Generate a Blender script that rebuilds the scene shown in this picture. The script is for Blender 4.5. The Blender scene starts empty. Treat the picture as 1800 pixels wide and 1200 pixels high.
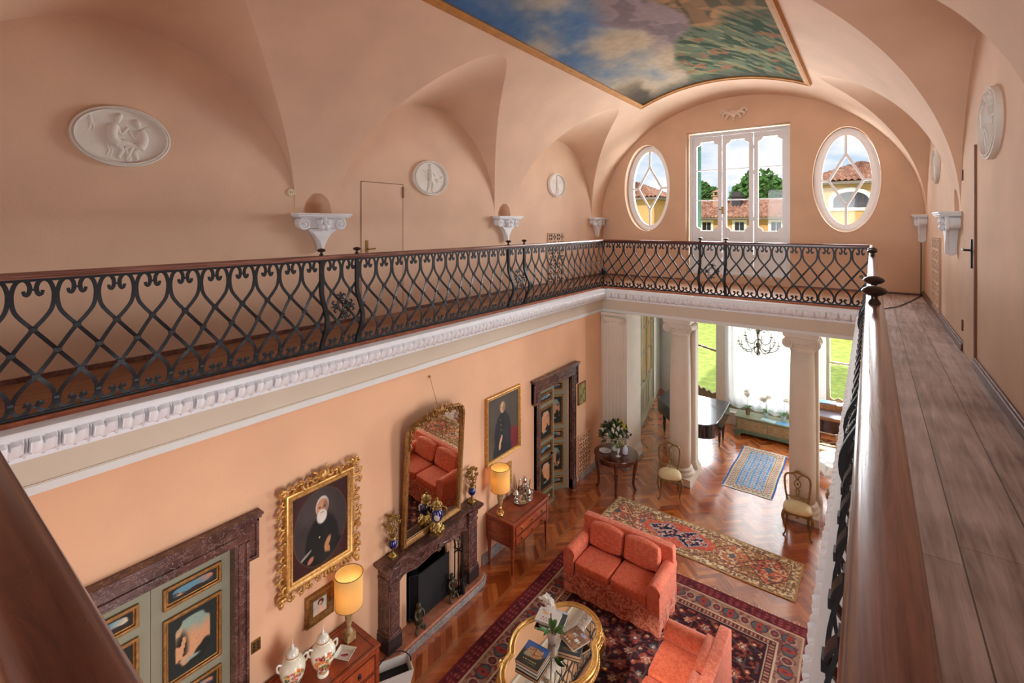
import bpy, bmesh, math, random
import numpy as np
from math import pi, sin, cos, radians as R_
from mathutils import Vector, Matrix, geometry

random.seed(7)
rng = np.random.default_rng(7)
sc = bpy.context.scene
COL = sc.collection

# ------------------------------------------------------------------ camera
cam = bpy.data.cameras.new('camera')
cam.sensor_width = 36.0
cam.lens = 17.0
cam.shift_y = -206.0 / 1800.0
cam.clip_start = 0.05
cam.clip_end = 400
camo = bpy.data.objects.new('camera', cam)
COL.objects.link(camo)
camo.location = (0, 0, 5.37)
camo.rotation_euler = (pi / 2, 0, math.atan2(631, 850))
sc.camera = camo

# ------------------------------------------------------------------ view
sc.view_settings.view_transform = 'Standard'
sc.view_settings.look = 'None'
sc.view_settings.exposure = -0.10
sc.view_settings.gamma = 1.0
sc.view_settings.use_curve_mapping = False
sc.cycles.use_denoising = True
sc.cycles.max_bounces = 7
sc.cycles.diffuse_bounces = 4
sc.cycles.glossy_bounces = 4
sc.cycles.transmission_bounces = 4
sc.cycles.transparent_max_bounces = 8
sc.cycles.caustics_reflective = False
sc.cycles.caustics_refractive = False
sc.cycles.sample_clamp_indirect = 6.0


def lin(c):
    return tuple(((x / 12.92) if x <= 0.04045 else ((x + 0.055) / 1.055) ** 2.4) for x in c)


def rgb(r, g, b):
    return lin((r / 255., g / 255., b / 255.)) + (1.0,)


# ------------------------------------------------------------------ sky
world = bpy.data.worlds.new('sky')
sc.world = world
world.use_nodes = True
wt = world.node_tree
wt.nodes.clear()
w_out = wt.nodes.new('ShaderNodeOutputWorld')
w_bg = wt.nodes.new('ShaderNodeBackground')
w_co = wt.nodes.new('ShaderNodeTexCoord')
w_map = wt.nodes.new('ShaderNodeMapping')
w_map.inputs['Scale'].default_value = (2.2, 2.2, 6.0)
w_no = wt.nodes.new('ShaderNodeTexNoise')
w_no.inputs['Scale'].default_value = 2.3
w_no.inputs['Detail'].default_value = 7
w_no.inputs['Roughness'].default_value = 0.55
w_ra = wt.nodes.new('ShaderNodeValToRGB')
w_ra.color_ramp.elements[0].position = 0.36
w_ra.color_ramp.elements[0].color = rgb(186, 214, 240)
w_ra.color_ramp.elements[1].position = 0.52
w_ra.color_ramp.elements[1].color = rgb(250, 251, 253)
wt.links.new(w_co.outputs['Generated'], w_map.inputs['Vector'])
wt.links.new(w_map.outputs['Vector'], w_no.inputs['Vector'])
wt.links.new(w_no.outputs['Fac'], w_ra.inputs['Fac'])
wt.links.new(w_ra.outputs['Color'], w_bg.inputs['Color'])
w_bg.inputs['Strength'].default_value = 1.15
wt.links.new(w_bg.outputs['Background'], w_out.inputs['Surface'])


# ------------------------------------------------------------------ sun, daylight through the windows, added fill lamps
def lamp(name, kind, loc, energy, color=(1, 1, 1), size=1, size_y=None, aim=None):
    l = bpy.data.lights.new(name, kind)
    l.energy = energy
    l.color = color
    if kind == 'AREA':
        l.shape = 'RECTANGLE'
        l.size = size
        l.size_y = size_y or size
    elif kind == 'SUN':
        l.angle = size
    else:
        l.shadow_soft_size = size
    o = bpy.data.objects.new(name, l)
    COL.objects.link(o)
    o.location = loc
    if aim is not None:
        o.rotation_euler = (Vector(aim) - Vector(loc)).to_track_quat('-Z', 'Y').to_euler()
    return o


SUNC = (1.0, 0.95, 0.86)
DAY = (0.93, 0.97, 1.0)
lamp('sun', 'SUN', (-6, -20, 25), 3.6, SUNC, R_(2), aim=(0, 12, 0))
gw_ = lamp('daylight_gallery_door', 'AREA', (-2.60, 13.0, 6.0), 400, DAY, 2.0, 3.0, aim=(-3.2, 2, 6.0))
gw_.data.spread = R_(120)
lamp('daylight_oval_window_left', 'AREA', (-4.76, 12.95, 6.32), 60, DAY, 1.0, 1.9, aim=(-4.4, 5, 5.6))
lamp('daylight_oval_window_right', 'AREA', (-0.42, 12.95, 6.32), 75, DAY, 1.0, 1.9, aim=(-1.6, 5, 5.6))
lamp('daylight_garden_window', 'AREA', (-2.1, 14.55, 2.0), 74, DAY, 2.0, 2.8, aim=(-2.3, 6, 1.4))
lamp('daylight_bay_window_left', 'AREA', (-4.35, 15.35, 1.9), 180, DAY, 0.7, 2.0, aim=(-2.4, 8, 0.9))
lamp('daylight_bay_window_right', 'AREA', (-0.35, 15.2, 2.1), 330, DAY, 0.9, 2.2, aim=(-2.6, 6, 1.0))
for hy, he in ((6.9, 44), (2.3, 52)):  # added fill lamps in the unseen lower right wall
    hw = lamp('fill_hall_side', 'AREA', (0.22, hy, 1.9), he, DAY, 1.4, 2.5, aim=(-5, hy - 1.2, 1.2))
    hw.data.spread = R_(105)
nw = lamp('fill_near_end', 'AREA', (-2.4, -2.3, 5.9), 58, DAY, 3.6, 2.4, aim=(-2.3, 12, 6.1))  # added fill lamp behind the viewpoint, aimed at the far wall
nw.data.spread = R_(66)
lamp('fill_near_end', 'AREA', (-3.0, -2.3, 1.8), 24, DAY, 2.4, 2.6, aim=(-3.0, 8, 1.2))  # added fill lamp behind the viewpoint for the lower hall


# ------------------------------------------------------------------ mesh building
class MB:
    def __init__(s, M=None):
        s.v = []; s.f = []; s.m = []; s.M = M

    def add(s, vs, fs, mi=0):
        o = len(s.v)
        if s.M is not None:
            vs = [s.M @ Vector(p) for p in vs]
        s.v.extend([(p[0], p[1], p[2]) for p in vs])
        s.f.extend([[i + o for i in f] for f in fs])
        s.m.extend([mi] * len(fs))
        return s

    def box(s, x0, y0, z0, x1, y1, z1, mi=0):
        if x1 < x0: x0, x1 = x1, x0
        if y1 < y0: y0, y1 = y1, y0
        if z1 < z0: z0, z1 = z1, z0
        return s.add([(x0, y0, z0), (x1, y0, z0), (x1, y1, z0), (x0, y1, z0), (x0, y0, z1), (x1, y0, z1), (x1, y1, z1), (x0, y1, z1)],
                     [(0, 3, 2, 1), (4, 5, 6, 7), (0, 1, 5, 4), (1, 2, 6, 5), (2, 3, 7, 6), (3, 0, 4, 7)], mi)

    def frame(s, x0, z0, x1, z1, w, y0, y1, mi=0):
        "four mitred bars round a rectangle in the XZ plane"
        o = [(x0, z0), (x1, z0), (x1, z1), (x0, z1)]
        i = [(x0 + w, z0 + w), (x1 - w, z0 + w), (x1 - w, z1 - w), (x0 + w, z1 - w)]
        vs = [(p[0], y0, p[1]) for p in o] + [(p[0], y0, p[1]) for p in i] + [(p[0], y1, p[1]) for p in o] + [(p[0], y1, p[1]) for p in i]
        fs = []
        for k in range(4):
            n = (k + 1) % 4
            fs += [(k, n, 4 + n, 4 + k), (8 + n, 8 + k, 12 + k, 12 + n), (n, k, 8 + k, 8 + n), (4 + k, 4 + n, 12 + n, 12 + k)]
        return s.add(vs, fs, mi)

    def ring(s, path, prof, closed=True, mi=0, nrm=(0, -1, 0)):
        """sweep a profile [(a, b)] along a planar path; a = offset to the path's right-hand side in the plane, b = along nrm"""
        N = Vector(nrm); P = [Vector(p) for p in path]; n = len(P); vs = []; k = len(prof)
        for i in range(n):
            if closed:
                a, b = P[i - 1], P[(i + 1) % n]
            else:
                a, b = P[max(i - 1, 0)], P[min(i + 1, n - 1)]
            d1 = (P[i] - a); d2 = (b - P[i])
            if d1.length < 1e-9: d1 = d2
            if d2.length < 1e-9: d2 = d1
            n1 = d1.normalized().cross(N); n2 = d2.normalized().cross(N)
            m = (n1 + n2)
            m = m / max(m.dot(n1), 0.35) if m.length > 1e-6 else n1
            for (q, h) in prof:
                vs.append(P[i] - m * q + N * h)
        fs = []
        for i in range(n if closed else n - 1):
            j = (i + 1) % n
            for t in range(k - 1):
                fs.append((i * k + t, i * k + t + 1, j * k + t + 1, j * k + t))
        return s.add(vs, fs, mi)

    def tube(s, pts, r, n=8, mi=0, closed=False, caps=True, flat=1.0):
        P = [Vector(p) for p in pts]; m = len(P)
        rr = r if isinstance(r, (list, tuple)) else [r] * m
        vs = []; up = None
        for i in range(m):
            if closed: t = P[(i + 1) % m] - P[i - 1]
            else: t = P[min(i + 1, m - 1)] - P[max(i - 1, 0)]
            if t.length < 1e-9: t = Vector((0, 0, 1))
            t.normalize()
            if up is None:
                up = t.orthogonal().normalized()
                if abs(t.z) < 0.9: up = (Vector((0, 0, 1)) - t * t.z).normalized()
            up = (up - t * up.dot(t))
            up = up.normalized() if up.length > 1e-6 else t.orthogonal().normalized()
            sd = t.cross(up)
            for k in range(n):
                a = 2 * pi * k / n
                vs.append(P[i] + (up * cos(a) * flat + sd * sin(a)) * rr[i])
        fs = []
        for i in range(m if closed else m - 1):
            j = (i + 1) % m
            for k in range(n):
                l = (k + 1) % n
                fs.append((i * n + k, i * n + l, j * n + l, j * n + k))
        if caps and not closed:
            fs.append(tuple(range(n - 1, -1, -1)))
            fs.append(tuple((m - 1) * n + k for k in range(n)))
        return s.add(vs, fs, mi)

    def bar(s, pts, w, t, nrm=(0, -1, 0), mi=0):
        "flat bar: width w in the path's plane, thickness t along nrm (nrm may be a list, one per point)"
        P = [Vector(p) for p in pts]; m = len(P); vs = []
        for i in range(m):
            d = P[min(i + 1, m - 1)] - P[max(i - 1, 0)]
            N = Vector(nrm)
            d.normalize()
            sd = d.cross(N).normalized()
            ww = (w[i] if isinstance(w, (list, tuple)) else w) / 2
            for (a, b) in ((-1, -1), (1, -1), (1, 1), (-1, 1)):
                vs.append(P[i] + sd * a * ww + N * b * t / 2)
        fs = []
        for i in range(m - 1):
            for k in range(4):
                l = (k + 1) % 4
                fs.append((i * 4 + k, i * 4 + l, i * 4 + 4 + l, i * 4 + 4 + k))
        fs += [(3, 2, 1, 0), tuple((m - 1) * 4 + k for k in range(4))]
        return s.add(vs, fs, mi)

    def lathe(s, prof, n=24, c=(0, 0, 0), mi=0, sq=None, a0=0.0):
        vs = []; k = len(prof)
        for i in range(n):
            a = 2 * pi * i / n + a0
            for (r, z) in prof:
                vs.append((c[0] + r * cos(a), c[1] + r * sin(a) * (sq or 1), c[2] + z))
        fs = []
        for i in range(n):
            j = (i + 1) % n
            for t in range(k - 1):
                fs.append((i * k + t, j * k + t, j * k + t + 1, i * k + t + 1))
        if prof[0][0] > 1e-4: fs.append(tuple(i * k for i in range(n - 1, -1, -1)))
        if prof[-1][0] > 1e-4: fs.append(tuple(i * k + k - 1 for i in range(n)))
        return s.add(vs, fs, mi)

    def prism(s, outline, z0, z1, mi=0, holes=()):
        "flat plate: outline in local XY, extruded along Z"
        loops = [[Vector((p[0], p[1], 0)) for p in outline]] + [[Vector((p[0], p[1], 0)) for p in h] for h in holes]
        tris = geometry.tessellate_polygon(loops)
        flat = [p for l in loops for p in l]
        n = len(flat)
        vs = [(p.x, p.y, z0) for p in flat] + [(p.x, p.y, z1) for p in flat]
        fs = []
        for (a, b, c) in tris:
            ar = (flat[b] - flat[a]).cross(flat[c] - flat[a]).z
            if ar < 0: a, b, c = a, c, b
            fs += [(c, b, a), (n + a, n + b, n + c)]
        o = 0
        for li, l in enumerate(loops):
            m = len(l)
            A = sum(l[i].x * l[(i + 1) % m].y - l[(i + 1) % m].x * l[i].y for i in range(m))
            fl = (A < 0) != (li > 0)
            for i in range(m):
                j = (i + 1) % m
                q = (o + i, o + j, n + o + j, n + o + i)
                fs.append(q[::-1] if fl else q)
            o += m
        return s.add(vs, fs, mi)

    def ball(s, c, rx, ry=None, rz=None, n=12, m=8, mi=0):
        ry = ry or rx; rz = rz or rx
        vs = [(c[0], c[1], c[2] - rz)]; fs = []
        for i in range(1, m):
            b = -pi / 2 + pi * i / m
            for k in range(n):
                a = 2 * pi * k / n
                vs.append((c[0] + rx * cos(b) * cos(a), c[1] + ry * cos(b) * sin(a), c[2] + rz * sin(b)))
        vs.append((c[0], c[1], c[2] + rz)); T = len(vs) - 1
        for k in range(n):
            l = (k + 1) % n
            fs.append((0, 1 + l, 1 + k))
            for i in range(m - 2):
                fs.append((1 + i * n + k, 1 + i * n + l, 1 + (i + 1) * n + l, 1 + (i + 1) * n + k))
            fs.append((T, T - n + k, T - n + l))
        return s.add(vs, fs, mi)

    def grid(s, fn, nu, nv, mi=0, flip=False):
        vs = [fn(i / nu, j / nv) for i in range(nu + 1) for j in range(nv + 1)]
        fs = []
        for i in range(nu):
            for j in range(nv):
                q = (i * (nv + 1) + j, (i + 1) * (nv + 1) + j, (i + 1) * (nv + 1) + j + 1, i * (nv + 1) + j + 1)
                fs.append(q[::-1] if flip else q)
        return s.add(vs, fs, mi)

    def cushion(s, x0, y0, z0, x1, y1, z1, ex=11.0, puff=0.3, n=10, mi=0):
        "a padded block: rounded box whose faces swell"
        def sh(p):
            return p
        cx, cy, cz = (x0 + x1) / 2, (y0 + y1) / 2, (z0 + z1) / 2
        hx, hy, hz = (x1 - x0) / 2, (y1 - y0) / 2, (z1 - z0) / 2
        def pt(d):
            x, y, z = d
            # superellipsoid style box
            e = ex
            l = (abs(x) ** e + abs(y) ** e + abs(z) ** e) ** (1 / e)
            x, y, z = x / l, y / l, z / l
            k = [1 - puff * (1 - (1 - y * y) * (1 - z * z)) * .25, 1 - puff * (1 - (1 - x * x) * (1 - z * z)) * .25, 1 - puff * (1 - (1 - x * x) * (1 - y * y)) * .6]
            return (cx + hx * x * k[0], cy + hy * y * k[1], cz + hz * z * k[2])
        faces = [((1, 0, 0), (0, 1, 0), (0, 0, 1)), ((-1, 0, 0), (0, 0, 1), (0, 1, 0)), ((0, 1, 0), (0, 0, 1), (1, 0, 0)),
                 ((0, -1, 0), (1, 0, 0), (0, 0, 1)), ((0, 0, 1), (1, 0, 0), (0, 1, 0)), ((0, 0, -1), (0, 1, 0), (1, 0, 0))]
        idx = {}; vs = []; fs = []
        def vi(p):
            k = (round(p[0], 4), round(p[1], 4), round(p[2], 4))
            if k not in idx:
                idx[k] = len(vs); vs.append(pt(p))
            return idx[k]
        for N, U, V in faces:
            for i in range(n):
                for j in range(n):
                    q = []
                    for (a, b) in ((i, j), (i + 1, j), (i + 1, j + 1), (i, j + 1)):
                        u = sin((2 * a / n - 1) * pi / 2); v = sin((2 * b / n - 1) * pi / 2)
                        q.append(vi(tuple(N[t] + U[t] * u + V[t] * v for t in range(3))))
                    fs.append(tuple(q))
        return s.add(vs, fs, mi)

    def build(s, name, mats, parent=None, bevel=None, sharp=35, seg=2, attr=None):
        me = bpy.data.meshes.new(name)
        me.from_pydata(s.v, [], s.f)
        mats = mats if isinstance(mats, (list, tuple)) else [mats]
        for m in mats: me.materials.append(m)
        if len(mats) > 1: me.polygons.foreach_set('material_index', s.m)
        me.polygons.foreach_set('use_smooth', [True] * len(s.f))
        if attr is not None:
            a = me.color_attributes.new('Col', 'FLOAT_COLOR', 'POINT')
            a.data.foreach_set('color', np.asarray(attr, dtype=np.float32).ravel())
        me.update()
        if sharp is not None:
            me.set_sharp_from_angle(angle=R_(sharp))
        o = bpy.data.objects.new(name, me)
        COL.objects.link(o)
        if parent is not None: o.parent = parent
        if bevel:
            b = o.modifiers.new('bevel', 'BEVEL')
            b.width = bevel; b.segments = seg; b.limit_method = 'ANGLE'; b.angle_limit = R_(40)
            b.harden_normals = False
        return o


def thing(name, label, cat, loc=(0, 0, 0), rz=0, group=None):
    o = bpy.data.objects.new(name, None)
    o.empty_display_size = 0.1
    COL.objects.link(o)
    o.location = loc
    o.rotation_euler = (0, 0, rz)
    o['label'] = label; o['category'] = cat
    if group: o['group'] = group
    return o


def tag(o, label, cat, group=None):
    o['label'] = label; o['category'] = cat
    if group: o['group'] = group
    return o


def struct(o, label=None):
    o['kind'] = 'structure'
    if label: o['label'] = label
    return o


def sroot(name, loc=(0, 0, 0), rz=0, label=None):
    o = bpy.data.objects.new(name, None)
    o.empty_display_size = 0.1
    COL.objects.link(o)
    o.location = loc; o.rotation_euler = (0, 0, rz)
    o['kind'] = 'structure'
    if label: o['label'] = label
    return o


def kids(o):
    return [c for c in bpy.data.objects if c.parent == o]


def dup(o, loc=None, rz=None, label=None, parent=None, _map=None):
    if _map is None:
        _map = {}
        for q in bpy.data.objects:
            if q.parent is not None: _map.setdefault(q.parent.name, []).append(q)
    c = o.copy()
    COL.objects.link(c)
    if parent is not None: c.parent = parent
    if loc is not None: c.location = loc
    if rz is not None: c.rotation_euler = (c.rotation_euler[0], c.rotation_euler[1], rz)
    if label: c['label'] = label
    for ch in _map.get(o.name, []): dup(ch, parent=c, _map=_map)
    return c


def ell(cx, cy, rx, ry, n=48, a0=0):
    return [(cx + rx * cos(a0 + 2 * pi * i / n), cy + ry * sin(a0 + 2 * pi * i / n)) for i in range(n)]


def rect(x0, y0, x1, y1):
    return [(x0, y0), (x1, y0), (x1, y1), (x0, y1)]


MX = Matrix(((1, 0, 0, 0), (0, 0, -1, 0), (0, 1, 0, 0), (0, 0, 0, 1)))   # XY plate -> upright XZ plate, its Z towards -Y


def interp(pts, n):
    "smooth curve (Catmull-Rom) through points"
    P = [Vector(p) for p in pts]; out = []
    m = len(P)
    for i in range(m - 1):
        p0, p1, p2, p3 = P[max(i - 1, 0)], P[i], P[i + 1], P[min(i + 2, m - 1)]
        for k in range(n):
            t = k / n
            out.append(0.5 * ((2 * p1) + (p2 - p0) * t + (2 * p0 - 5 * p1 + 4 * p2 - p3) * t * t + (3 * p1 - p0 - 3 * p2 + p3) * t ** 3))
    out.append(P[-1])
    return out


# ------------------------------------------------------------------ materials
def nt(name):
    m = bpy.data.materials.new(name)
    m.use_nodes = True
    t = m.node_tree
    b = t.nodes['Principled BSDF']
    return m, t, b


def node(t, kind, **kw):
    n = t.nodes.new(kind)
    for k, v in kw.items():
        if k.startswith('_'): setattr(n, k[1:], v)
        else: n.inputs[k.replace('_', ' ')].default_value = v
    return n


def ramp(t, stops, interp_='LINEAR'):
    n = t.nodes.new('ShaderNodeValToRGB')
    n.color_ramp.interpolation = interp_
    e = n.color_ramp.elements
    while len(e) < len(stops): e.new(0.5)
    for i, (p, c) in enumerate(stops):
        e[i].position = p; e[i].color = c
    return n


def plain(name, c, rough=0.6, metal=0.0, var=0.06, scale=6.0, bump=0.0, bscale=60.0, coat=0.0, spec=0.5):
    m, t, b = nt(name)
    b.inputs['Roughness'].default_value = rough
    b.inputs['Metallic'].default_value = metal
    b.inputs['Specular IOR Level'].default_value = spec
    if coat: b.inputs['Coat Weight'].default_value = coat
    co = node(t, 'ShaderNodeTexCoord')
    no = node(t, 'ShaderNodeTexNoise', Scale=scale, Detail=4.0)
    t.links.new(co.outputs['Object'], no.inputs['Vector'])
    c0 = tuple(max(0, x * (1 - var)) for x in c[:3]) + (1,)
    c1 = tuple(min(1, x * (1 + var)) for x in c[:3]) + (1,)
    ra = ramp(t, [(0.3, c0), (0.7, c1)])
    t.links.new(no.outputs['Fac'], ra.inputs['Fac'])
    t.links.new(ra.outputs['Color'], b.inputs['Base Color'])
    if bump:
        n2 = node(t, 'ShaderNodeTexNoise', Scale=bscale, Detail=3.0)
        t.links.new(co.outputs['Object'], n2.inputs['Vector'])
        bp = node(t, 'ShaderNodeBump', Strength=bump, Distance=0.01)
        t.links.new(n2.outputs['Fac'], bp.inputs['Height'])
        t.links.new(bp.outputs['Normal'], b.inputs['Normal'])
    return m


def veined(name, c0, c1, vein, scale=5.0, rough=0.25, vw=0.06):
    m, t, b = nt(name)
    b.inputs['Roughness'].default_value = rough
    co = node(t, 'ShaderNodeTexCoord')
    no = node(t, 'ShaderNodeTexNoise', Scale=scale, Detail=8.0, Roughness=0.65)
    t.links.new(co.outputs['Object'], no.inputs['Vector'])
    ra = ramp(t, [(0.35, c0), (0.65, c1)])
    t.links.new(no.outputs['Fac'], ra.inputs['Fac'])
    n2 = node(t, 'ShaderNodeTexNoise', Scale=scale * 2.2, Detail=6.0, Roughness=0.6, Distortion=1.2)
    t.links.new(co.outputs['Object'], n2.inputs['Vector'])
    r2 = ramp(t, [(0.5 - vw, (0, 0, 0, 1)), (0.5, (1, 1, 1, 1)), (0.5 + vw * .6, (0, 0, 0, 1))])
    t.links.new(n2.outputs['Fac'], r2.inputs['Fac'])
    n3 = node(t, 'ShaderNodeTexNoise', Scale=scale * 1.1, Detail=2.0)
    t.links.new(co.outputs['Object'], n3.inputs['Vector'])
    mu = node(t, 'ShaderNodeMath', _operation='MULTIPLY')
    t.links.new(r2.outputs['Color'], mu.inputs[0]); t.links.new(n3.outputs['Fac'], mu.inputs[1])
    mx = node(t, 'ShaderNodeMix', _data_type='RGBA')
    t.links.new(mu.outputs[0], mx.inputs['Factor'])
    t.links.new(ra.outputs['Color'], mx.inputs['A'])
    mx.inputs['B'].default_value = vein
    t.links.new(mx.outputs['Result'], b.inputs['Base Color'])
    return m


def wood(name, c0, c1, scale=(1, 14, 14), rough=0.35, coat=0.0, nscale=2.2, bump=0.05, spec=0.5):
    m, t, b = nt(name)
    b.inputs['Roughness'].default_value = rough
    b.inputs['Specular IOR Level'].default_value = spec
    if coat:
        b.inputs['Coat Weight'].default_value = coat
        b.inputs['Coat Roughness'].default_value = 0.12
    co = node(t, 'ShaderNodeTexCoord')
    mp = node(t, 'ShaderNodeMapping', Scale=scale)
    t.links.new(co.outputs['Object'], mp.inputs['Vector'])
    no = node(t, 'ShaderNodeTexNoise', Scale=nscale, Detail=6.0, Roughness=0.6, Distortion=0.6)
    t.links.new(mp.outputs['Vector'], no.inputs['Vector'])
    ra = ramp(t, [(0.32, c0), (0.68, c1)])
    t.links.new(no.outputs['Fac'], ra.inputs['Fac'])
    t.links.new(ra.outputs['Color'], b.inputs['Base Color'])
    if bump:
        bp = node(t, 'ShaderNodeBump', Strength=bump, Distance=0.01)
        t.links.new(no.outputs['Fac'], bp.inputs['Height'])
        t.links.new(bp.outputs['Normal'], b.inputs['Normal'])
    return m


def painted(name, rough=0.6, var=0.12, scale=40.0, bump=0.0, spec=0.5):
    "colours come from the mesh's own pattern; the weave or brush grain from noise"
    m, t, b = nt(name)
    b.inputs['Roughness'].default_value = rough
    b.inputs['Specular IOR Level'].default_value = spec
    at = node(t, 'ShaderNodeAttribute', _attribute_name='Col')
    co = node(t, 'ShaderNodeTexCoord')
    no = node(t, 'ShaderNodeTexNoise', Scale=scale, Detail=3.0)
    t.links.new(co.outputs['Object'], no.inputs['Vector'])
    mr = node(t, 'ShaderNodeMapRange')
    mr.inputs['From Min'].default_value = 0.25; mr.inputs['From Max'].default_value = 0.75
    mr.inputs['To Min'].default_value = 1 - var; mr.inputs['To Max'].default_value = 1 + var
    t.links.new(no.outputs['Fac'], mr.inputs['Value'])
    mx = node(t, 'ShaderNodeMix', _data_type='RGBA', _blend_type='MULTIPLY')
    mx.inputs['Factor'].default_value = 1.0
    t.links.new(at.outputs['Color'], mx.inputs['A']); t.links.new(mr.outputs['Result'], mx.inputs['B'])
    t.links.new(mx.outputs['Result'], b.inputs['Base Color'])
    if bump:
        bp = node(t, 'ShaderNodeBump', Strength=bump, Distance=0.01)
        t.links.new(no.outputs['Fac'], bp.inputs['Height'])
        t.links.new(bp.outputs['Normal'], b.inputs['Normal'])
    return m


def glass_pane(name, tint=(1, 1, 1, 1), refl=0.10):
    m, t, b = nt(name)
    t.nodes.remove(b)
    out = t.nodes['Material Output']
    tr = node(t, 'ShaderNodeBsdfTransparent'); tr.inputs['Color'].default_value = tint
    gl = node(t, 'ShaderNodeBsdfGlossy', Roughness=0.03)
    fr = node(t, 'ShaderNodeLayerWeight', Blend=0.5)
    pw = node(t, 'ShaderNodeMath', _operation='POWER'); pw.inputs[1].default_value = 4.0
    ml = node(t, 'ShaderNodeMath', _operation='MULTIPLY_ADD'); ml.inputs[1].default_value = 0.5; ml.inputs[2].default_value = 0.012
    t.links.new(fr.outputs['Facing'], pw.inputs[0]); t.links.new(pw.outputs[0], ml.inputs[0])
    mx = node(t, 'ShaderNodeMixShader')
    t.links.new(ml.outputs[0], mx.inputs[0])
    t.links.new(tr.outputs[0], mx.inputs[1]); t.links.new(gl.outputs[0], mx.inputs[2])
    t.links.new(mx.outputs[0], out.inputs['Surface'])
    return m


def damask(name, c0, c1, scale=16.0, rough=0.75, lo=.44, hi=.56):
    m, t, b = nt(name)
    b.inputs['Roughness'].default_value = rough
    b.inputs['Sheen Weight'].default_value = 0.25
    co = node(t, 'ShaderNodeTexCoord')
    no = node(t, 'ShaderNodeTexNoise', Scale=scale, Detail=2.0, Distortion=2.5)
    t.links.new(co.outputs['Object'], no.inputs['Vector'])
    ra = ramp(t, [(lo, c0), (hi, c1)])
    t.links.new(no.outputs['Fac'], ra.inputs['Fac'])
    t.links.new(ra.outputs['Color'], b.inputs['Base Color'])
    bp = node(t, 'ShaderNodeBump', Strength=0.15, Distance=0.004)
    t.links.new(no.outputs['Fac'], bp.inputs['Height'])
    t.links.new(bp.outputs['Normal'], b.inputs['Normal'])
    return m


W = {}
W['plaster'] = plain('peach_plaster', rgb(228, 193, 165), 0.9, var=0.07, scale=1.3, bump=0.12, bscale=35)
W['plaster_low'] = plain('orange_plaster', rgb(236, 186, 148), 0.9, var=0.06, scale=1.3, bump=0.10, bscale=35)
W['stone'] = plain('stone_white_paint', rgb(228, 218, 202), 0.7, var=0.04, scale=3, bump=0.04)
W['taupe'] = plain('taupe_paint', rgb(214, 200, 180), 0.75, var=0.03, scale=2)
W['gesso'] = plain('white_gesso', rgb(240, 242, 246), 0.65, var=0.03, scale=8, bump=0.05, bscale=80)
W['greywhite'] = plain('grey_white_paint', rgb(226, 226, 222), 0.6, var=0.02)
W['whitewood'] = plain('white_gloss_paint', rgb(240, 244, 250), 0.35, var=0.02)
W['iron'] = plain('black_wrought_iron', rgb(36, 38, 43), 0.45, 0.35, var=0.25, scale=30, bump=0.1)
W['ironblack'] = plain('black_iron', rgb(24, 24, 26), 0.5, 0.3, var=0.2, scale=20)
W['rail'] = wood('varnished_rail_wood', rgb(70, 30, 20), rgb(128, 66, 46), (9, 9, 0.8), 0.24, coat=0.35, nscale=3.0, bump=0.10)
W['railx'] = wood('varnished_rail_wood_across', rgb(62, 26, 18), rgb(118, 58, 40), (0.8, 9, 9), 0.24, coat=0.35, nscale=3.0, bump=0.10)
W['raily'] = wood('varnished_rail_wood_along', rgb(84, 44, 36), rgb(166, 118, 104), (0.7, 17, 17), 0.26, coat=0.45, nscale=3.2, bump=0.10)
W['knob'] = plain('dark_turned_wood', rgb(38, 24, 18), 0.3, var=0.2, scale=12)
W['terracotta'] = plain('terracotta_edge', rgb(176, 104, 76), 0.75, var=0.25, scale=14)
W['marble'] = veined('dark_red_marble', rgb(64, 38, 35), rgb(112, 76, 68), rgb(206, 180, 166), 4.0, 0.22, 0.014)
W['greymarble'] = veined('grey_marble', rgb(120, 118, 118), rgb(160, 156, 152), rgb(220, 215, 210), 6.0, 0.35)
W['redmarble'] = veined('rose_hearth_stone', rgb(176, 108, 80), rgb(206, 140, 108), rgb(150, 84, 62), 14.0, 0.5)
W['gold'] = plain('gilded_wood', rgb(206, 158, 92), 0.40, 0.65, var=0.3, scale=30, bump=0.15, bscale=50)
W['golddull'] = plain('old_gilding', rgb(150, 106, 56), 0.42, 0.55, var=0.35, scale=25, bump=0.15, bscale=60)
W['goldbright'] = plain('bright_gilding', rgb(226, 182, 108), 0.30, 0.75, var=0.2, scale=20, bump=0.08, bscale=60)
W['ochre'] = plain('ochre_frame_paint', rgb(184, 124, 52), 0.8, 0.0, var=0.12, scale=8)
W['sage'] = plain('sage_grey_paint', rgb(140, 137, 114), 0.55, var=0.04, scale=4)
W['sagelight'] = plain('light_sage_paint', rgb(172, 170, 146), 0.55, var=0.04, scale=4)
W['chestwood'] = wood('cherry_veneer', rgb(112, 44, 22), rgb(168, 76, 42), (2, 2, 12), 0.32, coat=0.25)
W['darkline'] = plain('dark_inlay_line', rgb(52, 22, 14), 0.4)
W['brass'] = plain('aged_brass', rgb(150, 118, 62), 0.35, 0.9, var=0.2)
W['silver'] = plain('polished_silver', rgb(205, 202, 196), 0.16, 1.0, var=0.05)
W['ormolu'] = plain('ormolu_bronze', rgb(168, 142, 84), 0.34, 0.85, var=0.3, scale=40, bump=0.1)
W['cobalt'] = plain('cobalt_glaze', rgb(22, 34, 104), 0.10, 0.0, var=0.15, coat=0.6)
W['mahogany'] = wood('dark_mahogany', rgb(58, 26, 16), rgb(104, 54, 34), (3, 3, 10), 0.22, coat=0.5)
W['oak'] = wood('light_oak', rgb(120, 74, 40), rgb(166, 110, 64), (10, 2, 10), 0.4)
W['pianoblack'] = plain('black_lacquer', rgb(24, 26, 32), 0.16, var=0.1, coat=0.8)
W['piano_lid'] = plain('worn_black_lacquer', rgb(52, 56, 64), 0.2, var=0.15, coat=0.6)
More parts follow.
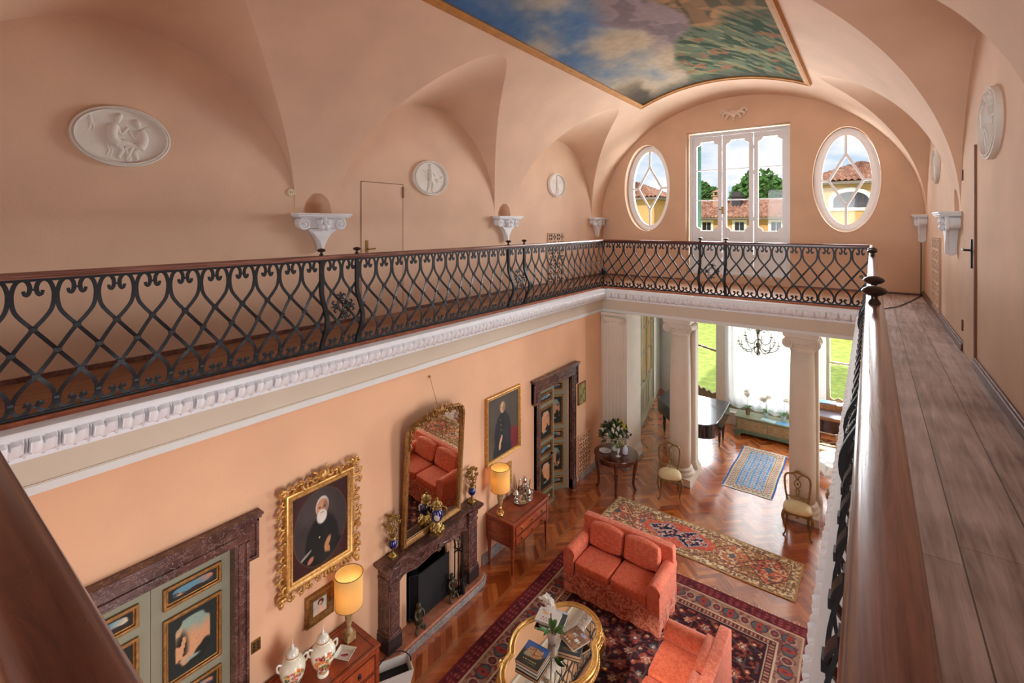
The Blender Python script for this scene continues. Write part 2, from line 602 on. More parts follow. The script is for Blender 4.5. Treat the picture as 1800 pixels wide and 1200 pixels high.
W['cream'] = plain('cream_silk', rgb(226, 206, 158), 0.7, var=0.05, scale=10)
W['chairgold'] = plain('antique_gilt_frame', rgb(140, 116, 66), 0.5, 0.35, var=0.3, scale=30)
W['sofa'] = damask('coral_damask', rgb(206, 84, 48), rgb(222, 108, 68), 14, lo=.40, hi=.60)
W['sofaskirt'] = damask('coral_brocade', rgb(182, 76, 54), rgb(228, 144, 112), 13, lo=.43, hi=.54)
W['sofaback'] = damask('salmon_damask', rgb(212, 98, 66), rgb(228, 124, 90), 12, lo=.40, hi=.60)
W['shade'] = None
W['porcelain'] = plain('white_porcelain', rgb(222, 216, 200), 0.15, var=0.03, coat=0.4)
W['leaf'] = plain('green_leaf', rgb(58, 84, 44), 0.5, var=0.3, scale=8)
W['leafb'] = plain('bright_green_leaf', rgb(60, 118, 44), 0.4, var=0.25, scale=8)
W['petal'] = plain('white_petal', rgb(246, 240, 226), 0.6, var=0.04)
def petal_mat():
    m, t, b = nt('white_petal_translucent')
    t.nodes.remove(b)
    d = node(t, 'ShaderNodeBsdfDiffuse'); d.inputs['Color'].default_value = rgb(248, 244, 236)
    l = node(t, 'ShaderNodeBsdfTranslucent'); l.inputs['Color'].default_value = rgb(248, 244, 236)
    x = node(t, 'ShaderNodeMixShader'); x.inputs[0].default_value = .5
    t.links.new(d.outputs[0], x.inputs[1]); t.links.new(l.outputs[0], x.inputs[2]); t.links.new(x.outputs[0], t.nodes['Material Output'].inputs['Surface'])
    return m
W['petal'] = petal_mat()
W['stem'] = plain('brown_stem', rgb(92, 72, 42), 0.6)
W['pane'] = glass_pane('window_glass')
W['mirror'] = plain('mirror_glass', rgb(236, 230, 214), 0.015, 1.0, var=0.02)
W['black'] = plain('matt_black', rgb(20, 20, 20), 0.8)
W['soot'] = plain('soot', rgb(36, 32, 32), 0.9, var=0.3)
W['darkbronze'] = plain('dark_bronze', rgb(86, 76, 58), .45, .6, var=.3, scale=30)
W['rubber'] = plain('black_cable', rgb(22, 22, 22), 0.6)
W['paper'] = plain('page_edges', rgb(232, 224, 206), 0.8, var=0.05)
W['paint'] = painted('oil_paint', 0.6, 0.10, 60, spec=0.25)
W['fresco'] = painted('fresco_paint', 0.95, 0.10, 9, spec=0.05)
W['rug'] = painted('wool_pile', 0.95, 0.22, 130, bump=0.3, spec=0.15)
W['cover'] = painted('printed_cover', 0.3, 0.03, 20)
# ------------------------------------------------------------------ the hall: levels and planes
G = 3.97            # gallery floor
XL, XR = -6.04, 0.83   # upper walls
YF, YN = 12.37, -2.40  # far and near walls
WL, WR = -4.92, 0.05   # lower walls
ZS, RV = 5.52, 2.88    # vault springing and rise
XC, AV = (XL + XR) / 2, (XR - XL) / 2
CW = 1.77           # lunette half width
CC = [1.615, 5.785, 9.955]   # lunette centres
CN = [-2.55]         # beyond the near corbel
ZP0, ZPA, LAP = 7.38, 7.99, 1.72   # lunette crown at the wall, at its apex, depth


def vault_z(x):
    q = max(0.0, 1 - ((x - XC) / AV) ** 2)
    return ZS + RV * math.sqrt(q)


def crown(s):
    return ZP0 + (ZPA - ZP0) * s / LAP


def groin(s):
    "half width of the lunette where it meets the vault, s = distance from the wall"
    zb = vault_z(XL + s)
    q = (zb - ZS) / (crown(s) - ZS)
    return CW * math.sqrt(max(0.0, 1 - min(1.0, q) ** 2))


# apex distance where the vault reaches the crown line
lo_, hi_ = 0.3, 3.0
for _ in range(60):
    mid = (lo_ + hi_) / 2
    if vault_z(XL + mid) < crown(mid): lo_ = mid
    else: hi_ = mid
SA = (lo_ + hi_) / 2

# floor ------------------------------------------------------------------
def mat_parquet():
    m, t, b = nt('herringbone_parquet')
    L = t.links.new
    co = node(t, 'ShaderNodeTexCoord')
    sx = node(t, 'ShaderNodeSeparateXYZ'); L(co.outputs['Object'], sx.inputs[0])
    def mth(op, a, c=None, clamp=False):
        n = node(t, 'ShaderNodeMath', _operation=op, _use_clamp=clamp)
        for i, v in enumerate((a, c)):
            if v is None: continue
            if isinstance(v, (int, float)): n.inputs[i].default_value = v
            else: L(v, n.inputs[i])
        return n.outputs[0]
    BW, BL = 0.075, 0.375
    c45 = math.sqrt(0.5) / BW
    u = mth('MULTIPLY', mth('ADD', sx.outputs[0], sx.outputs[1]), c45)
    v = mth('MULTIPLY', mth('SUBTRACT', sx.outputs[1], sx.outputs[0]), c45)
    N = 5.0
    fu, fv = mth('FLOOR', u), mth('FLOOR', v)
    k = mth('FLOORED_MODULO', mth('SUBTRACT', fu, fv), 2 * N)
    hor = mth('LESS_THAN', k, N)
    # horizontal boards run along u from fu-k ; vertical ones along v
    idh = mth('ADD', mth('MULTIPLY', mth('SUBTRACT', fu, k), 7.13), mth('MULTIPLY', fv, 3.71))
    kk = mth('FLOORED_MODULO', mth('SUBTRACT', mth('SUBTRACT', fv, fu), 1.0), 2 * N)
    idv = mth('ADD', mth('MULTIPLY', mth('SUBTRACT', fv, kk), 5.37), mth('MULTIPLY', fu, 9.17))
    mix = node(t, 'ShaderNodeMix', _data_type='FLOAT')
    L(hor, mix.inputs['Factor']); L(idv, mix.inputs['A']); L(idh, mix.inputs['B'])
    wn = node(t, 'ShaderNodeTexWhiteNoise', _noise_dimensions='1D'); L(mix.outputs['Result'], wn.inputs['W'])
    ra = ramp(t, [(0.0, rgb(150, 68, 26)), (0.5, rgb(182, 92, 40)), (1.0, rgb(208, 120, 60))])
    # joints
    fru = mth('ABSOLUTE', mth('SUBTRACT', mth('FRACT', u), 0.5)); frv = mth('ABSOLUTE', mth('SUBTRACT', mth('FRACT', v), 0.5))
    mj = node(t, 'ShaderNodeMix', _data_type='FLOAT'); L(hor, mj.inputs['Factor']); L(fru, mj.inputs['A']); L(frv, mj.inputs['B'])
    jt = mth('GREATER_THAN', mj.outputs['Result'], 0.475)
    no = node(t, 'ShaderNodeTexNoise', Scale=9.0, Detail=5.0); L(co.outputs['Object'], no.inputs['Vector'])
    add = mth('ADD', wn.outputs['Value'], mth('MULTIPLY', mth('SUBTRACT', no.outputs['Fac'], 0.5), 0.6))
    L(add, ra.inputs['Fac'])
    mx = node(t, 'ShaderNodeMix', _data_type='RGBA'); L(mth('MULTIPLY', jt, 0.5), mx.inputs['Factor']); L(ra.outputs['Color'], mx.inputs['A'])
    mx.inputs['B'].default_value = rgb(70, 30, 14)
    # plain border strip along the left wall
    bx = mth('MULTIPLY', mth('GREATER_THAN', sx.outputs[0], WL + 0.62), mth('LESS_THAN', sx.outputs[0], WL + 0.68))
    m2 = node(t, 'ShaderNodeMix', _data_type='RGBA'); L(bx, m2.inputs['Factor']); L(mx.outputs['Result'], m2.inputs['A'])
    m2.inputs['B'].default_value = rgb(176, 104, 54)
    L(m2.outputs['Result'], b.inputs['Base Color'])
    b.inputs['Roughness'].default_value = 0.22
    b.inputs['Coat Weight'].default_value = 1.0
    b.inputs['Coat Roughness'].default_value = 0.14
    b.inputs['Coat IOR'].default_value = 2.1
    n2 = node(t, 'ShaderNodeTexNoise', Scale=2.2, Detail=2.0); L(co.outputs['Object'], n2.inputs['Vector'])
    bp = node(t, 'ShaderNodeBump', Strength=0.03, Distance=0.02)
    L(n2.outputs['Fac'], bp.inputs['Height'])
    L(bp.outputs['Normal'], b.inputs['Normal']); L(bp.outputs['Normal'], b.inputs['Coat Normal'])
    return m


def mat_planks(name, along_y, c0, c1, width, offset, length=2.9, rough=0.55):
    m, t, b = nt(name)
    L = t.links.new
    co = node(t, 'ShaderNodeTexCoord')
    sx = node(t, 'ShaderNodeSeparateXYZ'); L(co.outputs['Object'], sx.inputs[0])
    def mth(op, a, c=None):
        n = node(t, 'ShaderNodeMath', _operation=op)
        for i, v in enumerate((a, c)):
            if v is None: continue
            if isinstance(v, (int, float)): n.inputs[i].default_value = v
            else: L(v, n.inputs[i])
        return n.outputs[0]
    p, q = (sx.outputs[0], sx.outputs[1]) if along_y else (sx.outputs[1], sx.outputs[0])
    a = mth('DIVIDE', mth('SUBTRACT', p, offset), width)
    fa = mth('FLOOR', a)
    wn0 = node(t, 'ShaderNodeTexWhiteNoise', _noise_dimensions='1D'); L(fa, wn0.inputs['W'])
    bb = mth('ADD', mth('DIVIDE', q, length), mth('MULTIPLY', wn0.outputs['Value'], 0.12))
    fb = mth('FLOOR', bb)
    wn = node(t, 'ShaderNodeTexWhiteNoise', _noise_dimensions='1D'); L(mth('ADD', mth('MULTIPLY', fa, 3.17), mth('MULTIPLY', fb, 7.77)), wn.inputs['W'])
    mp = node(t, 'ShaderNodeMapping', Scale=(16, 1.1, 1) if along_y else (1.1, 16, 1))
    L(co.outputs['Object'], mp.inputs['Vector'])
    no = node(t, 'ShaderNodeTexNoise', Scale=1.6, Detail=6.0, Roughness=0.62, Distortion=0.5); L(mp.outputs['Vector'], no.inputs['Vector'])
    n3 = node(t, 'ShaderNodeTexNoise', Scale=2.3, Detail=4.0); L(co.outputs['Object'], n3.inputs['Vector'])
    f = mth('ADD', mth('ADD', mth('MULTIPLY', no.outputs['Fac'], 0.75), mth('MULTIPLY', wn.outputs['Value'], 0.2)), mth('MULTIPLY', mth('SUBTRACT', n3.outputs['Fac'], 0.5), 0.5))
    ra = ramp(t, [(0.30, c0), (0.66, c1)]); L(f, ra.inputs['Fac'])
    ja = mth('GREATER_THAN', mth('ABSOLUTE', mth('SUBTRACT', mth('FRACT', a), 0.5)), 0.5 - 0.0030 / width)
    jb = mth('GREATER_THAN', mth('ABSOLUTE', mth('SUBTRACT', mth('FRACT', bb), 0.5)), 0.5 - 0.0016 / length)
    j = mth('MAXIMUM', ja, jb)
    # small worm holes and knots
    vo = node(t, 'ShaderNodeTexVoronoi', Scale=4.5); L(co.outputs['Object'], vo.inputs['Vector'])
    kn = mth('LESS_THAN', vo.outputs['Distance'], 0.035)
    j2 = mth('MAXIMUM', j, mth('MULTIPLY', kn, 0.6))
    mx = node(t, 'ShaderNodeMix', _data_type='RGBA'); L(mth('MULTIPLY', j2, 0.85), mx.inputs['Factor']); L(ra.outputs['Color'], mx.inputs['A'])
    mx.inputs['B'].default_value = rgb(44, 24, 18)
    L(mx.outputs['Result'], b.inputs['Base Color'])
    b.inputs['Roughness'].default_value = rough
    bp = node(t, 'ShaderNodeBump', Strength=0.25, Distance=0.004)
    L(mth('SUBTRACT', no.outputs['Fac'], mth('MULTIPLY', j, 1.5)), bp.inputs['Height'])
    L(bp.outputs['Normal'], b.inputs['Normal'])
    return m


PARQ = mat_parquet()
PLANK = mat_planks('gallery_planks', True, rgb(142, 124, 122), rgb(222, 208, 206), 0.262, 0.045, rough=0.40)
PLANKL = mat_planks('gallery_planks_left', True, rgb(120, 80, 56), rgb(168, 122, 92), 0.25, -6.04)
PLANKF = mat_planks('gallery_planks_far', False, rgb(150, 104, 72), rgb(196, 150, 112), 0.25, 10.0)

fl = MB().box(-6.4, YN - .3, -0.30, 1.4, 16.3, 0.0)
struct(fl.build('floor', PARQ), 'polished herringbone parquet floor of the lower hall')

# gallery slabs ----------------------------------------------------------
struct(MB().box(XL - .2, YN, 3.70, -4.86, 12.40, G).build('floor_gallery_left', PLANKL), 'plank floor of the left gallery')
struct(MB().box(-4.86, 9.98, 3.70, -0.02, 12.40, G).build('floor_gallery_far', PLANKF), 'plank floor of the far gallery')
struct(MB().box(-0.02, YN, 3.70, XR + .2, 12.40, G).build('floor_gallery_right', PLANK), 'wide brown plank floor of the right gallery')
struct(MB().box(-4.86, YN, 3.70, -0.02, 0.14, G).build('floor_gallery_near', PLANKF), 'plank floor of the near gallery')

# ceiling ----------------------------------------------------------------
def build_ceiling():
    mb = MB()
    NS = 26
    # distances from the left wall: fine near the springing
    ss = [AV * (1 - cos(pi / 2 * (i / NS))) for i in range(NS + 1)]
    ss = [s for s in ss if s < SA - 0.01] + [SA] + [s for s in ss if s > SA + 0.02]
    ia = ss.index(SA)
    yend0, yend1 = YN, YF
    def side(sgn):
        X = (lambda s: XL + s) if sgn > 0 else (lambda s: XR - s)
        # barrel strips between lunettes and lunette webs, up to the apex
        rows = ss[:ia + 1]
        extra = []
        for i in range(len(rows) - 1):
            extra += [rows[i], rows[i] * .5 + rows[i + 1] * .5]
        rows = [AV * (1 - math.sqrt(1 - (dz / RV) ** 2)) for dz in [.009 * q for q in range(0, 38)]]
        rows += [r for r in extra if r > rows[-1] + .004] + [ss[ia]]
        g = [groin(s) for s in rows]
        g[0] = CW; g[-1] = 0.0
        zb = [vault_z(XL + s) for s in rows]
        cs = [c for c in CC]
        left = [yend0] + cs; right = cs + [yend1]
        for n in range(len(cs) + 1):
            first, last = (n == 0), (n == len(cs))
            NT = 96
            grid = []
            for i, s in enumerate(rows):
                ya = yend0 if first else cs[n - 1] + g[i]
                yb = yend1 if last else cs[n] - g[i]
                grid.append([(ya + (yb - ya) * k / NT) for k in range(NT + 1)])
            yc = None
            cent = None
            if first: cent = -0.47
            elif last: cent = None
            else: cent = (cs[n - 1] + cs[n]) / 2
            vs = []; fs = []
            for i, s in enumerate(rows):
                for k in range(NT + 1):
                    y = grid[i][k]; x = X(s); z = zb[i]
                    if cent is not None:      # shell niche above the bracket
                        q = ((y - cent) / 0.21) ** 2 + ((z - ZS) / 0.27) ** 2
                        if q < 1: x -= sgn * 0.16 * math.sqrt(1 - q)
                    vs.append((x, y, z))
            for i in range(len(rows) - 1):
                for k in range(NT):
                    q = (i * (NT + 1) + k, (i + 1) * (NT + 1) + k, (i + 1) * (NT + 1) + k + 1, i * (NT + 1) + k + 1)
                    fs.append(q if sgn < 0 else q[::-1])
            mb.add(vs, fs)
        for c in cs:
            NT = 40
            vs = []; fs = []
            for i, s in enumerate(rows):
                for k in range(NT + 1):
                    t = -cos(pi * k / NT)
                    y = c + t * g[i]
                    z = ZS + (crown(s) - ZS) * math.sqrt(max(0, 1 - (t * g[i] / CW) ** 2))
                    vs.append((X(s), y, z))
            for i in range(len(rows) - 1):
                for k in range(NT):
                    q = (i * (NT + 1) + k, (i + 1) * (NT + 1) + k, (i + 1) * (NT + 1) + k + 1, i * (NT + 1) + k + 1)
                    fs.append(q if sgn < 0 else q[::-1])
            mb.add(vs, fs)
    side(1); side(-1)
    # crown of the vault between the two rows of apexes
    N = 40
    x0, x1 = XL + SA, XR - SA
    a0 = math.acos((x0 - XC) / AV); a1 = math.acos((x1 - XC) / AV)
    def fn(u, v):
        a = a0 + (a1 - a0) * u
        return (XC + AV * cos(a), YN + (YF - YN) * v, ZS + RV * sin(a))
    mb.grid(fn, N, 30)
    o = mb.build('ceiling', W['plaster'], sharp=24)
    # weld the seams so that the shading runs on
    bm = bmesh.new(); bm.from_mesh(o.data)
    bmesh.ops.remove_doubles(bm, verts=bm.verts, dist=0.0008)
    bmesh.ops.recalc_face_normals(bm, faces=bm.faces)
    bm.to_mesh(o.data); bm.free()
    o.data.set_sharp_from_angle(angle=R_(24))
    struct(o, 'peach plaster barrel vault with pointed lunettes')
build_ceiling()


def lunette_top(y):
    for c in CC:
        if abs(y - c) < CW:
            return ZS + (ZP0 - ZS) * math.sqrt(max(0, 1 - ((y - c) / CW) ** 2))
    return ZS


def side_wall_outline():
    pts = [(YN, G), (YF, G), (YF, ZS)]
    for c in reversed(CC):
        pts += [(c + CW * cos(pi * k / 48), ZS + (ZP0 - ZS) * sin(pi * k / 48)) for k in range(49)]
    pts += [(YN, ZS)]
    return pts


# XY plate -> YZ plane; plate x -> world y, plate y -> world z, plate z -> world x
MYZ = Matrix(((0, 0, 1, 0), (1, 0, 0, 0), (0, 1, 0, 0), (0, 0, 0, 1)))
struct(MB(MYZ).prism(side_wall_outline(), XL - 0.25, XL).build('wall_left', W['plaster']), 'upper left wall of peach plaster under the lunettes')
struct(MB(MYZ).prism(side_wall_outline(), XR, XR + 0.25).build('wall_right', W['plaster']), 'upper right wall of peach plaster under the lunettes')

# far wall with its openings; plate x -> world x, plate y -> z, plate z -> -y
arch = [(XL, G), (XR, G)] + [(XC + AV * cos(pi * k / 64), ZS + RV * sin(pi * k / 64)) for k in range(65)]
OV1, OV2 = (-4.76, 6.325, 0.62, 1.14), (-0.43, 6.32, 0.60, 1.12)
FW = (-3.74, 4.14, -1.45, 7.66)
holes = [ell(*OV1, 56), ell(*OV2, 56), rect(FW[0], FW[1], FW[2], FW[3])]
struct(MB(MX).prism(arch, -YF - 0.40, -YF, holes=holes).build('wall_far', W['plaster']), 'far arched wall with two oval windows and a glazed door')
# near wall (behind the viewpoint), with openings added for the fill lamps
nh = [rect(-4.1, 4.8, -1.9, 7.0)]
struct(MB(MX).prism(arch, -YN, -YN + 0.3, holes=nh).build('wall_near', W['plaster']))
struct(MB(MX).prism(rect(WL, 0, WR, 3.7), -YN, -YN + 0.3, holes=[rect(-4.2, .5, -1.8, 3.1)]).build('wall_near_lower', W['plaster_low']))

# lower walls ------------------------------------------------------------
D1, D2 = (0.80, 2.13, 2.32), (7.42, 8.60, 2.28)      # door openings y0, y1, height
FBX = (4.25, 5.02, 0.80)                          # fire opening
low = rect(YN, 0, 10.05, 3.46)
struct(MB(MYZ).prism(low, WL - 0.35, WL, holes=[rect(D1[0], 0.001, D1[1], D1[2]), rect(D2[0], 0.001, D2[1], D2[2]), rect(FBX[0], 0.10, FBX[1], FBX[2])]
                     ).build('wall_left_lower', W['plaster_low']), 'orange plaster wall of the lower hall')
struct(MB(MYZ).prism(rect(YN, 0, 10.05, 3.46), WR, WR + 0.3, holes=[rect(6.1, .5, 7.7, 3.2), rect(1.5, .5, 3.1, 3.2)]).build('wall_right_lower', W['plaster_low']))  # unseen wall; its openings are added for the fill lamps
# dark room behind the half-open door
struct(MB().box(WL - 1.9, 6.6, 0, WL - 1.85, 9.6, 2.8).box(WL - 1.9, 6.6, 2.75, WL - .35, 9.6, 2.8).box(WL - 1.9, 6.6, 0, WL - .35, 6.65, 2.8).box(WL - 1.9, 9.55, 0, WL - .35, 9.6, 2.8)
       .build('wall_passage', W['plaster_low']))
struct(MB().box(WL - 1.9, 6.6, -.02, WL, 9.6, 0.002).build('floor_passage', PARQ))

# entablature ------------------------------------------------------------
def leaf_h(t, y, P=0.172):
    "carved leaf-and-dart relief: t from 0 (top) to 1 (bottom) of the ovolo, y along it"
    ph = (y / P) % 1.0
    d = abs(ph - 0.5) * 2           # 0 at the seam of the two petals, 1 at the dart
    u = min(1.0, max(0.0, (t - 0.56) / 0.38))
    edge = 0.885 * (1 - u * u * (3 - 2 * u)) ** 0.8
    h = 0.0
    if d < edge and t < 0.95:
        q = d / edge
        h = 0.010 + 0.020 * math.sqrt(max(0.0, sin(pi * min(1, .08 + q * .84)))) * (1 - .35 * u)
        h += 0.011 * max(0, 1 - abs(q - .93) / .09)
        notch = 0.16 * max(0.0, 1 - t / 0.30)
        if d < notch: h = 0.0
    dd = 1 - d
    wd = 0.07 + 0.24 * max(0.0, 1 - abs(t - 0.80) / 0.22) + .05 * max(0.0, .25 - t)
    if dd < wd and t < .98:
        h = max(h, 0.012 + 0.016 * (1 - dd / wd))
    return 1.7 * h * min(1.0, t / 0.06)


def cornice(name, length, M, label):
    """profile in (out, z): out from the fascia; along = local x"""
    root = sroot(name, label=label)
    # top slab and ovolo
    z0 = 3.945
    top = [(-0.02, z0 - .26), (-0.02, z0 - 0.005), (0.190, z0 - 0.005), (0.205, z0 - .012), (0.209, z0 - .028), (0.207, z0 - .048), (0.201, z0 - .055), (0.200, z0 - .064)]
    mb = MB(M)
    NX = int(length / 0.0086)
    NT = 24
    def fn(u, v):
        x = u * length
        o = 0.095 + 0.105 * (1 - v ** 2.0 * 0.92)
        z = z0 - 0.064 - 0.150 * v
        h = leaf_h(v, x)
        return (x, -(o + h * (0.8 + .2 * v)), z - h * .35)
    vs = []; fs = []
    mb.add([(0, -p[0], p[1]) for p in top] + [(length, -p[0], p[1]) for p in top], [(i, i + 1, len(top) + i + 1, len(top) + i) for i in range(len(top) - 1)])
    mb.grid(fn, NX, NT, flip=False)
    low_ = [(0.095, z0 - .212), (0.108, z0 - .218), (0.108, z0 - .250), (0.064, z0 - .256), (0.02, z0 - .262)]
    mb.add([(0, -p[0], p[1]) for p in low_] + [(length, -p[0], p[1]) for p in low_], [(i, i + 1, len(low_) + i + 1, len(low_) + i) for i in range(len(low_) - 1)])
    mb.build('leaf_moulding', W['gesso'], root, sharp=50)
    fa = MB(M).box(0, -0.020, 3.47, length, 0.03, z0 - .255)
    fa.box(0, -0.028, 3.468, length, 0.0, 3.478)
    fa.build('fascia', W['taupe'], root)
    MB(M).box(0, -0.030, 3.40, length, 0.03, 3.468).build('lower_band', W['greywhite'], root, bevel=.004)
    # the slab edge under the railing
    MB(M).box(0, -0.085, z0 - .02, length, 0.05, G + 0.004).build('slab_edge', W['terracotta'], root)
    return root

# local x along, -y outwards
ML = Matrix.Translation((WL, -0.0, 0)) @ Matrix.Rotation(pi / 2, 4, 'Z')          # along +y, out +x
cornice('trim_1', 10.05, ML, 'white carved leaf cornice along the left gallery')
MF = Matrix.Translation((WL, 10.05, 0))
cornice('trim_2', 4.97, MF, 'white carved leaf cornice along the far gallery')
MRt = Matrix.Translation((WR, 10.05, 0)) @ Matrix.Rotation(-pi / 2, 4, 'Z')
cornice('trim_3', 9.9, MRt, 'white carved leaf cornice along the right gallery')

# far beam
struct(MB().box(WL - .3, 10.04, 3.40, WR + .9, 10.82, 3.72).build('beam', W['taupe']), 'taupe beam carried by the columns')

# columns ------------------------------------------------------------------
def column(x, label):
    r = sroot('column', (x, 10.33, 0), label=label)
    mb = MB()
    mb.lathe([(0.205, 0.30), (0.212, 0.60), (0.213, 1.2), (0.205, 2.2), (0.186, 3.10)], 40)
    mb.build('shaft', W['stone'], r, sharp=None)
    b = MB().box(-.285, -.285, 0.02, .285, .285, 0.155)
    b.lathe([(0.275, 0.155), (0.285, 0.175), (0.280, 0.205), (0.262, 0.218), (0.245, 0.222), (0.236, 0.24), (0.245, 0.255), (0.252, 0.27), (0.246, 0.288), (0.225, 0.296), (0.208, 0.31)], 40)
    b.build('base', W['stone'], r)
    MB().box(-.29, -.29, 0, .29, .29, 0.022).build('footing', W['greymarble'], r)
    c = MB()
    c.lathe([(0.186, 3.04), (0.200, 3.05), (0.203, 3.065), (0.190, 3.075), (0.188, 3.11), (0.215, 3.15), (0.225, 3.18), (0.20, 3.2)], 40)
    for sx in (-1, 1):
        for fy in (-1, 1):
            # spiral volutes on the front and back faces
            pts = []; rad = []
            for k in range(44):
                a = k / 43 * 2.6 * 2 * pi
                rr = 0.092 * (1 - k / 43 * 0.86)
                pts.append((sx * (0.205) + sx * rr * sin(a), fy * 0.215, 3.205 + rr * cos(a))); rad.append(0.017 * (1 - .45 * k / 43))
            c.tube(pts, rad, 6)
            c.ball((sx * 0.205, fy * 0.212, 3.205), 0.022, 0.018, 0.022, 8, 6)
        # bolster between front and back volute
        c.M = Matrix.Translation((sx * .205, 0, 3.205)) @ Matrix.Rotation(pi / 2, 4, 'X')
        c.lathe([(0.088, -0.205), (0.09, -0.17), (0.062, -0.05), (0.062, 0.05), (0.09, 0.17), (0.088, 0.205)], 20)
        c.M = None
    c.box(-.21, -.212, 3.20, .21, .212, 3.285)
    for k in range(-1, 2): c.ball((k * .085, -0.214, 3.225), 0.032, 0.02, 0.036, 10, 6)
    c.tube([(-.2, -.214, 3.297), (.2, -.214, 3.297)], 0.012, 6)
    c.box(-.27, -.26, 3.315, .27, .26, 3.345)
    c.box(-.285, -.275, 3.345, .285, .275, 3.40)
    c.build('capital', W['stone'], r)
    # square pier behind
    p = MB().box(-.19, .27, .30, .235, .47, 3.40)
    p.box(-.25, .27, .022, .285, .50, .20).box(-.235, .27, .20, .27, .485, .25).box(-.21, .27, .25, .25, .478, .30)
    p.build('pier', W['stone'], r)
    MB().box(-.255, .29, 0, .29, .505, .022).build('footing', W['greymarble'], r)
    return r
column(-3.235, 'white ionic column nearer the piano')
column(-1.015, 'white ionic column in front of the desk')

def pilaster():
    r = sroot('pilaster', (0, 0, 0), label='white pilaster at the end of the left wall')
    p = MB().box(-4.93, 10.02, 0.2, -4.30, 10.82, 3.40)
    p.box(-4.86, 9.985, 0.2, -4.37, 10.03, 3.22)
    for k in range(5):
        x = -4.78 + k * .085
        p.box(x, 9.975, .42, x + .045, 9.99, 3.10)
    p.build('shaft', W['stone'], r, bevel=.004)
    b = MB().box(-4.93, 9.95, 0.05, -4.27, 10.85, .24).box(-4.93, 9.965, .24, -4.285, 10.835, .29)
    b.build('base', W['stone'], r, bevel=.008)
    MB().box(-4.93, 9.94, 0, -4.26, 10.86, .05).build('footing', W['greymarble'], r)
    c = MB().box(-4.90, 9.955, 3.345, -4.28, 10.8, 3.40)
    for x in (-4.80, -4.42):
        pts = []; rad = []
        s = -1 if x < -4.6 else 1
        for k in range(36):
            a = k / 35 * 2.4 * 2 * pi; rr = .085 * (1 - k / 35 * .86)
            pts.append((x + s * rr * sin(a), 9.968, 3.22 + rr * cos(a))); rad.append(.015 * (1 - .4 * k / 35))
        c.tube(pts, rad, 6); c.ball((x, 9.968, 3.22), .02)
    c.box(-4.82, 9.96, 3.21, -4.40, 9.99, 3.30)
    for k in range(-1, 2): c.ball((-4.61 + k * .08, 9.962, 3.235), .03, .018, .034, 10, 6)
    c.build('capital', W['stone'], r)
pilaster()

# baseboards -----------------------------------------------------------------
bbm = MB()
struct(MB().box(WL, 8.98, 0, WL + .03, 9.95, .12).build('baseboard_left', W['greymarble'], bevel=.005))
struct(MB().box(WL, 5.82, 0, WL + .03, 6.98, .16).build('baseboard_hall', W['greymarble'], bevel=.005), 'grey stone baseboard behind the chest')
struct(MB().box(WL, 2.45, 0, WL + .03, 3.66, .16).build('baseboard_hall', W['greymarble'], bevel=.005))
woodbb = wood('baseboard_wood', rgb(96, 62, 50), rgb(140, 100, 84), (2, 9, 9), .45)
struct(MB().box(XR - .035, YN, G, XR, 6.50, G + .075).box(XR - .022, YN, G + .07, XR, 6.50, G + .095).build('baseboard_right', woodbb, bevel=.006), 'brown wooden baseboard along the right gallery wall')
struct(MB().box(XR - .035, 7.24, G, XR, YF, G + .075).box(XR - .022, 7.24, G + .07, XR, YF, G + .095).build('baseboard_right', woodbb, bevel=.006), 'brown wooden baseboard beyond the concealed door')
struct(MB().box(XL, YN, G, XL + .022, 4.38, G + .05).box(XL, 5.22, G, XL + .022, YF, G + .05).build('baseboard_left_gallery', woodbb, bevel=.005))
struct(MB().box(XL, YF - .022, G, FW[0], YF, G + .04).box(FW[2], YF - .022, G, XR, YF, G + .04).build('baseboard_far', woodbb))
struct(MB().box(FW[0] - .02, YF - .05, G, FW[2] + .02, YF, 4.14).build('step', W['plaster']), 'plastered step under the glazed gallery door')

# back room ------------------------------------------------------------------
BRC = 3.52
A0, A1, B1 = (-4.57, 10.80), (-5.55, 15.60), (-3.20, 14.06)
WIN_DOOR = None
def wall_between(p, q, z0, z1, t, name, mat, holes=(), label=None):
    "upright wall from p to q; its right-hand normal is the room's side; holes in (s, z)"
    d = Vector((q[0] - p[0], q[1] - p[1])); L = d.length; d /= L
    n = Vector((d.y, -d.x))
    M = Matrix(((d.x, 0, n.x, p[0]), (d.y, 0, n.y, p[1]), (0, 1, 0, 0), (0, 0, 0, 1)))
    o = MB(M).prism(rect(0, z0, L, z1), -t, 0, holes=holes).build(name, mat)
    return struct(o, label), M, L
wgw = plain('grey_white_wall', rgb(232, 232, 226), .8, var=.03)
w_, MDOOR, LD = wall_between(A0, A1, 0, BRC, .3, 'wall_back_left', wgw, [rect(.95, .002, 3.75, 3.2)])
w_, MW1, L1 = wall_between(A1, B1, 0, BRC, .3, 'wall_bay', wgw, [rect(1.42, .16, 2.48, 3.2)])
w_, MW2, L2 = wall_between(B1, (-1.15, 14.06), 0, BRC, .3, 'wall_back', wgw, [rect(.10, .36, 1.92, 3.3)])
w_, MW2b, L2b = wall_between((-1.15, 14.06), (-1.15, 14.76), 0, BRC, .15, 'wall_return', wgw)
w_, MW3, L3 = wall_between((-1.15, 14.76), (1.2, 14.76), 0, BRC, .3, 'wall_back_right', wgw, [rect(.22, .72, 1.32, 3.3)])
w_, MW4, L4 = wall_between((1.2, 14.76), (1.2, 10.8), 0, BRC, .3, 'wall_side', wgw)
struct(MB().box(-6.2, 10.8, BRC, 1.5, 16.2, BRC + .1).build('ceiling_back_room', wgw))
struct(MB().box(WR + .3, 10.05, 0, 1.3, 10.3, 3.6).build('wall_return_right', wgw))
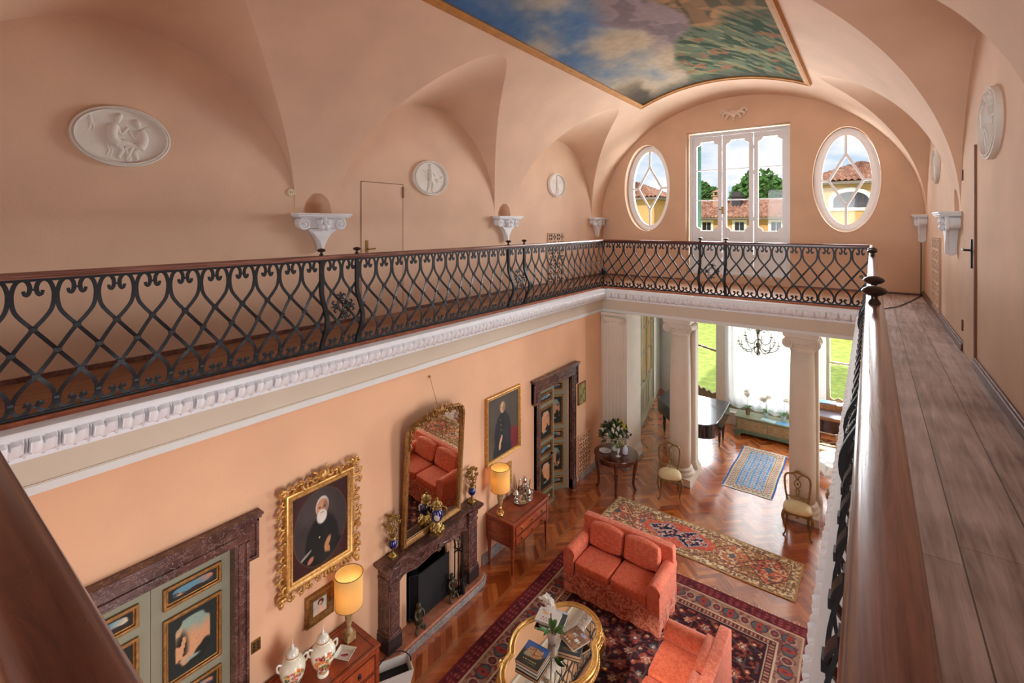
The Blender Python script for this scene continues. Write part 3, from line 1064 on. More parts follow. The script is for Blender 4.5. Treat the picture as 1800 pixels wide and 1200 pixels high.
struct(MB().box(-3.2, 13.92, 0, -1.15, 14.07, .30).box(-3.2, 13.90, .30, -1.15, 14.07, .335).build('window_seat', W['greywhite'], bevel=.006), 'low white plinth under the curtained window')
# ------------------------------------------------------------------ painting helpers (patterns as colours on a mesh)
def fbm(U, V, f=4, oct=4, seed=0):
    r = np.random.default_rng(seed); out = np.zeros_like(U); amp = 1; tot = 0
    for o in range(oct):
        n = 64
        g = r.random((n, n))
        x = (U * f) % n; y = (V * f) % n
        xi = x.astype(int); yi = y.astype(int); fx = x - xi; fy = y - yi
        fx = fx * fx * (3 - 2 * fx); fy = fy * fy * (3 - 2 * fy)
        a = g[xi % n, yi % n]; b_ = g[(xi + 1) % n, yi % n]; c = g[xi % n, (yi + 1) % n]; d = g[(xi + 1) % n, (yi + 1) % n]
        out += amp * ((a * (1 - fx) + b_ * fx) * (1 - fy) + (c * (1 - fx) + d * fx) * fy)
        tot += amp; amp *= .5; f *= 2
    return out / tot


def C3(*c): return np.array(c, dtype=float) / 255.


def put(img, mask, c):
    m = np.clip(mask, 0, 1)[..., None]
    return img * (1 - m) + np.asarray(c) * m


def sst(a, b, x):
    t = np.clip((x - a) / (b - a), 0, 1)
    return t * t * (3 - 2 * t)


def oval(U, V, cx, cy, rx, ry, soft=.15, ang=0):
    dx, dy = U - cx, V - cy
    if ang:
        c, s_ = cos(ang), sin(ang); dx, dy = dx * c + dy * s_, -dx * s_ + dy * c
    return 1 - sst(1 - soft, 1 + soft, np.sqrt((dx / rx) ** 2 + (dy / ry) ** 2))


def to_lin(img):
    img = np.clip(img, 0, 1)
    return np.where(img <= .04045, img / 12.92, ((img + .055) / 1.055) ** 2.4)


def UV(nx, ny):
    u = np.linspace(0, 1, nx + 1); v = np.linspace(0, 1, ny + 1)
    return np.meshgrid(u, v, indexing='ij')


def canvas(name, img, P, mat, parent=None):
    "img[i, j] colours at points P[i, j] -> one mesh"
    nx, ny = img.shape[0] - 1, img.shape[1] - 1
    vs = P.reshape(-1, 3)
    i, j = np.meshgrid(np.arange(nx), np.arange(ny), indexing='ij')
    a = (i * (ny + 1) + j).ravel()
    f = np.stack([a, a + ny + 1, a + ny + 2, a + 1], axis=1)
    me = bpy.data.meshes.new(name)
    me.from_pydata(vs.tolist(), [], f.tolist())
    me.materials.append(mat)
    col = np.ones((len(vs), 4), np.float32); col[:, :3] = to_lin(img).reshape(-1, 3)
    at = me.color_attributes.new('Col', 'FLOAT_COLOR', 'POINT')
    at.data.foreach_set('color', col.ravel())
    me.polygons.foreach_set('use_smooth', [True] * len(me.polygons))
    me.update()
    o = bpy.data.objects.new(name, me); COL.objects.link(o)
    if parent is not None: o.parent = parent
    return o


def flat_canvas(name, img, w, h, parent, y=0.0, mat=None, x0=None, z0=0.0):
    "upright picture in the XZ plane facing -y"
    nx, ny = img.shape[0] - 1, img.shape[1] - 1
    U, V = UV(nx, ny)
    P = np.stack([(x0 if x0 is not None else -w / 2) + U * w, np.full_like(U, y), z0 + V * h], axis=-1)
    return canvas(name, img, P, mat or W['paint'], parent)


# ------------------------------------------------------------------ outside
grass = plain('lawn_grass', rgb(196, 220, 112), .95, var=.25, scale=3.5, bump=.3, bscale=30)
lw = MB().grid(lambda u, v: (-60 + 100 * u, 15.9 + 75 * v, -.55 - .35 * sin(u * 9) * sin(v * 7) * v), 40, 40)
o = lw.build('lawn', grass); o['kind'] = 'structure'; o['label'] = 'sunlit lawn outside the garden windows'

def mat_tiles(name):
    m, t, b = nt(name)
    co = node(t, 'ShaderNodeTexCoord')
    no = node(t, 'ShaderNodeTexNoise', Scale=3.2, Detail=6.0, Roughness=.7)
    t.links.new(co.outputs['Object'], no.inputs['Vector'])
    ra = ramp(t, [(.3, rgb(112, 78, 66)), (.5, rgb(176, 128, 106)), (.68, rgb(214, 184, 162))])
    t.links.new(no.outputs['Fac'], ra.inputs['Fac'])
    t.links.new(ra.outputs['Color'], b.inputs['Base Color'])
    b.inputs['Roughness'].default_value = .9
    return m
TILES = mat_tiles('old_roof_tiles')
YEL = plain('yellow_facade_plaster', rgb(208, 162, 108), .9, var=.06, scale=.8)
WSUR = plain('white_window_surround', rgb(236, 232, 224), .8)
DKGL = plain('dark_window_glass', rgb(38, 42, 52), .15)


def tile_slope(mb, p0, p1, q0, q1, pitch=.24):
    "barrel-tile slope between eave p0-p1 and ridge q0-q1 (the ridge may be a point)"
    p0, p1, q0, q1 = map(Vector, (p0, p1, q0, q1))
    n = max(2, int((p1 - p0).length / pitch)); nn = n * 4
    N = (p1 - p0).cross(q0 - p0).normalized()
    if N.z < 0: N = -N
    rows = 14
    vs = []; fs = []
    for j in range(rows * 2):
        t = (j // 2 + (j % 2) * .999) / rows
        for i in range(nn + 1):
            u = i / nn
            a = p0.lerp(p1, u); b_ = q0.lerp(q1, u)
            h = .05 * sin(2 * pi * n * u) + (.045 if j % 2 == 0 else 0.0)
            vs.append(a.lerp(b_, t) + N * h)
    for j in range(rows * 2 - 1):
        for i in range(nn):
            k = j * (nn + 1) + i
            fs.append((k, k + 1, k + nn + 2, k + nn + 1))
    mb.add(vs, fs)


def ext_window(root, x, z, w, h, y, arched=False):
    s = MB()
    fr = MB(Matrix.Translation((0, y, 0)) @ MX)
    if not arched:
        fr.prism(rect(x - w / 2 - .17, z - h / 2 - .17, x + w / 2 + .17, z + h / 2 + .17), -.04, .06, holes=[rect(x - w / 2, z - h / 2, x + w / 2, z + h / 2)])
    else:
        def ar(a, b_): return [(x - a, z - h / 2 - (.15 if b_ else 0)), (x + a, z - h / 2 - (.15 if b_ else 0))] + [(x + a * cos(pi * k / 16), z - .05 + (h / 2 + .05 + b_) * sin(pi * k / 16)) for k in range(17)]
        fr.prism(ar(w / 2 + .20, .20), -.04, .06, holes=[ar(w / 2, 0)])
    f = fr.build('window', WSUR, root)
    g = MB().box(x - w / 2, y + .02, z - h / 2, x + w / 2, y + .03, z + h / 2 if not arched else z + h / 2 - .02)
    g.build('pane', DKGL, f)
    nb = 2 if not arched else 6
    b = MB()
    for k in range(1, nb): b.box(x - w / 2 + w * k / nb - .015, y - .01, z - h / 2, x - w / 2 + w * k / nb + .015, y + .02, z + h / 2 - (.1 if arched else 0))
    b.build('glazing_bar', plain('brown_bar', rgb(92, 66, 60), .6) if arched else WSUR, f)
    return f

# long low building
lb = thing('building', 'long low yellow building with tiled roof beyond the gallery door', 'building', (0, 0, 0))
MB().box(-22, 38, -.6, 3.2, 44, 5.95).build('wall', YEL, lb)
r = MB(); tile_slope(r, (-22.4, 37.5, 5.86), (3.5, 37.5, 5.86), (-22.4, 41, 7.3), (3.5, 41, 7.3)); tile_slope(r, (-22.4, 44.5, 5.86), (3.5, 44.5, 5.86), (-22.4, 41, 7.3), (3.5, 41, 7.3))
r.build('roof', TILES, lb, sharp=40)
MB().box(-22.4, 37.42, 5.74, 3.5, 37.6, 5.84).build('gutter', plain('zinc_gutter', rgb(120, 112, 108), .5, .4), lb)
for x in (-12.2, -9.93, -7.65, -5.3, -2.9): ext_window(lb, x, 5.22, .62, .60, 37.97)
ch = MB().box(-9.9, 39.6, 6.6, -9.1, 40.3, 7.55)
ch.box(-10.0, 39.5, 7.55, -9.0, 40.4, 7.62)
for x in (-9.9, -9.55, -9.2): ch.box(x, 39.6, 7.62, x + .12, 40.3, 7.88)
ch.add([(-10, 39.5, 7.88), (-9, 39.5, 7.88), (-9, 40.4, 7.88), (-10, 40.4, 7.88), (-9.5, 39.95, 8.12)], [(0, 1, 4), (1, 2, 4), (2, 3, 4), (3, 0, 4), (3, 2, 1, 0)])
ch.build('chimney', plain('brick_chimney', rgb(190, 150, 130), .9, var=.2, scale=5), lb)
ch = MB().box(-8.55, 39.6, 6.6, -7.9, 40.2, 7.45).box(-8.7, 39.5, 7.45, -7.75, 40.3, 7.55).box(-8.55, 39.6, 7.55, -7.9, 40.2, 7.85)
ch.build('chimney', plain('dark_chimney', rgb(66, 62, 66), .8, var=.2), lb)

def tower(name, label, x0, x1, y, ze, zp, win=None, wz=6.6):
    t = thing(name, label, 'building', (0, 0, 0))
    d = x1 - x0
    MB().box(x0, y, -.6, x1, y + d, ze).build('wall', YEL, t)
    r = MB(); e = .45; z = ze - .05; c = ((x0 + x1) / 2, y + d / 2, zp)
    P = [(x0 - e, y - e, z), (x1 + e, y - e, z), (x1 + e, y + d + e, z), (x0 - e, y + d + e, z)]
    for k in range(4): tile_slope(r, P[k], P[(k + 1) % 4], c, c, .26)
    r.build('roof', TILES, t, sharp=40)
    MB().box(x0 - e, y - e, ze - .22, x1 + e, y + d + e, ze - .08).build('eaves', plain('eaves_brown', rgb(128, 112, 104), .8), t)
    if win is not None: ext_window(t, win, wz, 1.5, .82, y - .03, True)
    return t
tower('tower_building', 'yellow tower building with arched window seen through the right oval window', -2.75, 1.9, 30, 7.62, 8.75, -.82, 6.62)
tower('tower_building', 'small yellow tower building seen through the left oval window', -15.0, -11.05, 30, 7.15, 8.25, None)

fol = [plain('summer_foliage', rgb(74, 116, 50), .9, var=.35, scale=2), plain('pale_foliage', rgb(112, 150, 84), .9, var=.35, scale=2)]
def tree(x, y, z, r, label, fi=0, seed=1):
    t = thing('tree', label, 'tree', (x, y, -.6), 0, 'trees beyond the low building')
    MB().tube([(0, 0, 0), (.1, 0, (z - r) * .5), (0, 0, z)], [.35, .28, .12], 8).build('trunk', plain('tree_bark', rgb(88, 70, 54), .9), t)
    rr = random.Random(seed); vs = []; fs = []
    for k in range(2400):
        a = rr.uniform(0, 2 * pi); b = math.asin(rr.uniform(-.7, 1)); q = r * (.55 + .45 * rr.random() ** .4) * (1 + .18 * sin(3 * a + seed) + .12 * sin(5 * b + 2 * a))
        c = Vector((q * cos(b) * cos(a), q * cos(b) * sin(a), z + .6 + q * sin(b) * .85))
        u = Vector((rr.uniform(-1, 1), rr.uniform(-1, 1), rr.uniform(-1, 1))).normalized(); w = u.orthogonal().normalized()
        s = .20 + .2 * rr.random()
        o = len(vs); vs += [c - u * s, c + w * s * .6, c + u * s, c - w * s * .6]; fs.append((o, o + 1, o + 2, o + 3))
    MB().add(vs, fs).build('crown', fol[fi], t, sharp=None)
tree(-7.9, 47, 7.7, 2.3, 'round green tree behind the dark chimney', 0, 1)
tree(-14.0, 50, 7.5, 2.2, 'green tree left of the brick chimney', 0, 2)
tree(-4.9, 50, 6.6, 1.6, 'small green tree at the right edge of the gallery door', 0, 3)
tree(-19.5, 47, 7.0, 2.0, 'pale green tree behind the small tower', 1, 4)

# ------------------------------------------------------------------ upper windows
def scallop(x0, z0, x1, z1, r=.085):
    "rectangle with hollowed corners and small shoulders"
    s = .022
    out = []
    for (cx, cz, a0, sx, sz) in ((x0, z0, 90, 1, 1), (x1, z0, 180, -1, 1), (x1, z1, 270, -1, -1), (x0, z1, 0, 1, -1)):
        cc = []
        for k in range(9):
            a = k / 8 * pi / 2
            cc.append((cx + sx * r * sin(a), cz + sz * r * cos(a)))
        cc = [(cx, cz + sz * (r + s)), (cx + sx * s * .6, cz + sz * (r + s))] + [(cx + sx * (s * .6 + (r) * sin(k / 8 * pi / 2)), cz + sz * (s * .2 + r * cos(k / 8 * pi / 2))) for k in range(9)]
        if sx * sz < 0: cc = cc[::-1]
        out += cc
    return out

gw = sroot('window_1', (0, YF + .24, 0), label='white glazed three-leaf gallery door onto the roofs')
fx0, fx1, fz0, fz1 = -3.70, -1.46, 4.14, 7.62
MB(MX).prism(rect(fx0, fz0, fx1, fz1), -.08, .06, holes=[rect(fx0 + .07, fz0 + .05, fx1 - .07, fz1 - .07)]).build('window_frame', W['whitewood'], gw, bevel=.006)
lw_ = (fx1 - fx0 - .14) / 3
for k in range(3):
    x0 = fx0 + .07 + lw_ * k; x1 = x0 + lw_
    lf = MB(MX).prism(rect(x0 + .004, fz0 + .055, x1 - .004, fz1 - .075), -.03, .02, holes=[scallop(x0 + .10, 5.20, x1 - .10, 7.42)])
    lf.M = Matrix()
    lf.M = MX
    hol = [(x0 + .12, 4.98), (x0 + .12, 4.94)]
    pn = scallop(x0 + .11, 4.30, x1 - .11, 5.04, .07)
    lf.M = None
    lf.tube([(p[0], -.022, p[1]) for p in pn], .010, 6, closed=True)
    for z in (5.97, 6.71): lf.box(x0 + .095, -.015, z - .012, x1 - .095, .01, z + .012)
    l = lf.build('leaf', W['whitewood'], gw, bevel=.004)
    MB().box(x0 + .09, -.004, 5.17, x1 - .09, .0, 7.45).build('pane', W['pane'], l)
    if k == 1:
        h = MB().box(x0 - .008, -.045, 5.62, x0 + .032, -.02, 5.80).tube([(x0 + .01, -.045, 5.73), (x0 + .01, -.085, 5.73), (x0 - .07, -.085, 5.735)], .011, 8)
        h.build('handle', W['brass'], l)
    if k != 1:
        hb = MB()
        for z in (4.6, 5.5, 6.6, 7.2): hb.tube([(x1 - .004 if k == 0 else x0 + .004, -.035, z - .05), (x1 - .004 if k == 0 else x0 + .004, -.035, z + .05)], .012, 8)
        hb.build('hinge', W['whitewood'], l)
# open green shutter outside, left
sh = sroot('window_shutter', (fx0 + .02, YF + .42, 0), label='green louvred shutter folded back outside the gallery door')
s_ = MB().box(0, 0, 4.2, .035, .60, 7.5)
for k in range(50): s_.box(-.01, .06, 4.3 + k * .063, .05, .54, 4.315 + k * .063)
s_.build('shutter', plain('green_shutter_paint', rgb(52, 104, 84), .5), sh)

def oval_window(name, ov, label):
    cx, cz, rx, rz = ov
    r = sroot(name, (cx, YF + .27, cz), label=label)
    fr = MB(MX).prism(ell(0, 0, rx * .99, rz * .99, 56), -.06, .03, holes=[ell(0, 0, rx - .16, rz - .16, 56)])
    fr.M = None
    fr.tube([(p[0], -.03, p[1]) for p in ell(0, 0, rx - .06, rz - .06, 56)], .022, 8, closed=True)
    fr.build('window_frame', W['whitewood'], r)
    a, b = .52 * rx, .50 * rz
    D = [(0, b), (a, 0), (0, -b), (-a, 0)]
    g = MB()
    for k in range(4):
        p, q = D[k], D[(k + 1) % 4]
        g.bar([(p[0], -.01, p[1]), (q[0], -.01, q[1])], .052, .035)
    for p in D:
        q = (p[0] / (abs(p[0]) or 1) * (rx - .14) if p[0] else 0, p[1] / (abs(p[1]) or 1) * (rz - .14) if p[1] else 0)
        g.bar([(p[0], -.01, p[1]), (q[0], -.01, q[1])], .052, .035)
    for p in D: g.M = Matrix.Translation((p[0], -.01, p[1])) @ MX; g.prism(ell(0, 0, .034, .034, 12), -.019, .0185)
    g.build('glazing_bar', W['whitewood'], r)
    MB(MX).prism(ell(0, 0, rx - .10, rz - .10, 56), -.004, 0).build('pane', W['pane'], r)
    # moulded white rim on the wall face
    rim = MB()
    rim.tube([(p[0], -.262, p[1]) for p in ell(0, 0, rx + .005, rz + .005, 64)], .014, 6, closed=True)
    rim.build('rim', W['plaster'], r)
oval_window('window_2', OV1, 'white oval window left of the gallery door')
oval_window('window_3', OV2, 'white oval window right of the gallery door')

# stucco ornament over the gallery door
so = thing('stucco_ornament', 'small cream scrolled stucco ornament above the gallery door', 'ornament', (-2.62, YF, 7.98))
m = MB()
for s in (-1, 1):
    for (a, b, c, q) in ((.30, .10, .0, .03), (.24, .02, .06, .035), (.17, -.06, .1, .03)):
        m.tube(interp([(0, -.02, -.02), (s * a * .4, -.045, b * .2 + .03), (s * a * .8, -.04, b + .02), (s * a, -.03, b - .03), (s * a * .85, -.025, b - .05)], 5), [q * 1.5 * (1 - .03 * k) for k in range(21)], 8)
m.ball((0, -.03, -.02), .06, .045, .08); m.ball((0, -.03, -.12), .03, .03, .06)
for s in (-1, 0, 1): m.ball((s * .05, -.04, .06), .035, .03, .05)
m.build('scrollwork', plain('cream_stucco', rgb(236, 214, 194), .8), so)
so.rotation_euler = (0, 0, 0)

# ------------------------------------------------------------------ lower windows of the back room
def grotto_bar(mb, x0, x1, z, y=0.0):
    "glazing bar carved like rockwork"
    rr = random.Random(int(z * 100)); pts = []; rad = []
    for k in range(25):
        u = k / 24; pts.append((x0 + (x1 - x0) * u, y, z + rr.uniform(-.008, .008))); rad.append(.020 + .016 * abs(sin(u * 3 * pi)) + rr.uniform(0, .006))
    mb.tube(pts, rad, 8)

def rock_window(name, M, x0, x1, z0, z1, bars, label, zp=.55):
    r = sroot(name, label=label)
    f = MB(M @ Matrix(((1, 0, 0, 0), (0, 0, 1, 0), (0, -1, 0, -.12), (0, 0, 0, 1))))   # local x, y(out is -y), z -> wall's frame
    f.frame(x0, z0, x1, z1, .085, -.03, .05)
    f.build('window_frame', W['sage_w'], r, bevel=.004)
    b = MB(f.M)
    # lower solid panel with a rockwork top edge
    rr = random.Random(3)
    top = [(x1 - .08 - (x1 - x0 - .16) * k / 20, z0 + zp + .035 * sin(k * 1.3) + rr.uniform(-.012, .012)) for k in range(21)]
    b.M = f.M @ MX
    b.prism([(x0 + .08, z0 + .08), (x1 - .08, z0 + .08)] + top, -.015, .02)
    b.M = f.M
    b.tube([(p[0], -.02, p[1]) for p in top], .016, 6)
    for z in bars: grotto_bar(b, x0 + .07, x1 - .07, z)
    b.build('rockwork_panel', W['sage_w'], r, sharp=50)
    MB(f.M).box(x0 + .06, .0, z0 + .06, x1 - .06, .004, z1 - .06).build('pane', W['pane'], r)
    return r
W['sage_w'] = plain('olive_grey_window_paint', rgb(142, 134, 104), .55, var=.05)
rock_window('window_4', MW1, 1.42, 2.48, .16, 3.2, (1.80,), 'tall window with rockwork bars behind the piano', .42)
rock_window('window_5', MW3, .22, 1.32, .72, 3.3, (1.82,), 'tall window with a rockwork bar above the desk', .18)
# curtained window
cwn = sroot('window_6', label='wide window behind the white gathered curtain')
f = MB(MW2 @ Matrix(((1, 0, 0, 0), (0, 0, 1, 0), (0, -1, 0, -.12), (0, 0, 0, 1))))
f.frame(.10, .36, 1.92, 3.3, .09, -.03, .05)
for x in (.98, ): f.box(x, -.02, .4, x + .06, .04, 3.3)
for z in (1.15, 1.95, 2.7): f.box(.15, -.01, z, 1.9, .03, z + .03)
f.box(.15, -.012, .42, 1.9, .025, .66)
f.build('window_frame', W['sage_w'], cwn, bevel=.004)
MB(f.M).box(.15, .0, .4, 1.88, .004, 3.25).build('pane', W['pane'], cwn)

# glazed double door in the left wall of the back room
gd = sroot('door_3', label='pale sage glazed door with orange blind in the back room')
f = MB(MDOOR @ Matrix(((1, 0, 0, 0), (0, 0, 1, 0), (0, -1, 0, -.06), (0, 0, 0, 1))))
f.frame(.95, .0, 3.75, 3.2, .10, -.06, .05)
f.build('door_frame', W['sagelight'], gd, bevel=.004)
for k in range(3):
    x0 = 1.06 + k * .865; x1 = x0 + .85
    l = MB(f.M)
    l.frame(x0, .05, x1, 3.1, .09, -.02, .03)
    l.box(x0 + .08, -.012, .06, x1 - .08, .02, .95).box(x0 + .08, -.02, .95, x1 - .08, .03, 1.02)
    l.frame(x0 + .15, .2, x1 - .15, .85, .03, -.028, -.01)
    for z in (1.75, 2.45): l.box(x0 + .08, -.012, z, x1 - .08, .02, z + .03)
    lo = l.build('leaf', W['sagelight'], gd, bevel=.004)
    MB(f.M).box(x0 + .08, .0, 1.0, x1 - .08, .004, 3.05).build('pane', W['pane'], lo)
    MB(f.M).box(x0 + .10, .035, 1.02, x1 - (.10 if k else .38), .04, 3.05).build('blind', plain('orange_blind', rgb(244, 188, 104), .9, var=.05), lo)
    MB(f.M).tube([(x0 + .05, -.03, 1.1), (x0 + .05, -.07, 1.1), (x0 + .14, -.07, 1.1)], .01, 8).build('handle', W['brass'], lo)

# ------------------------------------------------------------------ doors of the lower hall
def landscape(nx, ny, kind, seed):
    U, V = UV(nx, ny)
    n = fbm(U, V, 5, 4, seed)
    img = np.zeros((nx + 1, ny + 1, 3)) + C3(38, 42, 38)
    # cartouche
    if kind == 'large':
        e = ((np.abs(U - .5) / .36) ** 4 + (np.abs(V - .5) / .41) ** 4)
        ins = 1 - sst(.9, 1.05, e + (n - .5) * .25)
        for (a, b) in ((.12, .90), (.88, .90), (.12, .12), (.88, .12)): ins = ins * (1 - oval(U, V, a, b, .16, .12, .1))
        sky = C3(150, 168, 150) * (1 - V[..., None]) + C3(226, 178, 132) * V[..., None]
        sk = put(np.zeros_like(img) + C3(206, 152, 112), sst(.55, .85, V + (n - .5) * .4), C3(140, 160, 146) if seed % 2 else C3(208, 164, 132))
        land = sst(.02, -.03, V - (.26 + .12 * np.sin(U * 7 + seed) + .1 * (n - .5)))
        sk = put(sk, land, C3(34, 36, 30))
        tr = oval(U, V, .74 if seed % 3 else .26, .45, .13, .25, .5) * (n > .46)
        sk = put(sk, tr, C3(40, 38, 30))
        sk = put(sk, oval(U, V, .45, .2, .18, .03, .4), C3(150, 160, 150))
        img = put(img, ins, 1) if False else img * (1 - ins[..., None]) + sk * ins[..., None]
    else:
        e = ((np.abs(U - .5) / .42) ** 4 + (np.abs(V - .5) / .36) ** 4)
        ins = 1 - sst(.85, 1.1, e + (n - .5) * .3)
        sk = put(np.zeros_like(img) + C3(96, 140, 158), sst(.5, .9, U + (n - .5) * .3), C3(206, 190, 160) if seed % 2 else C3(198, 128, 96))
        mt = sst(.02, -.02, V - (.42 + .16 * np.sin(U * 6 + seed) + .2 * (n - .5)))
        sk = put(sk, mt, C3(66, 72, 84))
        sk = put(sk, sst(.02, -.03, V - (.30 + .1 * np.sin(U * 9 + seed * 2))), C3(58, 40, 34))
        sk = put(sk, oval(U, V, .25, .38, .09, .14, .2) * (n > .45), C3(206, 150, 110))
        img = img * (1 - ins[..., None]) + sk * ins[..., None]
    return img


def door_leaf(root, name, w, h, x0, seed, handle=None, M=None):
    "leaf in local XZ, front towards -y, from x0 to x0 + w"
    lf = MB(M).box(x0, 0, .01, x0 + w, .045, h)
    lf.box(x0, .0, .0, x0 + w, .045, .01)
    leaf = lf.build(name, W['sage'], root, bevel=.003)
    m = .085
    for i, (z0, z1, kd) in enumerate(((2.02, 2.215, 'small'), (1.32, 1.935, 'large'), (1.02, 1.235, 'small'), (.36, .945, 'large'), (.09, .28, 'small'))):
        k = h / 2.32
        z0 *= k; z1 *= k
        a, b = x0 + m, x0 + w - m
        fr = MB(M)
        fr.frame(a, z0, b, z1, .026, -.026, .0); fr.frame(a + .026, z0 + .026, b - .026, z1 - .026, .016, -.012, .0)
        fr.build('panel_frame', W['golddull'], leaf, bevel=.006)
        nx, ny = (44, 64) if kd == 'large' else (56, 26)
        img = landscape(nx, ny, kd, seed * 7 + i)
        U, V = UV(nx, ny)
        P = np.stack([a + .04 + U * (b - a - .08), np.full_like(U, -.005), z0 + .04 + V * (z1 - z0 - .08)], -1)
        if M is not None:
            A = np.array(M); P = P @ A[:3, :3].T + A[:3, 3]
        canvas('painted_panel', img, P, W['paint'], leaf)
    if handle is not None:
        x, z, s = handle
        hb = MB(M)
        hb.box(x - .02, -.01, z - .07, x + .02, 0, z + .07)
        hb.tube(interp([(x, -.01, z), (x, -.05, z), (x + s * .05, -.055, z + .012), (x + s * .12, -.05, z - .01), (x + s * .13, -.05, z - .025)], 4), .010, 8)
        hb.build('handle', W['ironblack'], leaf)
    return leaf


def marble_case(root, y0, y1, h, ear=.09, jw=.125):
    """eared marble door case in wall coordinates: local x along the wall, -y out of it"""
    m = MB()
    x0, x1 = y0, y1
    zt = h + .235
    # jambs
    for s, a in ((-1, x0), (1, x1)):
        b = a + s * jw
        m.box(min(a, b), -.065, .0, max(a, b), .03, h)
        q = a + s * .03; r_ = a + s * .075
        m.box(min(q, r_), -.078, .22, max(q, r_), -.06, h)
        m.box(min(b, b - s * .028), -.085, .0, max(b, b - s * .028), .0, h)
        m.box(min(a, a + s * (jw + .02)), -.085, 0, max(a, a + s * (jw + .02)), .03, .20)
        # ear
        e = a + s * (jw + ear)
        m.box(min(b, e), -.065, h - .17, max(b, e), 0, zt - .04)
        m.box(min(e, e - s * .028), -.088, h - .17, max(e, e - s * .028), 0, zt - .04)
        m.box(min(b - s * .03, e), -.088, h - .198, max(b - s * .03, e), 0, h - .165)
    X0, X1 = x0 - jw - ear, x1 + jw + ear
    m.box(x0 - jw, -.065, h, x1 + jw, .03, zt - .04)
    m.box(x0 - .02, -.08, h + .03, x1 + .02, -.06, h + .085)
    m.box(X0 - .0, -.088, zt - .075, X1 + .0, 0, zt - .04)
    m.box(X0 - .018, -.105, zt - .04, X1 + .018, 0, zt - .012)
    m.box(X0 - .030, -.118, zt - .012, X1 + .030, 0, zt + .012)
    return m.build('marble_casing', W['marble'], root, bevel=.006)

# local x -> world y ; local -y -> world +x
d1 = sroot('door_1', (WL, 0, 0), pi / 2, 'near double door with painted landscape panels in a dark marble case')
marble_case(d1, .835, 2.125, 2.295)
MDL = Matrix.Translation((0, .035, 0))
door_leaf(d1, 'leaf', .642, 2.29, .838, 1, None, MDL)
door_leaf(d1, 'leaf', .642, 2.29, 1.482, 2, (1.52, 1.0, 1), MDL)
MB().box(.80, .12, 0, 2.2, .16, 2.32).build('door_stop', W['sage'], d1)

d2 = sroot('door_2', (WL, 0, 0), pi / 2, 'far double door of painted panels with its right leaf half open')
marble_case(d2, 7.42, 8.60, 2.30)
door_leaf(d2, 'leaf', .62, 2.295, 7.422, 3, (7.93, .98, -1), Matrix.Translation((0, .03, 0)))
# open leaf, hinged on the right jamb and swung into the passage
MO = Matrix.Translation((8.598, .06, 0)) @ Matrix.Rotation(R_(-37), 4, 'Z') @ Matrix.Translation((-.56, 0, 0))
door_leaf(d2, 'leaf', .56, 2.295, 0, 4, (.07, .98, 1), MO)
MB().box(7.42, .10, .0, 7.43, .34, 2.28).build('reveal', W['sage'], d2)
MB().box(8.585, .11, .0, 8.60, .34, 2.28).build('reveal', W['sage'], d2)

# concealed doors of the gallery ------------------------------------------------
cd = sroot('door_4', (XL, 0, 0), pi / 2, 'concealed peach door in the left gallery wall')
m = MB().box(4.405, -.004, G + .01, 5.185, .02, 6.0)
m.build('leaf', W['plaster'], cd)
g_ = MB().box(4.395, -.0045, G, 4.405, .0, 6.01).box(5.185, -.0045, G, 5.195, 0, 6.01).box(4.395, -.0045, 6.0, 5.195, 0, 6.01)
g_.build('joint', plain('dark_joint', rgb(120, 84, 62), .9), cd)
h = MB().box(4.475, -.012, 4.86, 4.52, .0, 5.13).tube([(4.498, -.01, 5.0), (4.498, -.055, 5.0), (4.62, -.055, 5.005)], .010, 8)
h.build('handle', W['brass'], cd)
MB().box(5.18, -.02, 5.79, 5.20, 0, 5.97).build('hinge', plain('rusty_hinge', rgb(128, 84, 60), .7), cd)

cd = sroot('door_5', (XR, 0, 0), -pi / 2, 'concealed peach door in the right gallery wall')
m = MB().box(-7.22, -.016, G + .005, -6.55, .02, 6.13)
m.build('leaf', W['plaster'], cd)
MB().box(-6.55, -.018, G, -6.50, .0, 6.15).build('edge', plain('brown_door_edge', rgb(140, 96, 74), .7), cd)
h = MB().box(-6.65, -.030, 4.93, -6.60, -.016, 5.22).tube([(-6.625, -.03, 5.11), (-6.625, -.075, 5.11), (-6.76, -.075, 5.115)], .011, 8)
h.build('handle', W['ironblack'], cd)
hg = MB()
for z in (4.2, 5.85): hg.box(-7.235, -.03, z, -7.21, 0, z + .12)
hg.build('hinge', plain('rusty_hinge_right', rgb(128, 84, 60), .7), cd)
# ------------------------------------------------------------------ railings
PU = 0.2425
HR = 1.01          # underside of the handrail above the gallery floor


def belly(z):
    return 0.100 * sin(pi * min(max(z, 0), .66) / .66) ** 2


def bar_path(sgn):
    p = [(-.215, .918), (-.185, .889), (-.125, .888), (-.078, .915), (-.082, .955), (-.15, .988), (-.26, .998), (-.38, .972), (-.452, .915), (-.462, .85), (-.40, .77), (-.22, .70),
         (0, .635), (.25, .555), (.5, .475), (.75, .395), (1.0, .315), (1.22, .255), (1.40, .185), (1.462, .115), (1.44, .062), (1.36, .034), (1.25, .030), (1.15, .045), (1.09, .075), (1.11, .105), (1.17, .108), (1.20, .085)]
    return [(sgn * a, z) for a, z in p]


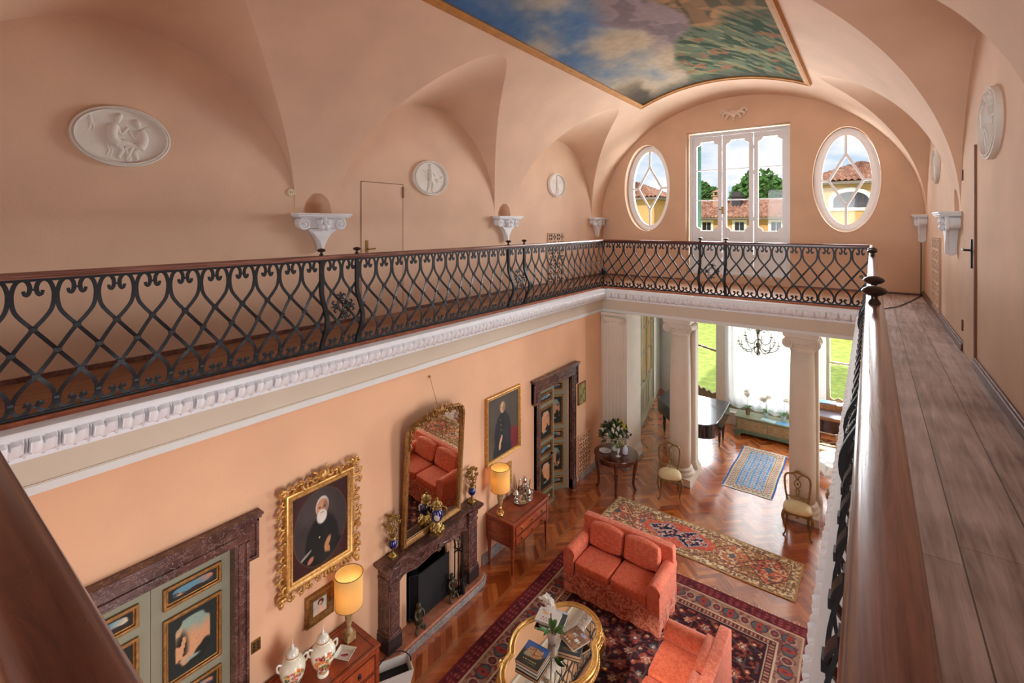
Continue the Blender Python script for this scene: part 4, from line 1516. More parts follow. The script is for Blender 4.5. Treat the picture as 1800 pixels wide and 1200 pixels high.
def railing(name, label, length, loc, rz, pairs, rail_mat, group='iron railings of the gallery', bars=True, hand=True, lo_clip=0.0):
    root = thing(name, label, 'railing', loc, rz, group)
    # handrail with rounded shoulders
    prof = [(-.026, 1.004), (-.026, 1.016), (-.034, 1.022), (-.034, 1.036), (-.029, 1.047), (-.018, 1.054), (0, 1.056), (.018, 1.054), (.029, 1.047), (.034, 1.036), (.034, 1.022), (.026, 1.016), (.026, 1.004)]
    if hand:
        m = MB(); n = len(prof); K = max(2, int(length / .5))
        vs = [(length * i / K, p[0], p[1]) for i in range(K + 1) for p in prof]
        fs = [(i * n + t, i * n + (t + 1) % n, (i + 1) * n + (t + 1) % n, (i + 1) * n + t) for i in range(K) for t in range(n)]
        fs += [tuple(range(n)), tuple(K * n + t for t in range(n - 1, -1, -1))]
        m.add(vs, fs).build('handrail', rail_mat, root, sharp=40)
    m = MB().box(0, -.013, .984, length, .013, 1.006)
    m.build('top_bar', W['iron'], root)
    MB().box(0, -.016, .0, length, .016, .024).build('bottom_bar', W['iron'], root)
    if bars:
        N = int(round(length / PU))
        full = {}
        for s in (1, -1):
            pts = [(u * PU, 0, z) for u, z in bar_path(s)]
            sm = interp(pts, 3)
            for v in sm: v.y = -belly(v.z)
            ns = len(sm)
            w = [.027 * (1 if 4 < i < ns - 5 else .75) for i in range(ns)]
            mb = MB(); mb.bar(sm, w, .010)
            if s == 1:
                for (u, z) in ((0, .635), (.5, .475), (1.0, .315)):
                    y = -belly(z); mb.box(u * PU - .023, y - .012, z - .015, u * PU + .023, y + .012, z + .015)
                for (u, z) in ((-.5, .85), (1.5, .12)):
                    y = -belly(z); mb.box(u * PU - .016, y - .009, z - .009, u * PU + .016, y + .009, z + .009)
                mb.box(-.012, -.010, .918, .012, .010, .932)
                mb.box(PU - .012, -.018, .07, PU + .012, .004, .084)
            full[s] = mb
        first = {}
        for s in (1, -1):
            lo = -1 if s == 1 else 0
            for k in range(lo, N + (1 if s == -1 else 0)):
                x0 = (k + .5) * PU
                xs = [x0 + u * PU for u, z in bar_path(s)]
                inside = min(xs) > -.02 and max(xs) < length + .02
                if inside:
                    if s not in first:
                        o = full[s].build('scroll_bar', W['iron'], root); first[s] = o
                    else:
                        o = first[s].copy(); COL.objects.link(o)
                    o.location = (x0, 0, 0)
                else:
                    pts = [(x0 + u * PU, 0, z) for u, z in bar_path(s)]
                    sm = [v for v in interp(pts, 3) if .006 < v.x < length - .006]
                    if len(sm) < 6: continue
                    for v in sm: v.y = -belly(v.z)
                    MB().bar(sm, .027, .010).build('scroll_bar', W['iron'], root)
    # posts in pairs with turned knobs
    for (a, b) in pairs:
        for x in (a, b):
            if x is None: continue
            zs = [k / 24 * .99 for k in range(25)]
            p = MB().bar([(x, -belly(z) * 1.1 - .004, z) for z in zs], .046, .034)
            p.box(x - .022, -.024, 0, x + .022, .02, .05)
            po = p.build('post', W['ironblack'], root, bevel=.002)
            k = MB().lathe([(.014, 1.05), (.024, 1.056), (.020, 1.068), (.012, 1.078), (.013, 1.088), (.030, 1.094), (.044, 1.104), (.047, 1.112), (.040, 1.122), (.022, 1.131), (.0001, 1.134)], 24, (x, 0, 0))
            k.build('knob', W['knob'], po, sharp=50)
        if a is None or b is None or not bars: continue
        cx, cz = (a + b) / 2, .475
        y = lambda z: -belly(z) - .012
        r = MB()
        for rr in (.078, .058):
            r.tube([(cx + rr * cos(t * pi / 16), y(cz + rr * sin(t * pi / 16)), cz + rr * sin(t * pi / 16)) for t in range(32)], .007, 6, closed=True)
        for q in range(4):
            an = q * pi / 2
            def P(u, v):
                xx, zz = u * cos(an) - v * sin(an), u * sin(an) + v * cos(an)
                return (cx + xx, y(cz + zz), cz + zz)
            r.bar([P(.07, 0), P(.10, 0), P(.13, 0), P(.155, 0)], [.010, .030, .026, .004], .012)
            for s in (-1, 1):
                r.tube([P(.085, 0), P(.105, s * .018), P(.128, s * .040), P(.116, s * .058), P(.100, s * .052)], [.006, .009, .011, .009, .006], 6)
            r.bar([P(.088, -.03), P(.088, .03)], .010, .016)
        r.build('rosette', W['iron'], root)
    return root

rl = railing('railing', 'long iron scroll railing along the left gallery with a thin red handrail', 9.9, (-4.885, .14, G), pi / 2, [(2.90, 3.36), (6.34, 6.80)], W['raily'])
rf = railing('railing', 'iron scroll railing across the far gallery in front of the glazed door', 4.85, (-4.87, 10.04, G), 0, [(2.12, 2.60)], W['railx'])
rr_ = railing('railing', 'iron railing of the right gallery with a broad varnished handrail beside the plank floor', 9.9, (.012, 10.04, G), -pi / 2, [(3.08, 3.58), (6.92, 7.42)], W['raily'])
rn = railing('railing', 'varnished handrail of the near gallery running off at the lower left', 4.85, (-.02, .10, G), pi, [(1.9, 2.4), (4.82, None)], W['railx'], bars=False)

# small camera on the railing's far right corner, its cable, and the box on the left corner
sc_ = thing('security_camera', 'small black camera clamped to the railing at its far right corner', 'camera', (-.13, 9.93, G + .52))
MB().box(-.022, -.06, -.02, .022, .05, .025).tube([(0, -.05, 0), (0, -.085, 0)], .018, 10).build('body', W['black'], sc_, bevel=.006)
MB().tube(interp([(0, .03, 0), (.05, .05, -.04), (.10, .07, -.06), (.13, .10, -.05)], 4), .009, 6).build('bracket', W['black'], sc_)
MB().ball((.0, -.088, 0), .013).build('lens', plain('camera_lens', rgb(170, 175, 180), .2), sc_)
bx_ = thing('junction_box', 'small black box wired to the railing at its far left corner', 'box', (-4.83, 9.95, G + .26))
MB().box(-.035, -.025, 0, .035, .025, .17).build('case', W['black'], bx_, bevel=.005)
MB().tube([(0, 0, .17), (0.0, .01, .30), (-.02, .05, .36)], .012, 6).build('cable', W['rubber'], bx_)
pts = interp([(-.02, 9.95, G + .02), (.10, 9.9, G + .012), (.25, 10.2, G + .012), (.38, 10.5, G + .012), (.60, 11.4, G + .012), (.76, 12.2, G + .012), (.78, 12.33, G + .03), (.785, 12.34, G + .6), (.785, 12.34, G + 1.45)], 6)
tag(MB().tube(pts, .008, 6).build('cable', W['rubber']), 'black cable lying on the gallery floor and up the far right corner', 'cable')

# ------------------------------------------------------------------ ceiling painting
def ceiling_paint(nx, ny):
    U, V = UV(nx, ny)
    n = fbm(U, V * 2.2, 4, 5, 11); n2 = fbm(U, V * 2, 14, 3, 12); n3 = fbm(U * 3, V * 1.2, 10, 4, 13)
    img = np.zeros(U.shape + (3,)) + C3(86, 122, 166)
    img = put(img, sst(.25, .75, V * .9 + U * .3 + (n - .5) * .7 - .12), C3(178, 174, 168))
    img = put(img, .6 * sst(.48, .75, n + .12 * n2 - .25 * (.5 - V)), C3(204, 188, 164))
    img = put(img, sst(.55, .9, V + (n - .5) * .5) * .8, C3(196, 172, 142))
    # lilac ridge rising from the middle to the right
    ridge = sst(-.04, .05, (U - .34) - .30 * np.abs(V - .62) - .16 * (n - .5) * 2)
    img = put(img, ridge, C3(166, 146, 146))
    img = put(img, ridge * sst(.5, .62, n2), C3(136, 120, 122))
    rock = sst(-.03, .05, (U - .54) - .34 * np.abs(V - .50) - .2 * (n - .5) * 2)
    img = put(img, rock, C3(150, 118, 88))
    img = put(img, rock * sst(.48, .6, n3), C3(104, 96, 76))
    img = put(img, rock * sst(.55, .62, fbm(U * .6 + V, V * 3, 16, 2, 5)), C3(190, 146, 104))
    # pool and reeds in the far right corner
    water = sst(-.02, .06, (U - .50) + (V - .80) * 1.3 + (n - .5) * .35)
    img = put(img, water * sst(.60, .68, V + .1 * (n - .5)), C3(110, 122, 98))
    reeds = water * sst(.46, .58, fbm(U * .8 + V * .5, V * 5 - U * 2.4, 12, 3, 8)) * sst(.60, .68, V)
    img = put(img, reeds, C3(66, 84, 66))
    img = put(img, water * sst(.60, .64, fbm(U * .9 + V * .4, V * 4 - U * 2.0, 16, 2, 9)) * sst(.62, .7, V), C3(150, 148, 110))
    img = put(img, water * sst(.66, .70, fbm(U * 1.5, V * 4, 12, 3, 10)) * sst(.6, .7, V), C3(158, 112, 84))
    img = put(img, sst(.80, .95, V) * sst(.55, .15, U) * sst(.38, .55, n), C3(96, 86, 76))
    img = put(img, sst(.93, 1.0, V) * .7, C3(70, 68, 62))
    # darker blue towards the near left
    img = put(img, sst(.5, .0, V) * sst(.55, .0, U) * .75, C3(48, 88, 148))
    return img * (0.94 + .12 * (n2 - .5))[..., None]

cp = thing('ceiling_painting', 'large painted landscape panel in an ochre frame on the vault crown', 'painting', (XC, 5.6, ZS + RV - .02))
th0, th1 = math.acos((-4.16 - XC) / AV), math.acos((-.985 - XC) / AV)
y0, y1 = .6, 10.56
def vpt(th, y, off):
    # point on the vault, off inside it
    nx_, nz_ = cos(th) / AV, sin(th) / RV
    l = math.hypot(nx_, nz_)
    return Vector((XC + AV * cos(th) - off * nx_ / l, y, ZS + RV * sin(th) - off * nz_ / l)) - Vector((XC, 5.6, ZS + RV - .02))
nx, ny = 120, 300
img = ceiling_paint(nx, ny)
P = np.array([[vpt(th0 + (th1 - th0) * i / nx, y0 + (y1 - y0) * j / ny, .022) for j in range(ny + 1)] for i in range(nx + 1)])
canvas('canvas', img, P, W['fresco'], cp)
fr = MB()
K = 30
def strip(pa, pb, da, db):
    pass
path = [(th0, y0 + (y1 - y0) * k / K) for k in range(K)] + [(th0 + (th1 - th0) * k / K, y1) for k in range(K)] + [(th1, y1 + (y0 - y1) * k / K) for k in range(K)] + [(th1 + (th0 - th1) * k / K, y0) for k in range(K)]
prof = [(-.005, .0), (-.005, .045), (.02, .055), (.055, .05), (.075, .065), (.10, .055), (.105, .0)]
vs = []
thm, ym = (th0 + th1) / 2, (y0 + y1) / 2
for (t, y) in path:
    ct = abs(t - th0) < 1e-6 or abs(t - th1) < 1e-6
    cy_ = abs(y - y0) < 1e-6 or abs(y - y1) < 1e-6
    for (a, h) in prof:
        tt, yy = t, y
        if ct: tt = t + (a / 3.2) * (1 if t > thm else -1)
        if cy_: yy = y + a * (1 if y > ym else -1)
        vs.append(vpt(tt, yy, h))
n = len(prof); m_ = len(path)
fr.add(vs, [(i * n + k, i * n + k + 1, ((i + 1) % m_) * n + k + 1, ((i + 1) % m_) * n + k) for i in range(m_) for k in range(n - 1)])
fr.build('frame', W['ochre'], cp, sharp=40)

# ------------------------------------------------------------------ plaster reliefs
RELIEF = plain('relief_plaster', rgb(232, 226, 218), .75, var=.04, scale=10, bump=.06, bscale=50)


def figure(mb, joints, scale, at, flip=1, depth=.55):
    "low-relief figure: limbs as tapered flattened tubes; joints in a unit-high drawing"
    def P(p): return Vector((at[0] + flip * p[0] * scale, 0, at[1] + p[1] * scale))
    y0 = -.017
    for pts, rad in joints:
        sm = interp([P(p) for p in pts], 4)
        k = len(sm)
        rr = []
        for i in range(k):
            u = i / (k - 1) * (len(rad) - 1); a = int(min(u, len(rad) - 2)); rr.append(scale * (rad[a] + (rad[a + 1] - rad[a]) * (u - a)))
        for v in sm: v.y = y0
        vs0 = len(mb.v)
        mb.tube(sm, rr, 10)
        # flatten depth
        for i in range(vs0, len(mb.v)):
            v = mb.v[i]
            mb.v[i] = (v[0], y0 + (v[1] - y0) * depth * 1.7, v[2])

STAND = [([(0, .80), (.01, .66), (.03, .50), (.0, .42)], [.07, .095, .085, .09]),   # trunk
         ([(.0, .83), (0, .90), (.012, .955), (.012, .985)], [.035, .06, .062, .03]),  # head
         ([(-.07, .76), (-.20, .68), (-.30, .75)], [.04, .034, .026]), ([(.07, .76), (.18, .64), (.26, .60)], [.04, .034, .026]),
         ([(-.02, .44), (-.02, .25), (-.12, .03), (-.19, .0)], [.075, .055, .035, .022]), ([(.05, .44), (.14, .30), (.10, .08), (.15, .02)], [.075, .055, .035, .022])]
SIT = [([(0, .74), (-.05, .60), (-.04, .44), (.03, .34)], [.07, .105, .10, .11]),
       ([(.03, .78), (.05, .86), (.07, .93), (.05, .97)], [.04, .065, .07, .03]),
       ([(.02, .70), (.10, .54), (.22, .70)], [.045, .04, .03]), ([(.0, .34), (.20, .36), (.30, .30)], [.09, .075, .06]),
       ([(.30, .30), (.24, .14), (.20, .02), (.28, 0)], [.06, .045, .032, .02]), ([(-.02, .36), (.12, .22), (.06, .06), (.12, .02)], [.075, .055, .035, .02])]
WING = [([(0, 0), (.2, .1), (.42, .02), (.55, -.16)], [.02, .05, .05, .01]), ([(.03, -.03), (.2, .02), (.38, -.08), (.46, -.2)], [.015, .04, .04, .008]), ([(.04, -.06), (.16, -.06), (.28, -.14), (.32, -.24)], [.012, .03, .03, .006])]
BOW = [([(-.1, -.2), (.05, -.1), (.08, .1), (-.04, .26)], [.008, .012, .012, .008])]
DRAPE = [([(0, 0), (-.06, -.14), (-.02, -.3), (-.08, -.42)], [.02, .03, .03, .012]), ([(.03, 0), (0, -.16), (.04, -.3), (.0, -.44)], [.015, .022, .022, .01])]


def medallion(label, loc, rz, rx, rz_, figs, group='white plaster relief medallions'):
    t = thing('relief_medallion', label, 'medallion', loc, rz, group)
    d = MB(MX).prism(ell(0, 0, rx * .97, rz_ * .97, 64), -.001, .018)
    d.build('disc', RELIEF, t)
    rim = MB()
    E_ = [(p[0], 0, p[1]) for p in ell(0, 0, 1, 1, 72)]
    prof = [(1.0, .0), (1.0, .03), (.985, .042), (.955, .044), (.945, .034), (.925, .036), (.915, .05), (.895, .052), (.88, .040), (.872, .018)]
    vs = []; n = len(prof)
    mn = min(rx, rz_)
    for p in E_:
        for (a, h) in prof:
            k = (1 - a) * 1.15 * mn
            vs.append((p[0] * (rx - k), -h, p[2] * (rz_ - k)))
    rim.add(vs, [(i * n + k, ((i + 1) % 72) * n + k, ((i + 1) % 72) * n + k + 1, i * n + k + 1) for i in range(72) for k in range(n - 1)])
    rim.build('rim', RELIEF, t, sharp=50)
    for nm, js, sc_f, at, fl, dp in figs:
        m = MB(); figure(m, js, sc_f, at, fl, dp); m.build(nm, RELIEF, t, sharp=60)
    return t

medallion('large oval relief of two seated figures on the near left wall', (XL, 1.565, 6.245), pi / 2, .41, .30,
          [('relief_figure', SIT, .47, (-.06, -.23), 1, .5), ('relief_figure', SIT, .44, (.15, -.24), -1, .45), ('relief_cupid', STAND, .19, (-.25, .02), 1, .3), ('relief_wing', WING, .32, (.14, .08), 1, .3), ('relief_drape', DRAPE, .42, (-.10, -.02), 1, .4)])
medallion('round relief of a striding archer on the left wall beside the concealed door', (XL, 5.795, 6.155), pi / 2, .40, .30,
          [('relief_figure', STAND, .50, (-.02, -.25), 1, .5), ('relief_bow', BOW, .5, (.16, .0), 1, .5), ('relief_drape', DRAPE, .42, (-.1, .12), 1, .4), ('relief_animal', [([(.14, -.03), (.24, -.02)], [.035, .03]), ([(.24, -.02), (.27, .04)], [.02, .03])], 1, (0, 0), 1, .4)])
medallion('small round relief on the left wall above the perforated grille', (XL, 9.91, 6.30), pi / 2, .39, .285,
          [('relief_figure', STAND, .48, (0, -.24), 1, .45), ('relief_wing', WING, .34, (-.02, .10), -1, .4), ('relief_wing', WING, .34, (.02, .10), 1, .4)])
medallion('oval relief of a standing figure on the right wall above the concealed door', (XR, 5.70, 6.225), -pi / 2, .40, .305,
          [('relief_figure', STAND, .50, (.02, -.25), 1, .9), ('relief_bow', BOW, .5, (-.16, .03), -1, .8), ('relief_drape', DRAPE, .5, (.12, -.02), 1, .6)])
medallion('small round relief on the far right wall above the perforated grille', (XR, 9.97, 6.285), -pi / 2, .40, .285,
          [('relief_figure', STAND, .48, (0, -.24), 1, .45), ('relief_wing', WING, .34, (.02, .10), 1, .4)])


def bracket(label, loc, rz):
    t = thing('wall_bracket', label, 'bracket', loc, rz, 'white scrolled wall brackets')
    s = MB().box(-.40, -.20, -.022, .40, 0, .0).box(-.385, -.19, -.045, .385, 0, -.022)
    s.box(-.36, -.175, -.06, .36, 0, -.045)
    s.build('shelf', W['gesso'], t, bevel=.004)
    half = [(.0, -.505), (.022, -.50), (.025, -.44), (.045, -.38), (.085, -.31), (.14, -.245), (.20, -.205), (.25, -.20), (.29, -.20), (.33, -.17), (.345, -.12), (.33, -.075), (.29, -.058)]
    out = half + [(-x, z) for x, z in reversed(half[1:])]
    b = MB(MX).prism(out[::1], .0, .11)
    b.M = None
    for s_ in (-1, 1):
        pts = []; rad = []
        for k in range(34):
            a = k / 33 * 1.75 * 2 * pi - .35; r = .084 * (1 - k / 33 * .72)
            pts.append((s_ * (.262 + r * sin(a)), -.11, -.142 + r * cos(a))); rad.append(.020 * (1 - .3 * k / 33))
        b.tube(pts, rad, 8); b.ball((s_ * .262, -.115, -.142), .026, .022, .026)
        b.tube(interp([(s_ * .26, -.11, -.062), (s_ * .12, -.11, -.075), (s_ * .05, -.11, -.07)], 4), .016, 8)
        b.tube(interp([(s_ * .20, -.10, -.215), (s_ * .11, -.10, -.28), (s_ * .05, -.09, -.38), (s_ * .015, -.07, -.49)], 5), .013, 8)
    b.ball((0, -.05, -.50), .022, .04, .03)
    b.build('scroll_body', W['gesso'], t, bevel=.008, sharp=40)
    f = MB()
    for k in range(5):
        a = pi / 2 + k * 2 * pi / 5
        f.ball((.062 * cos(a), -.135, -.135 + .062 * sin(a)), .044, .035, .044, 12, 8)
    f.ball((0, -.158, -.135), .022)
    for k in range(5):
        a = pi / 2 + (k + .5) * 2 * pi / 5
        f.ball((.03 * cos(a), -.155, -.135 + .03 * sin(a)), .010)
    f.build('flower', W['gesso'], t, sharp=60)
    return t
bk = bracket('white scrolled wall bracket with flower, nearest on the left wall', (XL, 3.715, 5.515), pi / 2)
dup(bk, (XL, 7.87, 5.535), pi / 2, 'white scrolled wall bracket on the left wall between two lunettes, second from the near one')
dup(bk, (XL, 11.955, 5.55), pi / 2, 'white scrolled wall bracket in the far left corner')
dup(bk, (XR, 7.86, 5.52), -pi / 2, 'white scrolled wall bracket on the right wall beside the concealed door')
dup(bk, (XR, 11.955, 5.55), -pi / 2, 'white scrolled wall bracket in the far right corner')

# round socket cover on the wall, left of the bracket
sw = thing('wall_socket', 'small round cream cover plate on the left wall beside the bracket', 'cover plate', (XL, 3.325, 5.785), pi / 2)
MB(Matrix.Rotation(pi / 2, 4, 'X')).lathe([(.053, 0), (.053, .008), (.046, .016), (.0001, .018)], 24).build('plate', plain('cream_plate', rgb(220, 206, 168), .5), sw)
d_ = MB()
for x in (-.014, .014): d_.box(x - .004, -.0195, -.012, x + .004, -.0165, .012)
d_.build('slot', W['golddull'], sw)


def grille(label, loc, rz, w, h, nx, nz, group='perforated peach heating grilles'):
    t = thing('wall_grille', label, 'grille', loc, rz, group)
    cw, chh = w / nx, h / nz
    pm = MB(MX)
    for i in range(nx):
        for j in range(nz):
            cx, cz = -w / 2 + cw * (i + .5), chh * (j + .5)
            holes = []
            dg = (i + j) % 2 == 0
            for k in range(4):
                a = k * pi / 2 + (pi / 4 if dg else 0)
                c_, s_ = cos(a), sin(a)
                tear = []
                for q in range(7):
                    b = 2 * pi * q / 7
                    px, pz = (.33 if dg else .26) + (.22 if dg else .18) * cos(b), (.17 + .06 * cos(b)) * sin(b)
                    tear.append((cx + (px * c_ - pz * s_) * cw, cz + (px * s_ + pz * c_) * chh))
                holes.append(tear)
            if dg:
                for k in range(4):
                    a = k * pi / 2
                    holes.append([(cx + (.36 * cos(a) + .085 * cos(2 * pi * q / 6)) * cw, cz + (.36 * sin(a) + .085 * sin(2 * pi * q / 6)) * chh) for q in range(6)])
            pm.prism(rect(cx - cw / 2, cz - chh / 2, cx + cw / 2, cz + chh / 2), .022, .028, holes=holes)
    pm.build('perforated_panel', W['plaster'] if loc[2] > 2 else W['plaster_low'], t)
    MB().box(-w / 2 - .015, -.004, 0.0, w / 2 + .015, .0, h + .015).build('dark_backing', plain('painted_hole_shade', rgb(48, 28, 22), .9), t)  # dark sheet on the wall, painted as the shade behind the holes
    MB().frame(-w / 2 - .02, -.0, w / 2 + .02, h + .02, .012, -.028, 0).build('edge', W['plaster'] if loc[2] > 2 else W['plaster_low'], t)
    return t
grille('perforated peach grille on the upper left wall seen through the railing', (XL, 9.88, G), pi / 2, .68, 1.18, 4, 7)
grille('perforated peach grille low on the right gallery wall', (XR, 9.98, G), -pi / 2, .92, 1.18, 5, 7)
grille('perforated grille low on the orange wall beside the half-open door', (WL, 9.20, .10), pi / 2, .50, .82, 4, 6)
# ------------------------------------------------------------------ pictures on the orange wall
def wall_thing(name, label, cat, y, z, group=None, off=0.0):
    return thing(name, label, cat, (WL + off, y, z), pi / 2, group)


def face_paint(img, U, V, cx, cy, s, skin, hair, beard=None, asp=1.0):
    "a small painted head: s = half height"
    sh = C3(*[int(c * .55) for c in skin])
    img = put(img, oval(U, V, cx, cy + s * .18, s * .80 * asp, s * 1.02, .08), C3(*hair))
    img = put(img, oval(U, V, cx, cy, s * .68 * asp, s * .95, .08), C3(*skin))
    img = put(img, oval(U, V, cx + s * .42 * asp, cy - s * .1, s * .35 * asp, s * .8, .4) * .55, sh)
    for e in (-1, 1):
        img = put(img, oval(U, V, cx + e * s * .30 * asp, cy + s * .12, s * .17 * asp, s * .08, .3), sh)
        img = put(img, oval(U, V, cx + e * s * .30 * asp, cy + s * .09, s * .08 * asp, s * .06, .3), C3(40, 28, 24))
    img = put(img, oval(U, V, cx + s * .04 * asp, cy - s * .16, s * .09 * asp, s * .22, .4) * .7, sh)
    img = put(img, oval(U, V, cx, cy - s * .48, s * .24 * asp, s * .06, .3), C3(130, 62, 54))
    if beard:
        b = oval(U, V, cx - s * .05 * asp, cy - s * .85, s * .62 * asp, s * .72, .15)
        img = put(img, b, C3(*beard))
        img = put(img, oval(U, V, cx, cy - s * .46, s * .20 * asp, s * .05, .3), C3(120, 66, 56))
    return img


def portrait_beard(nx, ny):
    U, V = UV(nx, ny); n = fbm(U, V, 6, 4, 3)
    img = np.zeros(U.shape + (3,)) + C3(58, 26, 24)
    img = put(img, oval(U, V, .5, .5, .49, .485, .02), C3(92, 66, 52))
    img = put(img, oval(U, V, .5, .5, .475, .475, .02), C3(58, 48, 46))
    img = put(img, oval(U, V, .40, .78, .30, .2, .6) * .5, C3(86, 74, 70))
    ins = oval(U, V, .5, .5, .475, .475, .02)
    body = np.maximum(oval(U, V, .52, .30, .30, .34, .08), oval(U, V, .55, .08, .42, .24, .1))
    img = put(img, body * ins, C3(20, 18, 20))
    img = put(img, oval(U, V, .66, .42, .12, .26, .3, .3) * ins * .5, C3(34, 30, 32))
    img = put(img, oval(U, V, .50, .605, .045, .04, .2), C3(226, 220, 210))
    img = face_paint(img, U, V, .52, .73, .125, (196, 140, 108), (206, 196, 184), (212, 202, 190), 1.2)
    img = put(img, oval(U, V, .62, .26, .085, .040, .25, .9) * ins, C3(186, 132, 92))
    for k in range(4): img = put(img, oval(U, V, .575 + k * .024, .185 - .006 * k, .012, .05, .3, .15) * ins, C3(180, 126, 88))
    img = put(img, oval(U, V, .31, .135, .06, .035, .25, .5) * ins, C3(176, 112, 92))
    img = put(img, oval(U, V, .22, .22, .12, .018, .2, .4) * ins, C3(150, 140, 130))
    img = put(img, oval(U, V, .47, .37, .012, .012, .4), C3(220, 200, 160))
    return img * (.9 + .2 * n)[..., None]


def portrait_officer(nx, ny):
    U, V = UV(nx, ny); n = fbm(U, V, 6, 4, 4)
    img = np.zeros(U.shape + (3,)) + C3(84, 76, 66)
    img = put(img, sst(.3, .0, V) * sst(.55, .8, U), C3(122, 44, 48))
    img = put(img, oval(U, V, .80, .22, .22, .16, .2), C3(120, 42, 46))
    body = np.maximum(oval(U, V, .47, .32, .27, .40, .08), oval(U, V, .46, .05, .30, .3, .1))
    img = put(img, body, C3(42, 42, 46))
    img = put(img, oval(U, V, .60, .40, .10, .26, .3, .15) * .5, C3(60, 60, 62))
    for k in range(5): img = put(img, oval(U, V, .40 + .006 * k, .60 - k * .09, .010, .010, .4), C3(190, 160, 100))
    img = face_paint(img, U, V, .46, .79, .092, (206, 158, 122), (150, 130, 108), None, 1.15)
    img = put(img, oval(U, V, .40, .24, .10, .03, .25, 1.0), C3(214, 168, 132))
    for k in range(4): img = put(img, oval(U, V, .35 + .014 * k, .145, .010, .05, .3, -.1), C3(214, 168, 132))
    return img * (.9 + .2 * n)[..., None]


def small_picture(nx, ny, seed, kind):
    U, V = UV(nx, ny); n = fbm(U, V, 6, 4, seed)
    if kind == 'child':
        img = np.zeros(U.shape + (3,)) + C3(196, 196, 184)
        img = put(img, oval(U, V, .55, .12, .40, .30, .15), C3(226, 186, 158))
        img = put(img, oval(U, V, .56, .72, .22, .2, .12), C3(90, 52, 34))
        img = face_paint(img, U, V, .54, .60, .17, (226, 178, 148), (96, 58, 38), None, 1.1)
        img = put(img, oval(U, V, .42, .38, .10, .13, .3, .4), C3(222, 176, 148))
    else:
        img = np.zeros(U.shape + (3,)) + C3(140, 136, 84)
        img = put(img, sst(.4, .6, n), C3(166, 158, 104))
        img = put(img, sst(.52, .62, fbm(U, V, 12, 3, seed + 1)), C3(104, 104, 64))
    return img * (.92 + .16 * n)[..., None]


# rococo frame round the bearded man
def scroll_c(mb, P, r, a0, turn, sgn, w0, y):
    pts = []; rad = []
    for k in range(22):
        u = k / 21
        a = a0 + sgn * turn * u
        rr = r * (1 - .72 * u)
        pts.append((P[0] + rr * cos(a), y - .02 * sin(pi * u) - .012 * u, P[1] + rr * sin(a))); rad.append(w0 * (.35 + .9 * sin(pi * min(1, u * .8 + .15))))
    mb.tube(pts, rad, 6)
    mb.ball((pts[-1][0], pts[-1][1] - .004, pts[-1][2]), w0 * 1.25, w0, w0 * 1.25, 8, 6)


def rocaille(mb, x0, z0, x1, z1, out, y, n, seed, size=.06):
    rr = random.Random(seed)
    L = math.hypot(x1 - x0, z1 - z0); dx, dz = (x1 - x0) / L, (z1 - z0) / L
    nx_, nz_ = out
    base = math.atan2(nz_, nx_)
    for k in range(n):
        u = (k + .5) / n
        s = 1 if u > .5 else -1
        px, pz = x0 + dx * L * u, z0 + dz * L * u
        big = size * rr.uniform(.8, 1.25)
        c = (px + nx_ * big * .75, pz + nz_ * big * .75)
        scroll_c(mb, c, big, base + pi + s * .4, 4.6, s * (1 if k % 2 else -1), .013, y)
        for q in range(3):   # leaf tips
            a = base + (q - 1) * .55 + s * .5
            b = (px + nx_ * big * .9 + cos(a) * big * .3, pz + nz_ * big * .9 + sin(a) * big * .3)
            e = (b[0] + cos(a) * big * .75, b[1] + sin(a) * big * .75)
            mb.tube([(b[0], y - .02, b[1]), ((b[0] + e[0]) / 2, y - .035, (b[1] + e[1]) / 2 + .006), (e[0], y - .015, e[1])], [.008, .012, .003], 6)


